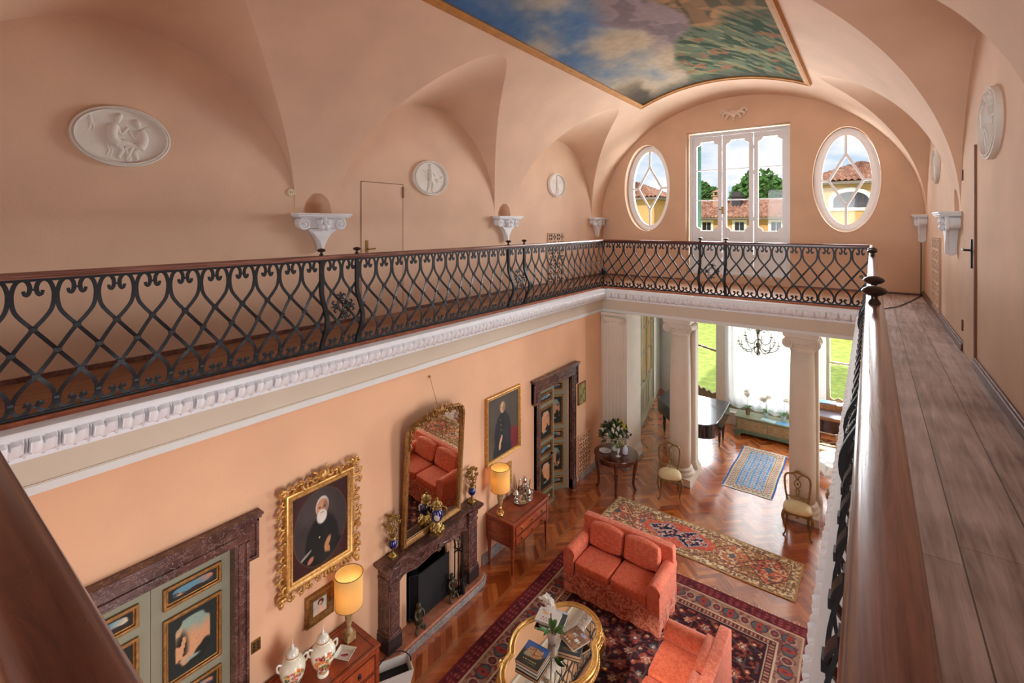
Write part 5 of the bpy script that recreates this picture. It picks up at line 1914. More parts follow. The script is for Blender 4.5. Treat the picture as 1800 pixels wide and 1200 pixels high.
def rococo_portrait():
    t = wall_thing('portrait_painting', 'portrait of a white-bearded man in a carved gilded rococo frame on the orange wall', 'painting', 3.025, 1.615)
    w, h = .66, .86
    MB().box(-w / 2 - .03, -.05, -.03, w / 2 + .03, 0, h + .03).build('backing', W['golddull'], t)
    flat_canvas('canvas', portrait_beard(110, 140), w, h, t, -.056)
    f = MB()
    path = [(-w / 2, 0, 0), (w / 2, 0, 0), (w / 2, 0, h), (-w / 2, 0, h)]
    prof = [(.004, .05), (.0, .066), (-.018, .075), (-.032, .066), (-.045, .070), (-.062, .088), (-.075, .082), (-.085, .05), (-.085, .0)]
    f.ring([Vector(p) for p in path], [(-a if False else a, b) for a, b in prof], True, 0, (0, -1, 0))
    fo = f.build('inner_frame', W['gold'], t, sharp=40)
    r = MB()
    d = .075
    rocaille(r, -w / 2 - d, -d, -w / 2 - d, h + d, (-1, 0), -.05, 9, 1, .052)
    rocaille(r, w / 2 + d, h + d, w / 2 + d, -d, (1, 0), -.05, 9, 2, .052)
    rocaille(r, -w / 2 - d, h + d, w / 2 + d, h + d, (0, 1), -.05, 8, 3, .056)
    rocaille(r, w / 2 + d, -d, -w / 2 - d, -d, (0, -1), -.05, 8, 4, .046)
    r.build('rocaille_carving', W['gold'], t, sharp=60)
    for (x, z, s) in ((-w / 2 - .10, h + .10, -1), (w / 2 + .10, h + .10, 1), (-w / 2 - .10, -.10, -1), (w / 2 + .10, -.10, 1)):
        c = MB()
        for k in range(3): scroll_c(c, (x + s * .012 * k, z + (.02 if z > 0 else -.02) * k), .06 - .012 * k, 1.0 * k + (0 if s > 0 else pi), 5.0, s, .015, -.055 - .006 * k)
        c.ball((x, -.075, z), .028, .022, .028)
        c.build('corner_carving', W['gold'], t, sharp=60)
    c = MB()
    for k in range(5):
        a = pi / 2 + (k - 2) * .42
        c.tube([(0, -.06, h + .09), (cos(a) * .07, -.09, h + .10 + sin(a) * .07), (cos(a) * .12, -.06, h + .09 + sin(a) * .11)], [.018, .024, .006], 8)
    for s in (-1, 1):
        scroll_c(c, (s * .10, h + .14), .06, pi / 2, 4.8, s, .016, -.06); scroll_c(c, (s * .19, h + .10), .05, pi / 2, 4.8, -s, .014, -.06)
    c.ball((0, -.09, h + .15), .045, .035, .055)
    c.build('crest', W['gold'], t, sharp=60)
    t.rotation_euler = (0, 0, pi / 2)
    return t
rococo_portrait()


def framed(name, label, y0, y1, z0, z1, img, fw, mat, depth=.05, liner=None, tilt=0.0):
    "picture with a moulded frame; outer size given"
    w, h = y1 - y0, z1 - z0
    t = wall_thing(name, label, 'painting', (y0 + y1) / 2, z0)
    MB().box(-w / 2 + .01, -.02, .01, w / 2 - .01, 0, h - .01).build('backing', W['black'], t)
    iw, ih = w - 2 * fw, h - 2 * fw
    flat_canvas('canvas', img, iw, ih, t, -.024, None, None, fw)
    f = MB()
    path = [Vector(p) for p in ((-iw / 2, 0, fw), (iw / 2, 0, fw), (iw / 2, 0, fw + ih), (-iw / 2, 0, fw + ih))]
    f.ring(path, [(.004, .02), (0, .032), (-fw * .25, .030), (-fw * .4, depth * .8), (-fw * .75, depth), (-fw * .95, depth * .85), (-fw, .0)], True, 0, (0, -1, 0))
    f.build('frame', mat, t, sharp=40)
    return t
framed('portrait_painting', 'small portrait of a dark-haired child in a wide gilt frame above the lamp chest', 2.86, 3.20, .985, 1.325, small_picture(40, 50, 5, 'child'), .085, W['golddull'], .045)
framed('portrait_painting', 'portrait of a man in dark uniform in a gilt frame right of the mirror', 5.90, 6.83, 1.51, 2.60, portrait_officer(90, 110), .06, W['gold'], .06)
framed('small_picture', 'small gilt-framed picture half hidden behind the far lampshade', 6.20, 6.58, .98, 1.36, small_picture(30, 30, 9, 'x'), .085, W['gold'], .045)
framed('small_picture', 'small olive picture right of the half-open door', 8.92, 9.25, 1.58, 2.03, small_picture(40, 56, 12, 'x'), .018, W['golddull'], .025)

so_ = wall_thing('wall_socket', 'dark metal wall socket right of the near marble door case', 'socket', 2.345, 1.12)
MB().box(-.045, -.012, 0, .045, 0, .12).build('plate', W['brass'], so_, bevel=.003)
s_ = MB()
for a in (-.02, .02):
    for b in (.03, .06, .09): s_.box(a - .010, -.0145, b - .008, a + .010, -.011, b + .008)
s_.build('switch', W['black'], so_)

# ------------------------------------------------------------------ fireplace
FY0, FY1 = 3.79, 5.52
fp = sroot('fireplace', (WL, 0, 0), pi / 2, 'dark veined marble fireplace with serpentine mantelpiece')
fp['kind'] = 'thing'
tag(fp, 'dark veined red marble fireplace with serpentine mantelpiece against the orange wall', 'fireplace')
lg = MB()
def leg(x0, x1):
    m = MB()
    m.box(x0, -.205, .12, x1, 0, 1.10)
    m.box(x0 - .012, -.22, .12, x1 + .012, 0, .34)
    m.box(x0 + .03, -.212, .40, x1 - .03, -.19, 1.02)
    m.box(x0 - .010, -.218, .98, x1 + .010, 0, 1.02)
    m.box(x0 - .006, -.222, 1.06, x1 + .006, 0, 1.14)
    return m.build('pilaster', W['marble'], fp, bevel=.008)
leg(3.83, 4.01); leg(5.30, 5.48)
def front(u):
    "serpentine plan of the shelf: u 0..1 along"
    e = 1 if (u < .11 or u > .89) else 0
    s = abs(u - .5) * 2
    return .245 + .045 * math.exp(-(s / .45) ** 2) - .045 * math.exp(-((s - .66) / .16) ** 2) + .02 * sst(.80, .9, s)
m = MB(); N = 60
def shelf(z0, z1, ov, y0=FY0, y1=FY1):
    P = [(y0 + (y1 - y0) * k / N, -front(k / N) - ov) for k in range(N + 1)]
    m.prism([(p[0], p[1]) for p in P] + [(y1, 0), (y0, 0)], z0, z1)
shelf(1.165, 1.20, .0, 3.76, 5.56); shelf(1.145, 1.165, -.02, 3.775, 5.545); shelf(1.125, 1.145, -.035, 3.79, 5.53)
m.build('mantelshelf', W['marble'], fp, bevel=.006)
m = MB(); N = 48
vs = []
for k in range(N + 1):
    u = k / N; y = 3.845 + (5.465 - 3.845) * u
    s = abs(u - .5) * 2
    zl = .925 + .075 * (1 - sst(.05, .55, s)) - .045 * sst(.62, .86, s)
    d = front(u) - .055
    vs += [(y, -d, 1.13), (y, -d, zl + .03), (y, -d - .012, zl + .022), (y, -d - .012, zl), (y, -.03, zl), (y, -.03, 1.13)]
m.add(vs, [(i * 6 + k, i * 6 + (k + 1) % 6, (i + 1) * 6 + (k + 1) % 6, (i + 1) * 6 + k) for i in range(N) for k in range(6)] + [tuple(range(6)), tuple(N * 6 + k for k in range(5, -1, -1))])
m.build('frieze', W['marble'], fp, sharp=40)
c = MB()
for k in range(7):
    a = -pi / 2 + (k - 3) * .4
    c.tube([(4.655, -.235, 1.03), (4.655 + .03 * cos(a), -.255, 1.03 + .04 * sin(a)), (4.655 + .05 * cos(a), -.24, 1.03 + .075 * sin(a))], [.01, .013, .004], 6)
c.ball((4.655, -.245, 1.035), .022)
c.build('carved_shell', W['marble'], fp, sharp=60)
# dark plinth blocks
pmx = plain('dark_plinth_marble', rgb(48, 42, 44), .3, var=.3, scale=12)
for a_, b_ in ((3.81, 4.03), (5.28, 5.50)): MB().box(a_, -.225, .12, b_, 0, .30).build('plinth', pmx, fp, bevel=.006)
# plastered inner face and fire chamber
MB(MX).prism(rect(4.01, .12, 5.30, 1.10), .0, .035, holes=[rect(4.26, .121, 5.01, .80)]).build('inner_face', W['plaster_low'], fp)
ch = MB()
ch.add([(4.26, .0, .121), (5.01, .0, .121), (5.01, .42, .121), (4.26, .42, .121), (4.26, .0, .80), (5.01, .0, .80), (5.01, .42, .80), (4.26, .42, .80)], [(0, 1, 2, 3), (4, 7, 6, 5), (0, 3, 7, 4), (1, 5, 6, 2), (3, 2, 6, 7)])
ch.build('fire_chamber', W['soot'], fp)
# hearth slab
h = MB()
h.prism([(3.72, 0), (3.72, -.26), (3.76, -.29), (3.84, -.305), (5.44, -.305), (5.54, -.285), (5.62, -.24), (5.62, 0)], .085, .125)
h.build('hearth_slab', W['redmarble'], fp, bevel=.012)
h = MB()
h.prism([(3.70, 0), (3.70, -.27), (3.75, -.305), (3.84, -.320), (5.44, -.320), (5.55, -.298), (5.64, -.25), (5.64, 0)], .0, .088)
h.build('hearth_kerb', W['greymarble'], fp, bevel=.006)

# fire screen of black mesh
fs = thing('fire_screen', 'black mesh fire screen standing before the fireplace opening', 'fire screen', (WL + .115, 4.66, .126), pi / 2)
def mesh_mat():
    m, t, b = nt('black_wire_mesh')
    b.inputs['Base Color'].default_value = rgb(26, 27, 30); b.inputs['Roughness'].default_value = .55
    co = node(t, 'ShaderNodeTexCoord'); sx = node(t, 'ShaderNodeSeparateXYZ'); t.links.new(co.outputs['Object'], sx.inputs[0])
    wv = node(t, 'ShaderNodeTexChecker', Scale=240.0); t.links.new(co.outputs['Object'], wv.inputs['Vector'])
    bp = node(t, 'ShaderNodeBump', Strength=.4, Distance=.003); t.links.new(wv.outputs['Fac'], bp.inputs['Height']); t.links.new(bp.outputs['Normal'], b.inputs['Normal'])
    return m
MESH = mesh_mat()
MB().box(-.27, -.004, .012, .31, .004, .60).build('mesh_panel', MESH, fs)
f = MB().tube([(-.27, 0, .0), (-.27, 0, .61), (.31, 0, .61), (.31, 0, 0)], .008, 8)
f.tube([(-.27, 0, .012), (.31, 0, .012)], .007, 8).tube([(-.27, 0, .53), (.31, 0, .53)], .004, 6)
f.build('screen_frame', W['ironblack'], fs)
w_ = MB().add([(-.27, 0, .012), (-.36, .07, .012), (-.36, .07, .60), (-.27, 0, .60)], [(0, 1, 2, 3), (3, 2, 1, 0)])
w_.tube([(-.36, .07, 0), (-.36, .07, .61), (-.27, 0, .61)], .007, 6)
w_.build('side_wing', MESH, fs)

def firedog(loc, label, sd):
    t = thing('firedog', label, 'firedog', loc, pi / 2, 'cast figure firedogs')
    b = MB()
    for s in (-1, 1):
        b.tube(interp([(0, -.01, .10), (s * .05, -.03, .07), (s * .075, -.05, .02), (s * .06, -.06, .0)], 4), [.016] * 13, 8)
    b.box(-.05, -.03, .085, .05, .02, .11); b.tube([(0, .02, .07), (0, .20, .05)], .012, 6)
    for k in range(5): b.ball((rng.uniform(-.05, .05), -.04, rng.uniform(.03, .10)), .022)
    b.build('scroll_base', W['darkbronze'], t)
    f = MB()
    f.tube(interp([(0, 0, .11), (.005, -.005, .18), (0, 0, .25), (0, 0, .28)], 4), [.036, .040, .042, .040, .036, .034, .036, .040, .042, .036, .028, .020, .016], 10)
    f.tube(interp([(.035, 0, .26), (.065, -.03, .22), (.04, -.06, .19)], 4), .014, 6).tube(interp([(-.035, 0, .26), (-.06, -.01, .21), (-.05, -.04, .17)], 4), .014, 6)
    f.ball((0, -.004, .315), .032, .034, .040, 12, 8)
    f.build('figure', W['darkbronze'], t)
    return t
firedog((WL + .22, 4.30, .126), 'cast figure firedog at the left of the fire screen', 1)
firedog((WL + .20, 4.94, .126), 'cast figure firedog at the right of the fire screen', 2)

ft = thing('fireplace_tools', 'iron stand of fireplace tools with shovel at the right of the hearth', 'fireplace tools', (WL + .185, 5.09, .126), pi / 2)
s_ = MB().lathe([(.0001, 0), (.085, .0), (.085, .012), (.03, .03), (.010, .05), (.009, .66), (.014, .68), (.009, .70), (.0001, .72)], 16)
s_.tube([(.03 * cos(a * pi / 8), 0, .75 + .03 * sin(a * pi / 8)) for a in range(16)], .007, 6, closed=True)
s_.bar([(-.085, 0, .60), (.085, 0, .60)], .016, .012, (0, -1, 0)); s_.bar([(0, -.085, .60), (0, .085, .60)], .016, .012, (1, 0, 0))
s_.build('stand', W['ironblack'], ft)
for k, (x, y, kind) in enumerate(((-.075, -.01, 'poker'), (.075, -.02, 'shovel'), (0, -.08, 'brush'), (.01, .08, 'tongs'))):
    m = MB().tube([(x, y, .66), (x * 1.1, y * 1.1, .12)], .006, 6)
    m.lathe([(.006, .64), (.012, .66), (.016, .70), (.010, .74), (.0001, .76)], 10, (x, y, 0))
    if kind == 'shovel': m.box(x * 1.1 - .06, y * 1.1 - .008, .01, x * 1.1 + .06, y * 1.1 + .004, .18)
    if kind == 'brush': m.lathe([(.01, .18), (.03, .14), (.035, .02)], 10, (x * 1.1, y * 1.1, 0))
    m.build(kind, W['ironblack'], ft)

# ------------------------------------------------------------------ mirror leaning over the mantelpiece
mi_ang = R_(3.5)
mw, mh = 1.06, 1.65
mr = thing('mirror', 'large gilt-framed mirror leaning forward above the mantelpiece', 'mirror', (WL + .075, 4.675, 1.205), pi / 2)
mr.rotation_euler = (mi_ang, 0, pi / 2)
MB().box(-mw / 2 + .02, -.005, .02, mw / 2 - .02, .02, mh - .24).build('back_board', W['mahogany'], mr)
gl = MB(MX).prism([(-mw / 2 + .05, .06), (mw / 2 - .05, .06), (mw / 2 - .05, mh - .12)] + [(mw / 2 - .05 - (mw - .1) * k / 12, mh - .12 + .055 * sin(pi * k / 12)) for k in range(1, 12)] + [(-mw / 2 + .05, mh - .12)], .006, .012)
gl.build('glass', W['mirror'], mr)
f = MB()
out = [(-mw / 2 + .055, .065), (mw / 2 - .055, .065), (mw / 2 - .055, mh - .20)]
out += [(mw / 2 - .055 - .09 * (1 - cos(k / 6 * pi / 2)), mh - .20 + .09 * sin(k / 6 * pi / 2)) for k in range(1, 7)]
out += [(mw / 2 - .145 - (mw - .29) * k / 14, mh - .11 + .05 * sin(pi * k / 14)) for k in range(1, 14)]
out += [(-mw / 2 + .145 - .09 * sin(k / 6 * pi / 2), mh - .11 - .09 * (1 - cos(k / 6 * pi / 2))) for k in range(0, 7)]
f.ring([Vector((p[0], 0, p[1])) for p in out], [(.004, .010), (.0, .026), (-.014, .034), (-.024, .028), (-.036, .040), (-.056, .048), (-.070, .034), (-.074, .0)], True, 0, (0, -1, 0))
f.build('frame', W['golddull'], mr, sharp=40)
c = MB()
for k in range(15):
    u = k / 14; x = (mw - .14) * (u - .5); z = mh - .09 + .055 * sin(pi * u)
    s = -1 if x < 0 else 1
    scroll_c(c, (x, z), .035, 0 if s > 0 else pi, 4.6, s * (1 if k % 2 else -1), .011, -.045)
for k in range(7):
    a = pi / 2 + (k - 3) * .4
    c.tube([(0, -.045, mh - .03), (cos(a) * .06, -.075, mh - .03 + sin(a) * .07), (cos(a) * .10, -.05, mh - .03 + sin(a) * .12)], [.016, .022, .006], 8)
for s in (-1, 1):
    scroll_c(c, (s * .12, mh), .055, pi / 2, 4.6, s, .014, -.05); scroll_c(c, (s * .22, mh - .02), .045, pi / 2, 4.6, -s, .012, -.05)
    for z in (mh - .18, mh - .25, mh - .33): c.tube([(s * (mw / 2 - .03), -.045, z + .05), (s * (mw / 2 - .045), -.06, z), (s * (mw / 2 - .02), -.04, z - .05)], [.006, .014, .004], 6)
c.ball((0, -.07, mh + .02), .045, .03, .055)
c.build('crest', W['golddull'], mr, sharp=60)
hk = wall_thing('picture_hook', 'small hook and hanging wire above the mirror', 'hook', 4.70, 3.26)
MB().ball((0, -.012, 0), .016).build('nail', W['brass'], hk)
MB().tube([(0, -.012, 0), (.02, -.16, -.42)], .003, 5).build('wire', W['golddull'], hk)

# garniture on the mantelpiece
def flower_vase(loc, label, seed):
    t = thing('flower_vase', label, 'vase', loc, 0, 'cobalt vases with gilt flower sprays on the mantelpiece')
    b = MB().box(-.05, -.05, 0, .05, .05, .018)
    b.lathe([(.048, .018), (.042, .03), (.018, .05), (.012, .085), (.018, .10), (.022, .11)], 20)
    b.lathe([(.036, .222), (.040, .228), (.03, .245), (.034, .26), (.0001, .262)], 20)
    for s in (-1, 1):
        b.tube(interp([(0, s * .04, .20), (0, s * .075, .225), (0, s * .085, .19), (0, s * .06, .16)], 5), .006, 6)
    b.build('gilt_mount', W['ormolu'], t)
    MB().lathe([(.020, .105), (.045, .13), (.058, .165), (.055, .195), (.040, .215), (.034, .226)], 24).build('vase_body', W['cobalt'], t, sharp=None)
    rr = random.Random(seed)
    s = MB(); q = 9
    for k in range(q):
        a = 2 * pi * k / q; r = .055 if k % 2 else .085; z = .40 + (.08 if k % 2 else 0) + rr.uniform(-.02, .02)
        if k == 0: r, z = .0, .50
        e = (r * cos(a), r * sin(a), z)
        s.tube(interp([(0, 0, .25), (e[0] * .9, e[1] * .9, .31), e], 4), .004, 5)
        for j in range(5):
            b_ = 2 * pi * j / 5
            s.ball((e[0] + .020 * cos(b_), e[1] + .020 * sin(b_), e[2] + .012 * (j % 2)), .016, .016, .014, 6, 5)
        s.ball((e[0], e[1], e[2] + .012), .011, None, None, 6, 5)
        for j in range(3):
            b_ = rr.uniform(0, 6.28); zz = rr.uniform(.28, .40)
            s.ball((e[0] * .6 + .02 * cos(b_), e[1] * .6 + .02 * sin(b_), zz), .014, .008, .010, 6, 5)
    s.build('flower_spray', W['ormolu'], t)
    return t
flower_vase((WL + .10, 3.98, 1.20), 'cobalt vase with gilt flower spray at the left end of the mantelpiece', 3)
flower_vase((WL + .11, 5.47, 1.20), 'cobalt vase with gilt flower spray at the right end of the mantelpiece', 4)
u_ = thing('mantel_urn', 'larger cobalt urn with gilt mounts in the middle of the mantelpiece', 'urn', (WL + .215, 4.64, 1.20), .5)
b = MB().box(-.085, -.07, .0, .085, .07, .03)
for k in range(16):
    a = 2 * pi * k / 16; b.ball((.075 * cos(a), .065 * sin(a), .055 + .02 * (k % 2)), .028, .028, .034, 8, 6)
b.lathe([(.075, .03), (.07, .09), (.045, .12), (.03, .15), (.04, .17)], 20)
for s in (-1, 1):
    b.tube(interp([(s * .06, 0, .22), (s * .125, 0, .27), (s * .13, 0, .35), (s * .07, 0, .37), (s * .05, 0, .33)], 6), .010, 8)
b.lathe([(.055, .335), (.066, .345), (.05, .365), (.06, .385), (.045, .41), (.02, .43), (.014, .45), (.02, .465), (.0001, .49)], 20)
for k in range(10):
    a = 2 * pi * k / 10; b.ball((.055 * cos(a), .055 * sin(a), .39), .018)
b.build('gilt_mount', W['ormolu'], u_)
MB().lathe([(.032, .16), (.062, .19), (.080, .24), (.078, .29), (.06, .325), (.052, .34)], 28).build('urn_body', W['cobalt'], u_, sharp=None)
MB(Matrix.Translation((.02, -.078, .25)) @ Matrix.Rotation(pi / 2, 4, 'X')).lathe([(.04, 0), (.036, .006), (.0001, .012)], 20).build('dial', W['porcelain'], u_)

# ------------------------------------------------------------------ chests and what stands on them
def chest(name, label, loc, w, d, h, legh, rows, cols_pull, pullmat):
    "chest facing local -y"
    t = thing(name, label, 'chest of drawers', loc, pi / 2, None)
    b = MB().box(-w / 2, 0, legh, w / 2, d, h - .03)
    # side fields
    b.build('body', W['chestwood'], t, bevel=.003)
    tp = MB().box(-w / 2 - .012, -.014, h - .03, w / 2 + .012, d, h)
    to = tp.build('top', W['chestwood'], t, bevel=.004)
    e = MB()
    for q in (.055, ):
        e.frame(-w / 2 + q, 0, w / 2 - q, d - .05, .008, 0, .0012)
    e.v = [(x, z + .02, h + y) for x, y, z in e.v]
    e.build('inlay_line', W['darkline'], to)
    for sx in (-1, 1):
        for yy in (.012, d - .05):
            l = MB()
            x = sx * (w / 2 - .022)
            a, b_ = .022, .012
            l.add([(x - a, yy - .004, legh), (x + a, yy - .004, legh), (x + a, yy + .04, legh), (x - a, yy + .04, legh), (x - b_, yy + .006, 0), (x + b_, yy + .006, 0), (x + b_, yy + .03, 0), (x - b_, yy + .03, 0)],
                  [(0, 1, 2, 3), (7, 6, 5, 4), (0, 4, 5, 1), (1, 5, 6, 2), (2, 6, 7, 3), (3, 7, 4, 0)])
            l.box(x - .026, yy - .006, legh - .02, x + .026, yy + .044, legh)
            l.build('leg', W['chestwood'], t)
            MB().box(x - .023, (-.006 if yy < .1 else d - .02), legh, x + .023, (.02 if yy < .1 else d + .004), h - .03).build('corner_post', W['chestwood'], t, bevel=.002)
    hh = (h - .05 - legh - .02) / rows
    for r in range(rows):
        z0 = legh + .02 + r * hh; z1 = z0 + hh - .022
        dr = MB().box(-w / 2 + .06, -.008, z0, w / 2 - .06, .01, z1)
        do = dr.build('drawer', W['drawerwood'], t, bevel=.002)
        MB().frame(-w / 2 + .06, z0, w / 2 - .06, z1, .007, -.0095, -.006).build('banding', W['darkline'], do)
        for u in cols_pull:
            x = (w - .12) * (u - .5)
            p = MB(Matrix.Translation((x, -.009, (z0 + z1) / 2)) @ Matrix.Rotation(pi / 2, 4, 'X'))
            p.lathe([(.020, 0), (.020, .003), (.012, .006), (.006, .012), (.008, .018), (.0001, .02)], 14, sq=1.3)
            p.M = Matrix.Translation((x, -.009, (z0 + z1) / 2))
            p.tube([(.018 * cos(a), -.012, -.012 + .022 * sin(a)) for a in np.linspace(pi, 2 * pi, 9)], .0035, 6)
            p.build('handle', pullmat, do)
    # framed end panel
    for sx in (-1, 1):
        e = MB()
        x = sx * (w / 2 + .001)
        e.tube([(x, .05, legh + .03), (x, d - .06, legh + .03), (x, d - .06, h - .06), (x, .05, h - .06)], .004, 4, closed=True)
        e.build('end_moulding', W['darkline'], t)
    return t
W['drawerwood'] = wood('flame_cherry', rgb(142, 58, 28), rgb(188, 92, 54), (3, 9, 3), 0.3, coat=.3)
# local y=0 is the front: facing -y local = +x world ; front plane at x = WL + d
chest('chest_of_drawers', 'cherry chest of drawers with tapered legs beside the far lamp', (WL + .555, 6.405, 0), .99, .515, .80, .42, 2, (.18, .5, .82), W['brass'])
chest('chest_of_drawers', 'cherry chest of drawers carrying the two floral vases at the lower edge', (WL + .575, 2.83, 0), 1.14, .535, .76, .10, 3, (.2, .8), W['ironblack'])

SH = nt('parchment_shade')
sm, st, sb = SH
st.nodes.remove(sb)
df = node(st, 'ShaderNodeBsdfDiffuse'); df.inputs['Color'].default_value = rgb(250, 220, 150)
tl = node(st, 'ShaderNodeBsdfTranslucent'); tl.inputs['Color'].default_value = rgb(252, 220, 150)
mxs = node(st, 'ShaderNodeMixShader'); mxs.inputs[0].default_value = .45
st.links.new(df.outputs[0], mxs.inputs[1]); st.links.new(tl.outputs[0], mxs.inputs[2]); st.links.new(mxs.outputs[0], st.nodes['Material Output'].inputs['Surface'])
ONYX = veined('onyx_stone', rgb(124, 92, 52), rgb(182, 148, 98), rgb(226, 206, 166), 14, .25)

BRAID = plain('brown_braid', rgb(128, 88, 44), .8)

def table_lamp(loc, label, body):
    t = thing('table_lamp', label, 'lamp', loc, 0, 'lamps with yellow drum shades')
    m = MB()
    m.lathe([(.145, .38), (.150, .385), (.152, .73), (.150, .735), (.147, .73), (.145, .39)], 40)
    m.build('lamp_shade', sm, t, sharp=50)
    for r_, z_ in ((.151, .733), (.148, .383)):
        MB().tube([(r_ * cos(a), r_ * sin(a), z_) for a in np.linspace(0, 2 * pi, 41)[:-1]], .004, 6, closed=True).build('shade_trim', BRAID, t)
    if body == 'column':
        b = MB().box(-.055, -.055, 0, .055, .055, .09)
        b.lathe([(.05, .09), (.036, .105), (.022, .13), (.026, .16), (.040, .22), (.046, .30), (.040, .345), (.022, .355), (.012, .36)], 20)
        b.build('lamp_base', ONYX, t, bevel=.004)
    else:
        b = MB().lathe([(.055, 0), (.05, .012), (.03, .03), (.022, .08), (.028, .10), (.02, .12)], 20)
        for k in range(8):
            a = 2 * pi * k / 8; b.ball((.045 * cos(a), .045 * sin(a), .025), .018)
        b.build('lamp_foot', W['goldbright'], t)
        MB().lathe([(.02, .115), (.03, .15), (.046, .22), (.052, .28), (.042, .33), (.02, .345), (.012, .36)], 24).build('lamp_base', ONYX, t)
    MB().lathe([(.012, .355), (.012, .44), (.016, .45), (.016, .50), (.0001, .51)], 12).build('lamp_socket', W['brass'], t)
    lamp('bulb', 'POINT', (loc[0], loc[1], loc[2] + .55), 1.5, (1.0, .84, .62), .03)
    f = MB()
    for k in range(3):
        a = 2 * pi * k / 3; f.tube([(0, 0, .45), (.146 * cos(a), .146 * sin(a), .45)], .003, 5)
    f.build('shade_carrier', W['brass'], t)
    return t
table_lamp((-4.66, 3.235, .76), 'table lamp with yellow drum shade and stone column on the near chest', 'column')
table_lamp((-4.70, 6.02, .80), 'table lamp with yellow drum shade and gilt foot on the far chest', 'urn')

def floral_vase(loc, rz, label, seed):
    t = thing('lidded_vase', label, 'vase', loc, rz, 'lidded porcelain vases with painted flowers')
    prof = [(.055, 0), (.058, .012), (.050, .03), (.062, .06), (.088, .11), (.112, .17), (.120, .225), (.112, .27), (.085, .31), (.060, .33), (.052, .345)]
    # painted body
    nu, nv = 96, 60
    P = np.zeros((nu + 1, nv + 1, 3)); pr = [Vector((r, 0, z)) for r, z in prof]; sm_ = interp(pr, 8)
    zz = [v.z for v in sm_]; rr_ = [v.x for v in sm_]
    for i in range(nu + 1):
        a = 2 * pi * i / nu
        for j in range(nv + 1):
            u = j / nv * (len(sm_) - 1); k = min(int(u), len(sm_) - 2); f = u - k
            r = rr_[k] + (rr_[k + 1] - rr_[k]) * f; z = zz[k] + (zz[k + 1] - zz[k]) * f
            P[i, j] = (r * sin(a), -r * cos(a), z)
    U, V = UV(nu, nv)
    img = np.zeros(U.shape + (3,)) + C3(236, 230, 206)
    n = fbm(U, V, 9, 3, seed)
    r_ = random.Random(seed)
    for (cx, s0) in ((.0, 1), (.5, 1), (1.0, 1)):
        for k in range(34):
            a = r_.uniform(0, 6.28); q = r_.random() ** .6
            x, y = cx + q * .15 * cos(a), .46 + q * .27 * sin(a)
            c = r_.choice([(206, 84, 52), (224, 128, 60), (196, 60, 70), (150, 44, 66), (232, 190, 84), (226, 150, 150), (120, 40, 56)])
            if k % 3 == 0: c = r_.choice([(70, 110, 56), (104, 136, 66), (52, 84, 52)])
            img = put(img, oval(U, V, x, y, r_.uniform(.018, .034), r_.uniform(.025, .055), .35, a), C3(*c))
            img = put(img, oval(U, V, x, y, .008, .014, .4), C3(240, 206, 130))
    img = put(img, sst(.965, .985, V), C3(196, 160, 90))
    canvas('vase_body', img, P, W['porc_paint'], t)
    MB().lathe([(.056, .342), (.062, .352), (.060, .368), (.050, .392), (.034, .408), (.016, .416), (.012, .424), (.016, .434), (.012, .446), (.005, .456), (.004, .490), (.0001, .515)], 28).build('lid', W['porcelain'], t, sharp=50)
    MB().tube([(.062 * cos(a), .062 * sin(a), .352) for a in np.linspace(0, 2 * pi, 33)[:-1]], .005, 6, closed=True).build('gilt_band', W['goldbright'], t)
    for s in (-1, 1):
        MB().tube(interp([(s * .095, 0, .29), (s * .135, 0, .305), (s * .140, 0, .255), (s * .112, 0, .225), (s * .122, 0, .245)], 6), .010, 8).build('handle', W['porcelain'], t)
    return t
W['porc_paint'] = painted('painted_porcelain', .15, .02, 20)
floral_vase((-4.60, 2.55, .76), 1.25, 'lidded white porcelain vase with painted flowers, left of the pair on the near chest', 21)
floral_vase((-4.51, 2.825, .76), 1.2, 'lidded white porcelain vase with painted flowers, right of the pair next to the tray', 22)
as_ = thing('ashtray', 'square white porcelain ashtray with a red figure on the near chest', 'ashtray', (-4.52, 3.085, .762), R_(25))
MB().add([(-.065, -.055, .004), (.065, -.055, .004), (.065, .055, .004), (-.065, .055, .004), (-.09, -.08, .035), (.09, -.08, .035), (.09, .08, .035), (-.09, .08, .035), (-.07, -.06, 0), (.07, -.06, 0), (.07, .06, 0), (-.07, .06, 0), (-.095, -.085, .033), (.095, -.085, .033), (.095, .085, .033), (-.095, .085, .033)],
         [(0, 1, 2, 3)] + [(k, 4 + k, 4 + (k + 1) % 4, (k + 1) % 4) for k in range(4)] + [(8 + k, 8 + (k + 1) % 4, 12 + (k + 1) % 4, 12 + k) for k in range(4)] + [(4 + k, 12 + k, 12 + (k + 1) % 4, 4 + (k + 1) % 4) for k in range(4)] + [(11, 10, 9, 8)]).build('dish', W['porcelain'], as_, sharp=20)
U, V = UV(30, 26)
img = np.zeros(U.shape + (3,)) + C3(226, 214, 212)
img = put(img, oval(U, V, .5, .45, .36, .16, .2, .3), C3(196, 90, 90)); img = put(img, oval(U, V, .5, .55, .30, .06, .2, .5), C3(70, 60, 66)); img = put(img, oval(U, V, .72, .62, .06, .1, .2), C3(60, 50, 56))
canvas('painted_motif', img, np.stack([-.058 + U * .116, -.048 + V * .096, np.full_like(U, .0055)], -1), W['cover'], as_)

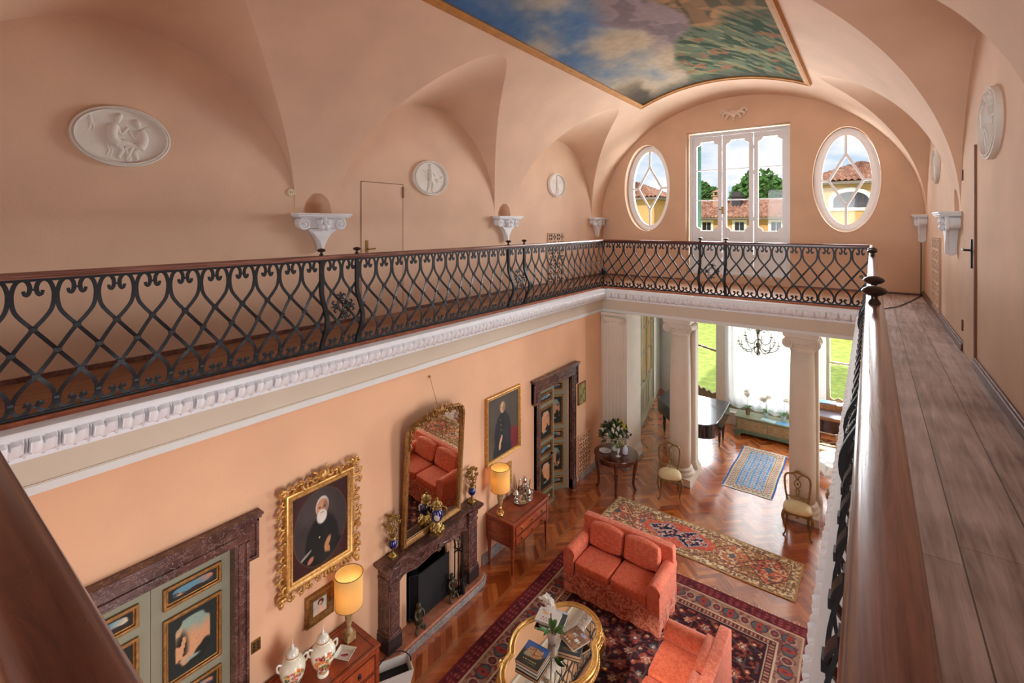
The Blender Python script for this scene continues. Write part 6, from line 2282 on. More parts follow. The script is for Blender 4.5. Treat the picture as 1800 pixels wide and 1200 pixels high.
# silver tea service
tr = thing('serving_tray', 'oval silver tray on the far chest', 'tray', (-4.64, 6.57, .803), pi / 2)
MB().lathe([(.0001, .006), (.185, .006), (.20, .022), (.207, .020), (.19, .0), (.0001, .0)], 40, sq=.68).build('tray', W['silver'], tr, sharp=40)
hd = MB()
for s in (-1, 1): hd.tube(interp([(s * .19, -.05, .02), (s * .225, -.03, .04), (s * .225, .03, .04), (s * .19, .05, .02)], 4), .006, 6)
hd.build('handle', W['silver'], tr)
def teapot(loc, rz, s, label, tall=False, name='teapot'):
    t = thing(name, label, 'teapot' if name == 'teapot' else 'jug', loc, rz, 'silver tea service on the tray')
    k = 1.35 if tall else 1.0
    pr = [(.035, 0), (.032, .012), (.022, .02), (.05, .05 * k), (.058, .08 * k), (.045, .11 * k), (.03, .125 * k), (.034, .13 * k)]
    if tall: pr = [(.035, 0), (.030, .012), (.02, .022), (.045, .06), (.052, .10), (.035, .16), (.026, .20), (.032, .215)]
    zt = pr[-1][1]
    MB().lathe([(a * s, b * s) for a, b in pr], 24).build('pot_body', W['silver'], t, sharp=None)
    MB().lathe([(.034 * s, zt * s), (.028 * s, (zt + .016) * s), (.010 * s, (zt + .024) * s), (.008 * s, (zt + .034) * s), (.012 * s, (zt + .042) * s), (.0001, (zt + .052) * s)], 20).build('lid', W['silver'], t)
    MB().tube(interp([(.05 * s, 0, .06 * k * s), (.085 * s, 0, .08 * k * s), (.095 * s, 0, .12 * k * s), (.11 * s, 0, .135 * k * s)], 4), [.013 * s * (1 - .04 * i) for i in range(13)], 8).build('spout', W['silver'], t)
    MB().tube(interp([(-.035 * s, 0, (zt - .01) * s), (-.085 * s, 0, (zt + .01) * s), (-.095 * s, 0, .08 * k * s), (-.05 * s, 0, .055 * k * s)], 5), .006 * s, 8).build('handle', W['mahogany'] if not tall else W['silver'], t)
    return t
teapot((-4.74, 6.50, .811), .4, .95, 'round silver teapot at the left of the tray')
teapot((-4.71, 6.70, .811), 1.2, 1.15, 'tall silver coffee pot at the back of the tray', True)
teapot((-4.60, 6.66, .811), 2.0, .9, 'low silver sugar pot at the right of the tray', False, 'sugar_pot')
ca = thing('place_card', 'small cream card lying on the silver tray', 'card', (-4.60, 6.50, .8105), .6)
MB().box(-.045, -.03, 0, .045, .03, .003).build('card', plain('cream_card', rgb(220, 196, 150), .7), ca)
le = thing('leaf_ornament', 'small brown leaf ornament behind the teapots', 'ornament', (-4.82, 6.64, .802), 0)
m = MB()
for k in range(7):
    a = k * .9; m.add([(0, 0, .02), (.03 * cos(a) + .02 * sin(a), .05 * sin(a), .08 + .01 * k), (.06 * cos(a), .09 * sin(a), .13 + .012 * k), (.03 * cos(a) - .02 * sin(a), .06 * sin(a), .07 + .01 * k)], [(0, 1, 2, 3)])
m.build('leaves', plain('dried_leaf', rgb(126, 74, 48), .7, var=.3), le)
MB().lathe([(.03, 0), (.03, .01), (.012, .02), (.012, .03)], 12).build('foot', W['mahogany'], le)

# open basket by the hearth
mg = thing('log_basket', 'pale oblong basket with black hoop handle at the lower edge beside the hearth', 'basket', (-4.42, 3.67, .0), R_(62))
m = MB()
o_, i_ = [(-.20, -.13), (.20, -.13), (.20, .13), (-.20, .13)], [(-.185, -.115), (.185, -.115), (.185, .115), (-.185, .115)]
b_ = [(-.15, -.09), (.15, -.09), (.15, .09), (-.15, .09)]
vs = [(x, y, .26) for x, y in o_] + [(x, y, .26) for x, y in i_] + [(x, y, .02) for x, y in b_] + [(x, y, 0) for x, y in b_]
m.add(vs, [(k, (k + 1) % 4, 4 + (k + 1) % 4, 4 + k) for k in range(4)] + [(4 + k, 4 + (k + 1) % 4, 8 + (k + 1) % 4, 8 + k) for k in range(4)] + [(8, 9, 10, 11)] + [(12 + k, 12 + (k + 1) % 4, (k + 1) % 4, k) for k in range(4)] + [(15, 14, 13, 12)])
m.build('basket', plain('pale_painted_basket', rgb(214, 208, 200), .6), mg, sharp=30)
MB().box(-.172, -.102, .10, .172, .102, .16).build('lining', W['black'], mg)
MB().tube([(-.195 * cos(a), 0, .26 + .17 * sin(a)) for a in np.linspace(0, pi, 17)], .007, 8).build('handle', W['ironblack'], mg)
# ------------------------------------------------------------------ rugs
def star_tile(U, V, n, m, seed=0):
    fu, fv = (U * n) % 1 - .5, (V * m) % 1 - .5
    return fu, fv, np.floor(U * n), np.floor(V * m)


def rug_big(nx, ny, w, h):
    U, V = UV(nx, ny); X, Y = U * w, V * h
    n = fbm(X * .5, Y * .5, 6, 4, 31); n2 = fbm(X, Y, 22, 2, 32)
    img = np.zeros(U.shape + (3,)) + C3(56, 24, 29)
    # field: close floral lattice
    P = .46
    for (ox, oy, r, c0, c1) in ((0, 0, .085, (122, 44, 40), (206, 176, 150)), (.5, .5, .075, (150, 70, 56), (58, 70, 92)), (.5, 0, .045, (196, 160, 130), (130, 50, 44)), (0, .5, .045, (74, 82, 96), (190, 150, 120)), (.25, .25, .03, (190, 100, 70), (210, 180, 150)), (.75, .25, .03, (110, 50, 44), (200, 170, 140)), (.25, .75, .03, (84, 92, 84), (190, 110, 80)), (.75, .75, .03, (176, 84, 66), (214, 190, 160))):
        dx = ((X / P - ox + .5) % 1 - .5) * P; dy = ((Y / P - oy + .5) % 1 - .5) * P
        d = np.sqrt(dx * dx + dy * dy); a = np.arctan2(dy, dx)
        rr = r * (1 + .22 * np.cos(6 * a))
        img = put(img, 1 - sst(.9, 1.05, d / rr), C3(*c0))
        img = put(img, (1 - sst(.55, .68, d / rr)) * sst(.36, .46, d / rr), C3(*c1))
        img = put(img, 1 - sst(.20, .28, d / rr), C3(220, 196, 166))
    vine = np.abs(np.sin(X * 2 * pi / P + 1.3 * np.sin(Y * 2 * pi / P)) + np.cos(Y * 2 * pi / P + 1.1 * np.sin(X * 2 * pi / P)))
    img = put(img, (vine < .16) * .55, C3(160, 110, 84))
    img = put(img, (n2 > .66) * .7, C3(150, 78, 62))
    img = put(img, (n2 < .33) * .5, C3(52, 62, 74))
    # borders, from the edge inwards
    E = np.minimum(np.minimum(X, w - X), np.minimum(Y, h - Y))
    along = np.where(np.minimum(X, w - X) < np.minimum(Y, h - Y), Y, X)
    def band(a, b): return (E >= a) & (E < b)
    img[band(0, .20)] = C3(112, 42, 50)
    k = band(.03, .17); ph = along / .09
    img = put(img, k * (np.abs(np.sin(ph * pi) * np.sin((E - .03) / .14 * 3 * pi)) > .62) * .8, C3(164, 92, 86))
    img = put(img, k * (n2 > .62) * .7, C3(70, 30, 40))
    img = put(img, band(.195, .215) * 1.0, C3(196, 168, 140))
    img[band(.215, .46)] = C3(158, 122, 104)
    # guard pattern of the broad border: paired medallions and palmettes
    mid = (E - .3375)
    PB = .36
    q = ((along / PB + .5) % 1 - .5) * PB
    img = put(img, band(.215, .46) * (n2 > .55) * .8, C3(120, 64, 64))
    d = np.sqrt((q / .105) ** 2 + (mid / .085) ** 2)
    img = put(img, band(.215, .46) * (1 - sst(.95, 1.05, d)), C3(70, 42, 46))
    img = put(img, band(.215, .46) * (1 - sst(.84, .92, d)), C3(88, 96, 100))
    img = put(img, band(.215, .46) * (1 - sst(.92, 1.05, np.sqrt((q / .045) ** 2 + (mid / .08) ** 2))), C3(164, 66, 54))
    img = put(img, band(.215, .46) * (1 - sst(.8, 1.0, np.sqrt((q / .016) ** 2 + (mid / .03) ** 2))), C3(70, 60, 80))
    q2 = ((along / PB) % 1 - .5) * PB
    d2 = np.sqrt((q2 / .062) ** 2 + (mid / .072) ** 2)
    img = put(img, band(.215, .46) * (1 - sst(.95, 1.05, d2)), C3(206, 178, 150))
    img = put(img, band(.215, .46) * (1 - sst(.80, .90, d2)), C3(104, 62, 66))
    img = put(img, band(.215, .46) * (1 - sst(.3, .4, d2)), C3(150, 80, 70))
    img[band(.46, .475)] = C3(206, 178, 146)
    img[band(.475, .56)] = C3(76, 34, 42)
    img = put(img, band(.49, .545) * (np.sin(along / .05 * 2 * pi) > .2) * .8, C3(190, 160, 132))
    img = put(img, band(.49, .545) * (np.sin(along / .05 * 2 * pi) < -.4) * .6, C3(150, 70, 58))
    img[band(.56, .572)] = C3(196, 166, 136)
    img[band(.572, .60)] = C3(60, 32, 42)
    return img * (.88 + .24 * n)[..., None]


def rug_runner(nx, ny, w, h):
    U, V = UV(nx, ny); X, Y = U * w, V * h
    n = fbm(X * .5, Y * .5, 8, 4, 41); n2 = fbm(X, Y, 26, 2, 42); n3 = fbm(X, Y, 34, 2, 43)
    img = np.zeros(U.shape + (3,)) + C3(188, 150, 110)
    img = put(img, (n2 > .56) * .9, C3(232, 210, 176)); img = put(img, (n3 > .6) * .9, C3(128, 92, 72)); img = put(img, (n3 < .34) * .8, C3(150, 90, 72))
    cx, cy = w * .42, h / 2
    # lozenges along the length
    for (px, c) in ((-1.12, (196, 112, 92)), (-.62, (178, 108, 88)), (.88, (196, 128, 92)), (1.42, (206, 116, 92))):
        d = np.abs(X - cx - px) / .34 + np.abs(Y - cy) / .36
        img = put(img, (d < 1) * 1.0, C3(*c)); img = put(img, ((d > .93) & (d < 1)) * 1.0, C3(112, 74, 64))
        img = put(img, (d < .93) * (n2 > .55) * .95, C3(226, 196, 160)); img = put(img, (d < .93) * (n3 > .62) * .8, C3(96, 88, 96))
        img = put(img, (d < .2) * 1.0, C3(104, 112, 120))
    # red shaped field and the double blue medallion
    red = (np.abs(X - cx) / .60 + np.clip(np.abs(Y - cy) - .10, 0, 9) / .26 < 1)
    img = put(img, red, C3(200, 96, 78)); img = put(img, red * (n3 > .58) * .6, C3(216, 140, 112))
    dx = np.abs(X - cx)
    hgt = .20 * (1 - np.abs(dx - .24) / .26) + .03 * np.abs(np.sin(dx * 30)) + .05 * (dx < .24)
    med = (np.abs(Y - cy) < np.clip(hgt, 0, .24)) & (dx < .50)
    med_i = (np.abs(Y - cy) < np.clip(hgt - .025, 0, .24)) & (dx < .475)
    img = put(img, med, C3(150, 160, 176)); img = put(img, med_i, C3(34, 44, 76))
    img = put(img, med_i * (n2 > .56), C3(200, 180, 168)); img = put(img, med_i * (n3 > .64), C3(196, 110, 96))
    E = np.minimum(np.minimum(X, w - X), np.minimum(Y, h - Y))
    b = (E < .15)
    img = put(img, b * 1.0, C3(196, 166, 122)); img = put(img, b * (n2 > .5) * 1.0, C3(150, 106, 80)); img = put(img, b * (n3 > .6) * 1.0, C3(232, 214, 180)); img = put(img, b * (n3 < .33) * .9, C3(112, 116, 120))
    img = put(img, ((E > .145) & (E < .16)) * 1.0, C3(120, 84, 68)); img = put(img, (E < .03) * 1.0, C3(176, 142, 98))
    return np.clip(img * 1.12, 0, 1) * (.9 + .2 * n)[..., None]


def rug_blue(nx, ny, w, h):
    U, V = UV(nx, ny); X, Y = U * w, V * h
    n = fbm(X * .5, Y * .5, 8, 3, 51); n2 = fbm(X, Y, 40, 2, 52)
    img = np.zeros(U.shape + (3,)) + C3(96, 134, 178)
    fu, fv = (X / .115) % 1 - .5, ((Y + .0575 * (np.floor(X / .115) % 2)) / .115) % 1 - .5
    d = np.sqrt(fu ** 2 + fv ** 2)
    img = put(img, (d < .36) * 1.0, C3(206, 190, 160)); img = put(img, (d < .22) * 1.0, C3(60, 92, 146)); img = put(img, (d < .10) * 1.0, C3(196, 140, 110))
    img = put(img, (n2 > .62) * .5, C3(180, 190, 200))
    E = np.minimum(X, w - X); E2 = np.minimum(Y, h - Y); Em = np.minimum(E, E2)
    along = np.where(E < E2, Y, X)
    img = put(img, (Em < .20) * 1.0, C3(206, 184, 150))
    z = np.abs(((along / .09) % 1) - .5) * 2
    img = put(img, (Em < .17) * (Em > .06) * (np.abs(z - (Em - .06) / .11) < .22) * 1.0, C3(112, 92, 120))
    img = put(img, (Em < .17) * (Em > .06) * (np.abs(z - (Em - .06) / .11) > .72) * .8, C3(190, 120, 100))
    img = put(img, ((Em > .175) & (Em < .195)) * 1.0, C3(150, 110, 90))
    img = put(img, (E < .035) * 1.0, C3(44, 92, 158))
    img = put(img, (E2 < .03) * 1.0, C3(190, 196, 200))
    return img * (.9 + .2 * n)[..., None]


def rug(name, label, x0, y0, x1, y1, fn, res, thick=.010, rz=0.0, fringe=None):
    w, h = x1 - x0, y1 - y0
    t = thing(name, label, 'rug', ((x0 + x1) / 2, (y0 + y1) / 2, 0), rz)
    nx, ny = int(w / res), int(h / res)
    img = fn(nx, ny, w, h)
    U, V = UV(nx, ny)
    wav = .004 * np.sin(U * 9 + 1) * np.sin(V * 7)
    P = np.stack([(U - .5) * w + .006 * np.sin(V * 11), (V - .5) * h + .008 * np.sin(U * 13), thick + wav * 0], -1)
    canvas('pile', img, P, W['rug'], t)
    b = MB().box(-w / 2 + .004, -h / 2 + .006, .001, w / 2 - .004, h / 2 - .006, thick - .001)
    b.build('backing', plain('rug_backing', rgb(150, 112, 96), .95), t)
    if fringe:
        f = MB(); rr = random.Random(2)
        for s in (-1, 1):
            k = -w / 2
            while k < w / 2:
                if s > 0 or True:
                    L = rr.uniform(.015, .045)
                    f.add([(k, s * h / 2 - s * .01, .008), (k + .012, s * h / 2 - s * .01, .008), (k + .012 + rr.uniform(-.01, .01), s * (h / 2 + L), .003), (k + rr.uniform(-.01, .01), s * (h / 2 + L), .003)], [(0, 1, 2, 3) if s < 0 else (3, 2, 1, 0)])
                k += rr.uniform(.014, .05)
        fo = f.build('fringe', plain('cotton_fringe', rgb(206, 182, 150), .9), t)
        fo['kind'] = 'stuff'
    return t
rug('carpet', 'large dark red floral carpet under the sofas and the gilt table', -4.07, 3.0, -.49, 7.48, rug_big, .0115, .010, 0, True)
rug('runner_rug', 'long beige runner rug with blue double medallion behind the sofa', -4.0, 7.93, -.85, 8.90, rug_runner, .009, .010, R_(-1.2))
rug('blue_rug', 'small blue and cream patterned rug between the columns', -2.48, 10.57, -1.545, 12.77, rug_blue, .009, .008)

# ------------------------------------------------------------------ sofas
def loveseat(loc, rz, label, wid=1.42, dep=.80, copies=None):
    t = thing('loveseat', label, 'sofa', loc, rz, 'coral damask loveseats')
    w = wid / 2; aw = .155
    # local: front towards -y, y from -dep/2 to dep/2
    f, b = -dep / 2, dep / 2
    # skirt: gathered valance round the base
    pts = []
    K = 150
    per = [(-w, f), (w, f), (w, b), (-w, b)]
    loop = []
    for i in range(4):
        p, q = per[i], per[(i + 1) % 4]
        L = math.hypot(q[0] - p[0], q[1] - p[1]); n = int(L / .018)
        for k in range(n):
            u = k / n; loop.append((p[0] + (q[0] - p[0]) * u, p[1] + (q[1] - p[1]) * u, i))
    vs = []; rows = 6
    for j in range(rows):
        z = .26 - .25 * j / (rows - 1)
        for k, (x, y, i) in enumerate(loop):
            fl_ = (.004 + .010 * j / (rows - 1)) * sin(k * .42) + .006 * j / (rows - 1)
            nx_, ny_ = ((0, -1), (1, 0), (0, 1), (-1, 0))[i]
            vs.append((x + nx_ * fl_, y + ny_ * fl_, z))
    n = len(loop)
    MB().add(vs, [(j * n + k, j * n + (k + 1) % n, (j + 1) * n + (k + 1) % n, (j + 1) * n + k)[::-1] for j in range(rows - 1) for k in range(n)]).build('skirt', W['sofaskirt'], t, sharp=None)
    MB().box(-w + .02, f + .02, .03, w - .02, b - .02, .30).build('base', W['sofaskirt'], t)
    # front rail
    MB().cushion(-w + aw, f + .0, .20, w - aw, f + .10, .34, puff=.1, n=8).build('front_rail', W['sofaskirt'], t, sharp=None)
    # arms: rolled tops
    for s in (-1, 1):
        m = MB()
        x0, x1 = s * w, s * (w - aw)
        N = 14
        prof = [(0, .24), (.0, .50)]
        for k in range(N + 1):
            a = pi - pi * k / N
            prof.append((aw / 2 + (aw / 2 + .012) * cos(a), .545 + .085 * sin(a)))
        prof += [(aw, .50), (aw, .24)]
        ys = [f + .012, f + .03, f + .20, f + .45, b - .10, b - .02]
        vs = []; pn = len(prof)
        for i, y in enumerate(ys):
            lift = .03 * (i / (len(ys) - 1)) ** 2
            for (px, pz) in prof:
                e = .97 if i in (0,) else 1
                vs.append((s * (w - px * e - (1 - e) * aw / 2), y, pz * (1 if pz < .4 else e) + (lift if pz > .5 else 0)))
        fs = [(i * pn + k, i * pn + k + 1, (i + 1) * pn + k + 1, (i + 1) * pn + k) for i in range(len(ys) - 1) for k in range(pn - 1)]
        fs += [tuple(range(pn)), tuple((len(ys) - 1) * pn + k for k in range(pn - 1, -1, -1))]
        if s > 0: fs = [q[::-1] for q in fs]
        m.add(vs, fs)
        a_ = m.build('arm', W['sofaback'], t, sharp=45)
        # piped scroll front
        fr = MB()
        fr.tube([(s * (w - px), f + .008, pz) for (px, pz) in prof], .008, 6)
        fr.build('piping', W['sofaback'], a_)
    # back
    MB().cushion(-w + .005, b - .125, .22, w - .005, b, .84, ex=30, puff=.03, n=12).build('back', W['sofaback'], t, sharp=None)
    # cushions
    cw_ = (w - aw)
    for s in (-1, 1):
        x0, x1 = (s * .004, s * (cw_ - .004))
        if x0 > x1: x0, x1 = x1, x0
        c = MB().cushion(x0, f - .015, .315, x1, b - .20, .475, ex=16, puff=.22, n=14).build('seat_cushion', W['sofa'], t, sharp=None)
        p = MB()
        for z in (.35, .44): pass
        # back cushion leaning
        M = Matrix.Translation((0, b - .215, .455)) @ Matrix.Rotation(R_(-11), 4, 'X')
        k = MB(M).cushion(x0 + .004, -.075, .0, x1 - .004, .070, .385, ex=20, puff=.36, n=14).build('back_cushion', W['sofaback'], t, sharp=None)
    for sx in (-1, 1):
        for yy in (f + .06, b - .06):
            MB().lathe([(.018, 0), (.024, .05), (.022, .06)], 10, (sx * (w - .06), yy, 0)).build('leg', W['mahogany'], t)
    return t
s1 = loveseat((-2.915, 6.52, .012), 0, 'coral damask two-seat sofa with its back to the beige runner rug', 1.42, .72)
s2 = dup(s1, (-1.61, 5.12, .012), -pi / 2, 'coral damask two-seat sofa at the bottom edge, right of the gilt table')

# ------------------------------------------------------------------ gilt coffee table
ct = thing('coffee_table', 'gilded lobed coffee table with mirrored top on the dark red carpet', 'table', (-2.93, 4.74, .010))
def lobed(k, n=120):
    out = []
    for i in range(n):
        a = 2 * pi * i / n; c, s = cos(a), sin(a)
        r1 = 1 / math.sqrt((c / .50) ** 2 + (s / .50) ** 2)
        # ray from the centre against the end lobes (ellipse centred at (0, +-.38), semi .355 x .385)
        best = r1
        for cy in (-.38, .38):
            A = (c / .375) ** 2 + (s / .385) ** 2; B = -2 * s * cy / .385 ** 2; D = (cy / .385) ** 2 - 1
            q = B * B - 4 * A * D
            if q > 0: best = max(best, (-B + math.sqrt(q)) / (2 * A))
        out.append((best * c, best * s))
    return [(x * k, y * k) for x, y in out]
def offs(path, d):
    n = len(path); out = []
    for i in range(n):
        p, q = Vector(path[i - 1]), Vector(path[(i + 1) % n]); t_ = (q - p).normalized()
        out.append((path[i][0] + t_.y * d, path[i][1] - t_.x * d))
    return out
base = lobed(1.0)
MB().prism(offs(base, -.055), .478, .485).build('mirror_top', W['mirror'], ct)
g = MB()
prof = [(-.062, .470), (-.062, .490), (-.054, .496), (-.044, .494), (-.038, .478), (-.026, .474), (-.012, .490), (.000, .497), (.012, .490), (.016, .470), (.010, .448), (.026, .430), (.030, .410), (.016, .392), (-.02, .385), (-.06, .39)]
loops = [offs(base, d) for d, z in prof]
n = len(base); vs = [(loops[j][i][0], loops[j][i][1], prof[j][1]) for i in range(n) for j in range(len(prof))]
k_ = len(prof)
g.add(vs, [(i * k_ + j, ((i + 1) % n) * k_ + j, ((i + 1) % n) * k_ + j + 1, i * k_ + j + 1)[::-1] for i in range(n) for j in range(k_ - 1)])
g.build('gilt_rim', W['goldbright'], ct, sharp=50)
def beads(path, z, r, per):
    P = [Vector((x, y, z)) for x, y in path]; out = []; rad = []
    for i in range(len(P)):
        for k in range(per):
            out.append(P[i].lerp(P[(i + 1) % len(P)], k / per)); rad.append(r * (.35 + .65 * abs(sin(pi * (k + .5) / per))))
    MB().tube(out, rad, 6, closed=True).build('beading', W['goldbright'], ct, sharp=None)
beads(offs(base, -.032), .478, .010, 4)
beads(offs(lobed(1.0, 90), .018), .425, .018, 4)
c = MB()
for (sx, sy) in ((-1, -1), (1, -1), (1, 1), (-1, 1)):
    for q in range(5):
        a = math.atan2(sy * .52, sx * .36) + (q - 2) * .5
        px, py = sx * .365, sy * .485
        c.tube([(px, py, .46), (px + .03 * cos(a), py + .03 * sin(a), .49), (px + .06 * cos(a), py + .06 * sin(a), .455)], [.014, .016, .004], 6)
    c.ball((sx * .365, sy * .485, .485), .022)
c.build('shell_carving', W['goldbright'], ct, sharp=60)
for (sx, sy) in ((-1, -1), (1, -1), (1, 1), (-1, 1)):
    px, py = sx * .30, sy * .50
    pts = interp([(px, py, .41), (px + sx * .06, py + sy * .06, .33), (px + sx * .02, py + sy * .02, .18), (px + sx * .04, py + sy * .05, .05), (px + sx * .08, py + sy * .09, .02)], 5)
    MB().tube(pts, [.045 - .028 * min(1, k / 14) for k in range(len(pts))], 10).build('leg', W['goldbright'], ct)

# ------------------------------------------------------------------ books and orchid on the table
TZ = .4958


def cover_img(kind, nx=44, ny=56):
    U, V = UV(nx, ny); n = fbm(U, V, 8, 4, len(kind)); n2 = fbm(U, V, 18, 2, len(kind) + 1)
    if kind == 'castle':
        img = np.zeros(U.shape + (3,)) + C3(36, 48, 46)
        img = put(img, sst(.45, .75, V + .1 * (n - .5)), C3(64, 104, 170))
        img = put(img, oval(U, V, .52, .58, .36, .22, .1) * 1.0, C3(190, 142, 96))
        for k in range(6): img = put(img, ((np.abs(U - (.24 + k * .11)) < .035) & (V < .76 + .03 * (k % 2)) & (V > .5)) * 1.0, C3(208, 164, 116))
        img = put(img, oval(U, V, .52, .58, .36, .22, .1) * (n2 > .58) * .8, C3(110, 76, 56))
        img = put(img, oval(U, V, .28, .42, .14, .16, .2), C3(168, 156, 136))
        img = put(img, sst(.40, .30, V), C3(34, 44, 40))
        img = put(img, ((V > .20) & (V < .245) & (U > .22) & (U < .82) & (np.sin(U * 60) > -.3)) * 1.0, C3(222, 196, 110))
        img = put(img, ((V > .12) & (V < .135) & (U > .28) & (U < .78) & (np.sin(U * 90) > 0)) * .8, C3(190, 190, 180))
    elif kind == 'white':
        img = np.zeros(U.shape + (3,)) + C3(226, 222, 216)
        img = put(img, oval(U, V, .36, .70, .17, .13, .6) * .9, C3(222, 176, 96))
        img = put(img, oval(U, V, .20, .84, .08, .05, .3), C3(150, 160, 176))
        for r in range(2):
            img = put(img, ((np.abs(V - (.34 - r * .14)) < .045) & (U > .16) & (U < .86) & (np.sin(U * 48 + r * 2) > .35)) * 1.0, C3(176, 84, 76))
            img = put(img, ((np.abs(V - (.30 - r * .14)) < .010) & (U > .16) & (U < .86) & (np.sin(U * 48 + r * 2) > -.3)) * 1.0, C3(176, 84, 76))
    elif kind == 'villa':
        img = np.zeros(U.shape + (3,)) + C3(128, 92, 72)
        img = put(img, sst(.45, .6, n), C3(160, 114, 86))
        img = put(img, ((np.abs(U - .38) < .13) & (np.abs(V - .60) < .07)) * 1.0, C3(206, 212, 224))
        img = put(img, ((np.abs(U - .72) < .13) & (np.abs(V - .44) < .08)) * 1.0, C3(214, 214, 200))
        img = put(img, ((np.abs(U - .68) < .16) & (np.abs(V - .86) < .07)) * 1.0, C3(150, 164, 190))
        img = put(img, oval(U, V, .28, .40, .2, .14, .6), C3(196, 142, 92))
        img = put(img, (n2 > .66) * .7, C3(72, 56, 52))
        img = put(img, ((np.abs(V - .15) < .05) & (U > .18) & (U < .6) & (np.sin(U * 40) > -.1)) * 1.0, C3(222, 198, 150))
    elif kind == 'navy':
        img = np.zeros(U.shape + (3,)) + C3(40, 48, 58)
        img = put(img, sst(.75, .9, V), C3(44, 84, 140))
        img = put(img, oval(U, V, .6, .22, .24, .07, .3), C3(166, 158, 96))
        img = put(img, oval(U, V, .35, .24, .2, .10, .4), C3(98, 82, 60))
    else:
        img = np.zeros(U.shape + (3,)) + C3(62, 66, 74)
        img = put(img, oval(U, V, .5, .75, .3, .16, .3), C3(96, 130, 70))
        img = put(img, ((np.abs(V - .95) < .06)) * 1.0, C3(190, 206, 226))
    return img


def book(loc, rz, w, d, h, kind, label, cover):
    t = thing('book', label, 'book', loc, rz, 'picture books on the gilt table')
    MB().box(-w / 2 + .004, -d / 2 + .004, .003, w / 2, d / 2 - .004, h - .003).build('page_block', W['paper'] if kind not in ('navy', 'castle') else plain('tan_page_edges', rgb(196, 152, 116), .8, var=.06), t)
    c = MB().box(-w / 2, -d / 2, 0, w / 2 + .003, d / 2, .003).box(-w / 2, -d / 2, h - .003, w / 2 + .003, d / 2, h - .0002).box(-w / 2, -d / 2, .0, -w / 2 + .004, d / 2, h - .0002)
    c.build('binding', cover, t)
    img = cover_img(kind); U, V = UV(img.shape[0] - 1, img.shape[1] - 1)
    canvas('front_cover', img, np.stack([-w / 2 + U * (w + .003), -d / 2 + V * d, np.full_like(U, h + .0006)], -1), W['cover'], t)
    return t
WHT = plain('white_binding', rgb(226, 222, 216), .4); NAV = plain('navy_binding', rgb(40, 46, 56), .4); BRN = plain('brown_binding', rgb(124, 92, 74), .4)
book((-3.03, 4.475, TZ), R_(3), .27, .29, .035, 'plain2', 'thick dark book at the bottom of the castle stack', NAV)
book((-3.03, 4.475, TZ + .036), R_(4), .28, .30, .034, 'castle', 'blue-green book with a villa cover on the near left of the gilt table', NAV)
book((-3.14, 5.09, TZ), R_(14), .30, .26, .030, 'plain', 'dark grey book with green picture under the white book', NAV)
book((-3.185, 5.04, TZ + .031), R_(12), .28, .22, .026, 'white', 'white book with red lettering on the far side of the gilt table', WHT)
book((-2.77, 4.875, TZ), R_(18), .25, .25, .034, 'navy', 'navy book under the brown villa book on the right of the gilt table', NAV)
book((-2.77, 4.965, TZ + .035), R_(-20), .24, .26, .026, 'villa', 'brown book with a house photograph lying crosswise on the navy book', BRN)

def orchid(loc, label, nstem, h, potmat, pot=.05, seed=1, group='potted white orchids'):
    t = thing('potted_orchid', label, 'orchid', loc, seed * .7, group)
    MB().lathe([(pot * .62, 0), (pot * .7, .01), (pot * .95, pot * 1.9), (pot * 1.04, pot * 1.95), (pot * 1.0, pot * 2.05), (pot * .9, pot * 2.0), (pot * .85, pot * 1.6), (.0001, pot * 1.55)], 24).build('pot', potmat, t, sharp=50)
    rr = random.Random(seed)
    zt = pot * 1.7
    for k in range(6):
        a = k * 2.3 + seed; L = rr.uniform(.10, .17)
        pts = []
        m = MB(); vs = []
        for i in range(9):
            u = i / 8; r = .02 + L * u; z = zt + .06 * sin(u * 2.2) + .02
            wd = .026 * sin(pi * (.08 + .9 * u)) + .002
            c_ = Vector((r * cos(a), r * sin(a), z)); sd = Vector((-sin(a), cos(a), 0)) * wd
            vs += [c_ - sd + Vector((0, 0, .006)), c_, c_ + sd + Vector((0, 0, .006))]
        m.add(vs, [(i * 3 + j, i * 3 + j + 1, i * 3 + j + 4, i * 3 + j + 3) for i in range(8) for j in range(2)])
        m.build('leaf', W['leafb'], t, sharp=None)
    for s in range(nstem):
        a = rr.uniform(0, 6.28)
        e = Vector((.05 * cos(a), .05 * sin(a), h * (1 - .08 * s)))
        pts = interp([(0.01 * s, 0, zt), (.012 * cos(a), .012 * sin(a), h * .5), (.02 * cos(a), .02 * sin(a), h * .82), e, e + Vector((.05 * cos(a), .05 * sin(a), -.02))], 6)
        so = MB().tube(pts, .0035, 6).build('stem', W['stem'], t)
        nf = 13
        fm = MB()
        for k in range(nf):
            p = pts[int(len(pts) * (.62 + .37 * k / nf))] + Vector((rr.uniform(-.04, .04), rr.uniform(-.04, .04), rr.uniform(-.03, .02)))
            fa = rr.uniform(0, 6.28); N = Vector((cos(fa), sin(fa), .5)).normalized(); u_ = N.orthogonal().normalized(); v_ = N.cross(u_)
            for j in range(5):
                b = 2 * pi * j / 5 + .3; d = u_ * cos(b) + v_ * sin(b); w_ = N.cross(d); L = .050 if j % 2 else .044
                o0 = len(fm.v)
                fm.add([p, p + d * L * .5 - w_ * L * .48 + N * .006, p + d * L + N * .002, p + d * L * .5 + w_ * L * .48 + N * .006], [(0, 1, 2, 3)])
            fm.ball(p + N * .006, .006, None, None, 6, 4)
        fm.build('blossom', W['petal'], t, sharp=None)
    return t
orchid((-2.985, 4.80, TZ), 'white orchid in a pale pot in the middle of the gilt table', 2, .52, plain('pale_pink_pot', rgb(206, 186, 176), .4), .062, 1)

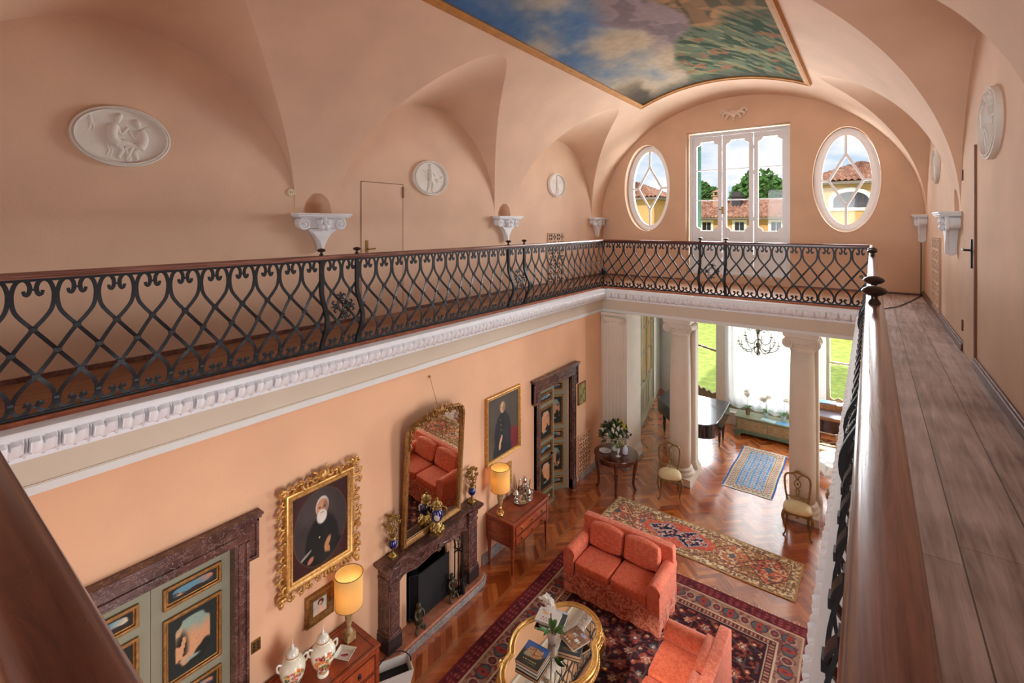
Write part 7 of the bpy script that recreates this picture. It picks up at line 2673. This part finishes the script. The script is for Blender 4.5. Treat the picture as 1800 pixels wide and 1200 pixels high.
# ------------------------------------------------------------------ round side table with flowers
rt = thing('side_table', 'round dark mahogany table with curved legs by the white pilaster', 'table', (-4.165, 9.16, 0))
MB().lathe([(.0001, .70), (.40, .70), (.435, .704), (.445, .715), (.440, .728), (.42, .733), (.0001, .733)], 56).build('table_top', W['mahogany'], rt, sharp=50)
MB().lathe([(.385, .60), (.40, .605), (.40, .70), (.385, .70)], 48).build('apron', W['mahogany'], rt, sharp=50)
for k in range(4):
    a = pi / 4 * 1 + k * pi / 2 - .35
    c, s = cos(a), sin(a)
    pts = interp([(.36 * c, .36 * s, .68), (.39 * c, .39 * s, .55), (.355 * c, .355 * s, .30), (.345 * c, .345 * s, .12), (.385 * c, .385 * s, .0)], 5)
    MB().tube(pts, [.052 - .026 * min(1, i / 12) for i in range(len(pts))], 8).build('leg', W['mahogany'], rt)
CLEAR = glass_pane('clear_glass', (.93, .95, .95, 1))
m, t_, b_ = nt('crystal')
b_.inputs['Base Color'].default_value = (.95, .97, .97, 1); b_.inputs['Roughness'].default_value = .03; b_.inputs['Alpha'].default_value = .55
W['crystal'] = m
fv = thing('flower_vase', 'tall glass vase of dark foliage and cream flowers on the round table', 'vase', (-4.235, 9.24, .734))
MB().lathe([(.055, 0), (.058, .004), (.066, .27), (.062, .27), (.054, .012), (.0001, .010)], 28).build('glass_vase', W['crystal'], fv, sharp=50)
rr = random.Random(5)
lf = MB(); st_ = MB(); fl_ = MB(); yl = MB()
for k in range(95):
    a = rr.uniform(0, 6.28); el = rr.uniform(-.25, 1.4); r = rr.uniform(.14, .33)
    e = Vector((r * cos(a) * cos(el), r * sin(a) * cos(el), .33 + r * sin(el) * .8))
    st_.tube([(0, 0, .05), (e.x * .3, e.y * .3, .26), e], .003, 4)
    d = (e - Vector((0, 0, .28))).normalized()
    for j in range(6):
        b = rr.uniform(0, 6.28); u = d.orthogonal().normalized(); q = (u * cos(b) + d.cross(u) * sin(b)) * .7 + d * .5
        q.normalize(); w_ = q.cross(d); w_ = w_.normalized() if w_.length > .01 else u
        p = e - d * rr.uniform(0, .09); L = rr.uniform(.07, .13)
        lf.add([p, p + q * L * .5 - w_ * L * .22, p + q * L, p + q * L * .5 + w_ * L * .22], [(0, 1, 2, 3)])
for k in range(15):
    a = rr.uniform(3.3, 6.2); el = rr.uniform(.0, 1.1); r = rr.uniform(.22, .30)
    p = Vector((r * cos(a) * cos(el), r * sin(a) * cos(el), .33 + r * sin(el) * .85))
    for j in range(6): fl_.ball(p + Vector((.014 * cos(j), .014 * sin(j), .008 * j)), .018, None, .024, 6, 5)
for k in range(16):
    p = Vector((rr.uniform(.06, .24), rr.uniform(.0, .15), rr.uniform(.42, .58))); yl.ball(p, .022, None, None, 6, 5)
lf.build('foliage', W['leaf'], fv, sharp=None); st_.build('stems', W['stem'], fv); fl_.build('cream_blossoms', W['petal'], fv, sharp=None); yl.build('yellow_blossoms', plain('yellow_blossom', rgb(188, 180, 70), .7, var=.2), fv, sharp=None)
f2 = thing('flower_vase', 'small footed glass vase with pale wild flowers on the round table', 'vase', (-4.06, 9.03, .734))
MB().lathe([(.05, 0), (.046, .008), (.012, .02), (.010, .05), (.03, .09), (.042, .17), (.039, .17), (.026, .09), (.0001, .06)], 24).build('glass_vase', W['crystal'], f2, sharp=50)
sp = MB(); bl = MB()
for k in range(50):
    a = rr.uniform(0, 6.28); r = rr.uniform(.02, .12); z = rr.uniform(.20, .36)
    sp.tube([(0, 0, .08), (r * .4 * cos(a), r * .4 * sin(a), .17), (r * cos(a), r * sin(a), z)], .0022, 4)
    bl.ball((r * cos(a), r * sin(a), z), .010, None, None, 5, 4)
sp.build('stems', plain('pale_stem', rgb(120, 136, 80), .7), f2); bl.build('blossoms', plain('pale_wildflower', rgb(206, 206, 160), .8, var=.15), f2, sharp=None)
f3 = thing('glass_jar', 'white and blue glass jar on the right of the round table', 'jar', (-3.985, 9.20, .734))
MB().lathe([(.04, 0), (.055, .02), (.058, .10), (.045, .14), (.03, .155), (.034, .17), (.03, .175), (.0001, .19)], 24).build('jar', plain('milk_glass', rgb(214, 220, 232), .15, var=.1, scale=30), f3, sharp=50)
f4 = thing('glass_dish', 'round cut-glass dish on the left of the round table', 'dish', (-4.36, 9.06, .734))
d_ = MB().lathe([(.06, 0), (.10, .010), (.118, .024), (.112, .026), (.09, .014), (.0001, .008)], 32)
for k in range(24):
    a = 2 * pi * k / 24; d_.ball((.114 * cos(a), .114 * sin(a), .024), .009, None, None, 6, 4)
d_.build('dish', W['crystal'], f4, sharp=50)

# ------------------------------------------------------------------ gilt side chairs
def side_chair(loc, rz, label):
    t = thing('side_chair', label, 'chair', loc, rz, 'gilt side chairs before the columns')
    # seat: rounded trapezoid cushion
    out = []
    for k in range(40):
        a = 2 * pi * k / 40; c, s = cos(a), sin(a)
        x = .235 * abs(c) ** .7 * (1 if c > 0 else -1); y = .215 * abs(s) ** .7 * (1 if s > 0 else -1)
        out.append((x * (1 - .16 * (y / .215 + 1) / 2), y))
    m = MB(); vs = []; R = 7
    for j in range(R + 1):
        u = j / R
        for (x, y) in out: vs.append((x * (1 - u) ** .5 if False else x * math.sqrt(max(0, 1 - u * u)) if u > 0 else x, y * math.sqrt(max(0, 1 - u * u)), .435 + .062 * u))
    n = len(out)
    m.add(vs + [(x * 1.0, y * 1.0, .415) for x, y in out], [(j * n + k, j * n + (k + 1) % n, (j + 1) * n + (k + 1) % n, (j + 1) * n + k) for j in range(R) for k in range(n)] + [((R + 1) * n + k, (R + 1) * n + (k + 1) % n, (k + 1) % n, k) for k in range(n)])
    m.build('seat_cushion', W['cream'], t, sharp=None)
    r = MB(); rail = []
    for k in range(40):
        x, y = out[k]; rail.append((x * .985, y * .985))
    vs = [(x, y, .42) for x, y in rail] + [(x, y, .365 + .018 * cos(4 * 2 * pi * k / 40)) for k, (x, y) in enumerate(rail)] + [(x * .9, y * .9, .37) for x, y in rail]
    r.add(vs, [(a * n + (k + 1) % n, a * n + k, (a + 1) * n + k, (a + 1) * n + (k + 1) % n)[::-1] if False else (a * n + k, a * n + (k + 1) % n, (a + 1) * n + (k + 1) % n, (a + 1) * n + k)[::-1] for a in range(2) for k in range(n)])
    r.ball((0, -.212, .372), .03, .014, .024)
    r.build('seat_rail', W['chairgold'], t)
    for s in (-1, 1):
        pts = interp([(s * .195, -.165, .41), (s * .222, -.195, .33), (s * .19, -.165, .16), (s * .18, -.158, .06), (s * .205, -.188, .012)], 5)
        l = MB().tube(pts, [.030 - .017 * min(1, i / 13) for i in range(len(pts))], 8); l.ball((s * .207, -.192, .015), .018, .022, .015)
        l.build('leg', W['chairgold'], t)
        pts = interp([(s * .165, .175, .41), (s * .165, .185, .25), (s * .162, .195, .10), (s * .17, .23, .0)], 5)
        MB().tube(pts, [.022 - .008 * i / 15 for i in range(len(pts))], 8).build('leg', W['chairgold'], t)
    B = lambda x, z: (x, .185 + (z - .42) * .20, z)
    fr = MB()
    half = [(.155, .43), (.168, .50), (.185, .60), (.198, .72), (.196, .81), (.165, .865), (.10, .885), (.045, .905), (0, .915)]
    lp = [B(x, z) for x, z in half]; lp2 = [B(-x, z) for x, z in reversed(half[:-1])]
    fr.tube(interp(lp + lp2, 4), .017, 8)
    fr.tube(interp([B(-.165, .515), B(-.08, .505), B(0, .53), B(.08, .505), B(.165, .515)], 4), .012, 8)
    fr.build('back_frame', W['chairgold'], t)
    sp_ = MB()
    for s in (-1, 1):
        sp_.tube(interp([B(s * .012, .53), B(s * .022, .60), B(s * .012, .65), B(s * .045, .70), B(s * .042, .755), B(s * .012, .80), B(s * .03, .85), B(s * .075, .885)], 4), .010, 6)
        sp_.tube(interp([B(s * .012, .65), B(s * .03, .62), B(s * .042, .64)], 3), .007, 6)
    sp_.ball(B(0, .655), .016); sp_.ball(B(0, .80), .016); sp_.ball(B(0, .93), .022, .014, .02)
    for s in (-1, 1): sp_.tube([B(0, .915), B(s * .03, .945), B(s * .045, .925)], [.009, .009, .004], 6)
    sp_.ball(B(0, .725), .018, .012, .024)
    sp_.build('splat', W['chairgold'], t)
    return t
c1 = side_chair((-3.20, 9.55, 0), R_(20), 'gilt side chair with cream seat before the column nearer the piano')
dup(c1, (-1.03, 9.74, 0), R_(6), 'gilt side chair with cream seat before the column in front of the desk')

# ------------------------------------------------------------------ grand piano
pn = thing('grand_piano', 'black grand piano behind the left column', 'piano', (-3.5, 12.0, 0))
ox, oy = -3.5, 12.0
outl = [(-4.33, 12.02), (-3.45, 11.10)] + [(-3.05 + .30 * cos(a), 11.31 + .32 * sin(a)) for a in np.linspace(-2.25, -.15, 12)] + [(-2.74, 11.6), (-2.80, 12.78), (-4.30, 12.80)]
outl = [(x - ox, y - oy) for x, y in outl]
MB().prism(outl, .66, .955).build('case', W['pianoblack'], pn, bevel=.012)
MB().prism(offs(outl, .018), .955, .985).build('lid', W['piano_lid'], pn, bevel=.008)
MB().box(-4.34 - ox, 12.0 - oy, .655, -2.78 - ox, 12.05 - oy, .66).build('key_slip', W['silver'], pn)
hg = MB(); hg.bar([(-4.25 - ox, 12.52 - oy, .9865), (-2.80 - ox, 12.34 - oy, .9865)], .008, .003, (0, 0, 1)); hg.build('lid_hinge', W['brass'], pn)
for (x, y) in ((-4.24, 12.26), (-2.95, 12.40), (-3.56, 11.62), (-2.93, 12.66)):
    l = MB().box(x - ox - .05, y - oy - .05, .56, x - ox + .05, y - oy + .05, .67)
    l.lathe([(.018, .07), (.022, .09), (.026, .12), (.052, .50), (.06, .56)], 8, (x - ox, y - oy, 0))
    lo_ = l.build('leg', W['pianoblack'], pn, sharp=30)
    MB().lathe([(.018, 0), (.022, .02), (.014, .05), (.018, .072)], 12, (x - ox, y - oy, 0)).build('castor', W['brass'], lo_)
ly = MB().box(-3.75 - ox, 11.75 - oy, .08, -3.69 - ox, 11.80 - oy, .66).box(-3.55 - ox, 11.75 - oy, .08, -3.49 - ox, 11.80 - oy, .66).box(-3.78 - ox, 11.70 - oy, .06, -3.46 - ox, 11.85 - oy, .13)
ly.build('pedal_lyre', W['pianoblack'], pn)

# ------------------------------------------------------------------ painted chest with orchids, curtain, chandelier
GRN = wood('worn_green_paint', rgb(104, 116, 92), rgb(150, 148, 118), (2, 6, 9), .7, nscale=3)
TAN = wood('worn_tan_panel', rgb(138, 116, 84), rgb(176, 156, 118), (2, 6, 9), .7, nscale=4)
bc = thing('blanket_chest', 'long worn green-painted chest under the curtained window', 'chest', (-2.06, 13.62, 0))
cb = MB().box(-.73, -.24, .10, .73, .24, .44).build('body', GRN, bc, bevel=.006)
for k in range(2):
    p = MB().box(-.68 + k * .69, -.246, .16, -.01 + k * .69, -.235, .40); p.build('panel', TAN, cb, bevel=.003)
MB().box(-.76, -.265, .44, .76, .25, .475).build('lid', GRN, bc, bevel=.006)
bm_ = MB(MX)
bm_.M = Matrix.Translation((0, -.25, 0)) @ MX
bm_.prism([(-.76, 0), (-.62, 0), (-.60, .05), (-.54, .075), (.54, .075), (.60, .05), (.62, 0), (.76, 0), (.76, .13), (-.76, .13)], 0, .025)
bm_.M = None; bm_.box(-.76, -.25, 0, -.73, .24, .13).box(.73, -.25, 0, .76, .24, .13)
bm_.build('plinth', plain('green_plinth_paint', rgb(96, 118, 96), .6, var=.1), bc)
POT = plain('pale_glass_pot', rgb(206, 216, 214), .2, var=.1)
orchid((-2.55, 13.66, .476), 'orchid with a bare curved stem in a glass bowl, left on the green chest', 2, .58, plain('wicker_bowl', rgb(138, 116, 92), .7, var=.3, scale=30), .068, 4)
orchid((-2.13, 13.68, .476), 'orchid with a full white cluster in the middle of the green chest', 3, .52, POT, .055, 6)
orchid((-1.74, 13.66, .476), 'orchid with leaning blooms on blue paper at the right of the green chest', 1, .56, POT, .06, 9)
pp = thing('paper_sheet', 'blue paper sheet lying on the green chest at the right', 'paper', (-1.72, 13.50, .477), .2)
MB().box(-.16, -.10, 0, .16, .10, .002).build('sheet', plain('blue_paper', rgb(96, 156, 206), .6), pp)
pp = thing('paper_sheet', 'pale turquoise paper sheet lying in the middle of the green chest', 'paper', (-2.05, 13.50, .477), -.2)
MB().box(-.17, -.09, 0, .17, .09, .002).build('sheet', plain('turquoise_paper', rgb(170, 206, 214), .6), pp)
# curtain
cu = nt('sheer_voile')
cm, ctre, cb_ = cu
ctre.nodes.remove(cb_)
df = node(ctre, 'ShaderNodeBsdfDiffuse'); df.inputs['Color'].default_value = rgb(244, 248, 254)
tl = node(ctre, 'ShaderNodeBsdfTranslucent'); tl.inputs['Color'].default_value = rgb(244, 248, 254)
trn = node(ctre, 'ShaderNodeBsdfTransparent')
m1 = node(ctre, 'ShaderNodeMixShader'); m1.inputs[0].default_value = .6
m2 = node(ctre, 'ShaderNodeMixShader'); m2.inputs[0].default_value = .32
L_ = ctre.links.new
L_(df.outputs[0], m1.inputs[1]); L_(tl.outputs[0], m1.inputs[2]); L_(m1.outputs[0], m2.inputs[1]); L_(trn.outputs[0], m2.inputs[2]); L_(m2.outputs[0], ctre.nodes['Material Output'].inputs['Surface'])
cu_t = thing('curtain', 'sheer white gathered curtain over the window behind the green chest', 'curtain', (-2.18, 13.97, 0))
def drape(x0, x1, seed):
    def fn(u, v):
        x = x0 + (x1 - x0) * u
        sw = abs(sin(u * pi * 2.0))               # swags of the hem
        zb = .62 - .16 * sw ** .8
        z = zb + (3.35 - zb) * v
        y = .035 * sin(u * 34 + seed + 1.2 * sin(v * 3)) * (.4 + .6 * v) + .03 * sin(u * 11 + seed)
        y += (.05 * sin(v * 60) * max(0, .10 - v) * 10) * .6
        return (x, y, z)
    return MB().grid(fn, 90, 40)
drape(-.94, .02, 0).build('drape', cm, cu_t, sharp=None)
drape(-.02, .95, 3).build('drape', cm, cu_t, sharp=None)
MB().tube([(-.97, 0, 3.36), (.97, 0, 3.36)], .012, 8).build('rod', W['brass'], cu_t)
cd_ = MB()
for x in (-.46, .0, .46): cd_.tube([(x, -.05, .7), (x, -.05, 3.3)], .004, 5)
cd_.build('draw_cord', plain('grey_cord', rgb(150, 156, 164), .8), cu_t)

ch = thing('chandelier', 'crystal chandelier hanging before the curtained window', 'chandelier', (-2.10, 12.40, 2.30))
BRZ = plain('dull_bronze', rgb(92, 84, 68), .4, .7, var=.2, scale=20)
b = MB().lathe([(.0001, .02), (.04, .05), (.05, .10), (.02, .14), (.03, .22), (.055, .28), (.03, .34), (.018, .42), (.035, .55), (.05, .62), (.02, .70), (.014, .95), (.02, 1.0)], 20)
b.tube([(0, 0, 1.0), (0, 0, BRC - 2.30)], .008, 6)
b.build('stem', BRZ, ch)
for ring, (na, R, zc, z0) in enumerate(((8, .42, .34, .24), (4, .27, .50, .40))):
    for k in range(na):
        a = 2 * pi * k / na + .2 * ring; c, s = cos(a), sin(a)
        arm = MB().tube(interp([(.03 * c, .03 * s, z0), (R * .45 * c, R * .45 * s, z0 - .11), (R * .85 * c, R * .85 * s, z0 - .06), (R * c, R * s, zc - .06)], 5), .009, 6)
        arm.lathe([(.006, -.05), (.035, -.035), (.038, -.03), (.012, -.02)], 14, (R * c, R * s, zc))
        ao = arm.build('arm', BRZ, ch)
        MB().lathe([(.011, -.02), (.011, .07), (.0001, .08)], 10, (R * c, R * s, zc)).build('candle', W['porcelain'], ao)
        dr = MB()
        for q in range(5):
            b_ = 2 * pi * q / 5; x, y = R * c + .036 * cos(b_), R * s + .036 * sin(b_)
            dr.tube([(x, y, zc - .035), (x, y, zc - .06), (x, y, zc - .10), (x, y, zc - .125)], [.002, .004, .010, .001], 6)
        dr.build('crystal_drops', W['crystal'], ao)
up = MB()
for k in range(8):
    a = 2 * pi * k / 8; c, s = cos(a), sin(a)
    up.tube(interp([(.03 * c, .03 * s, .58), (.14 * c, .14 * s, .66), (.22 * c, .22 * s, .60), (.20 * c, .20 * s, .80), (.04 * c, .04 * s, .92)], 5), .007, 6)
up.build('crown', BRZ, ch)
st = MB()
for k in range(24):
    a = 2 * pi * k / 24; c, s = cos(a), sin(a)
    r, z = (.14, .09) if k % 2 else (.24, .14)
    st.tube([(r * c, r * s, z + .05), (r * c, r * s, z + .02), (r * c, r * s, z - .03), (r * c, r * s, z - .06)], [.002, .005, .011, .001], 6)
for k in range(8):
    a = 2 * pi * k / 8 + .39; c, s = cos(a), sin(a)
    for q in range(12):
        u = q / 11; r = .03 + .36 * u; st.ball((r * c, r * s, .52 - .12 * sin(u * pi) - .22 * u), .007, None, None, 5, 4)
st.build('crystal_drops', W['crystal'], ch)

# ------------------------------------------------------------------ desk corner behind the right column
dk = thing('writing_desk', 'light oak writing desk with dark sloping top under the right bay window', 'desk', (-.47, 14.12, 0))
DKT = plain('dark_leather_top', rgb(70, 62, 70), .25, var=.1)
MB().box(-.62, -.42, .70, .62, .42, .76).build('desk_frame', W['oak'], dk, bevel=.004)
MB().box(-.58, -.40, .76, .58, .15, .772).build('desk_top', DKT, dk)
MB().box(-.62, .16, .76, .62, .42, .92).build('pigeonholes', W['oak'], dk, bevel=.004)
for sx in (-1, 1):
    for sy in (-1, 1):
        MB().box(sx * .57 - .03, sy * .37 - .03, 0, sx * .57 + .03, sy * .37 + .03, .70).build('leg', W['oak'], dk)
MB().box(-.58, .30, .12, .58, .33, .70).build('back_panel', W['mahogany'], dk)
MB().box(.10, -.36, .30, .5, .1, .52).build('drawer_box', W['oak'], dk, bevel=.004)
fo = thing('folder', 'bright blue folder lying on the oak desk', 'folder', (-.86, 14.40, .921), .15)
MB().box(-.17, -.12, 0, .17, .12, .018).build('folder', plain('bright_blue_card', rgb(70, 140, 220), .4), fo)
lp = thing('laptop', 'closed pale laptop on the oak desk beside the folder', 'laptop', (-.38, 14.38, .921), -.1)
MB().box(-.20, -.13, 0, .20, .13, .016).build('base', plain('pale_grey_shell', rgb(196, 192, 190), .3), lp, bevel=.004)
MB().box(-.20, -.13, .017, .20, .13, .024).build('lid', plain('pale_lid', rgb(206, 202, 200), .3), lp, bevel=.003)

PINE = wood('pale_chair_wood', rgb(150, 110, 72), rgb(190, 152, 108), (6, 6, 2), .4)
def desk_chair(loc, rz, label, seat):
    t = thing('lattice_chair', label, 'chair', loc, rz, 'light wooden chairs by the lace-covered table')
    MB().cushion(-.21, -.20, .42, .21, .20, .50, puff=.25, n=8).build('seat', seat, t, sharp=None)
    MB().frame(-.215, .40, .215, .445, .02, -.2, .2).build('seat_rail', PINE, t)
    for sx in (-1, 1):
        MB().tube([(sx * .19, -.18, .42), (sx * .19, -.185, 0)], [.02, .013], 8).build('leg', PINE, t)
        MB().tube(interp([(sx * .19, .23, .0), (sx * .19, .20, .42), (sx * .19, .26, .90)], 4), .016, 8).build('rear_post', PINE, t)
    b = MB()
    y = lambda z: .20 + (z - .42) * .12
    for z in (.60, .88): b.tube([(-.19, y(z), z), (.19, y(z), z)], .014, 8)
    for s in (-1, 1):
        b.tube([(s * -.18, y(.61), .61), (0, y(.68), .68), (s * .18, y(.61), .61)], .009, 6); b.tube([(s * .18, y(.75), .73), (0, y(.66), .65), (s * -.18, y(.75), .73)], .009, 6)
    b.build('back_lattice', PINE, t)
    return t
desk_chair((-.78, 12.62, 0), R_(180), 'light lattice-back chair between the desk and the lace-covered table', W['cream'])
desk_chair((-.40, 10.62, 0), R_(-160), 'light wooden chair pushed to the lace-covered table next to the railing', W['cream'])

tb = thing('round_table', 'round table under a white lace cloth beyond the right column', 'table', (-.42, 11.42, 0))
MB().lathe([(.0001, .715), (.46, .715), (.47, .725), (.46, .738), (.0001, .738)], 40).build('table_top', W['oak'], tb)
MB().lathe([(.30, 0), (.31, .02), (.28, .05), (.10, .08), (.06, .16), (.055, .55), (.10, .68), (.2, .715)], 24).build('pedestal', W['oak'], tb)
LACE = nt('white_lace')
lm, lt, lb = LACE
lb.inputs['Roughness'].default_value = .9
co = node(lt, 'ShaderNodeTexCoord'); ck = node(lt, 'ShaderNodeTexChecker', Scale=7.0); ck.inputs['Color1'].default_value = rgb(240, 240, 242); ck.inputs['Color2'].default_value = rgb(206, 208, 216)
lt.links.new(co.outputs['Object'], ck.inputs['Vector']); lt.links.new(ck.outputs['Color'], lb.inputs['Base Color'])
cl = thing('tablecloth', 'white lace cloth with square pattern on the round table beyond the right column', 'tablecloth', (-.42, 11.42, .739))
m = MB(); vs = []; n = 72; rows = [(0.0001, .006), (.25, .006), (.46, .006), (.478, .0), (.484, -.05), (.49, -.12), (.50, -.20)]
for j, (r, z) in enumerate(rows):
    for k in range(n):
        a = 2 * pi * k / n; q = max(0, j - 3) * .010 * sin(a * 11)
        vs.append(((r + q) * cos(a), (r + q) * sin(a), z + (.03 * abs(sin(a * 2)) if j == len(rows) - 1 else 0)))
m.add(vs, [(j * n + k, j * n + (k + 1) % n, (j + 1) * n + (k + 1) % n, (j + 1) * n + k)[::-1] for j in range(len(rows) - 1) for k in range(n)])
m.build('cloth', lm, cl, sharp=None)
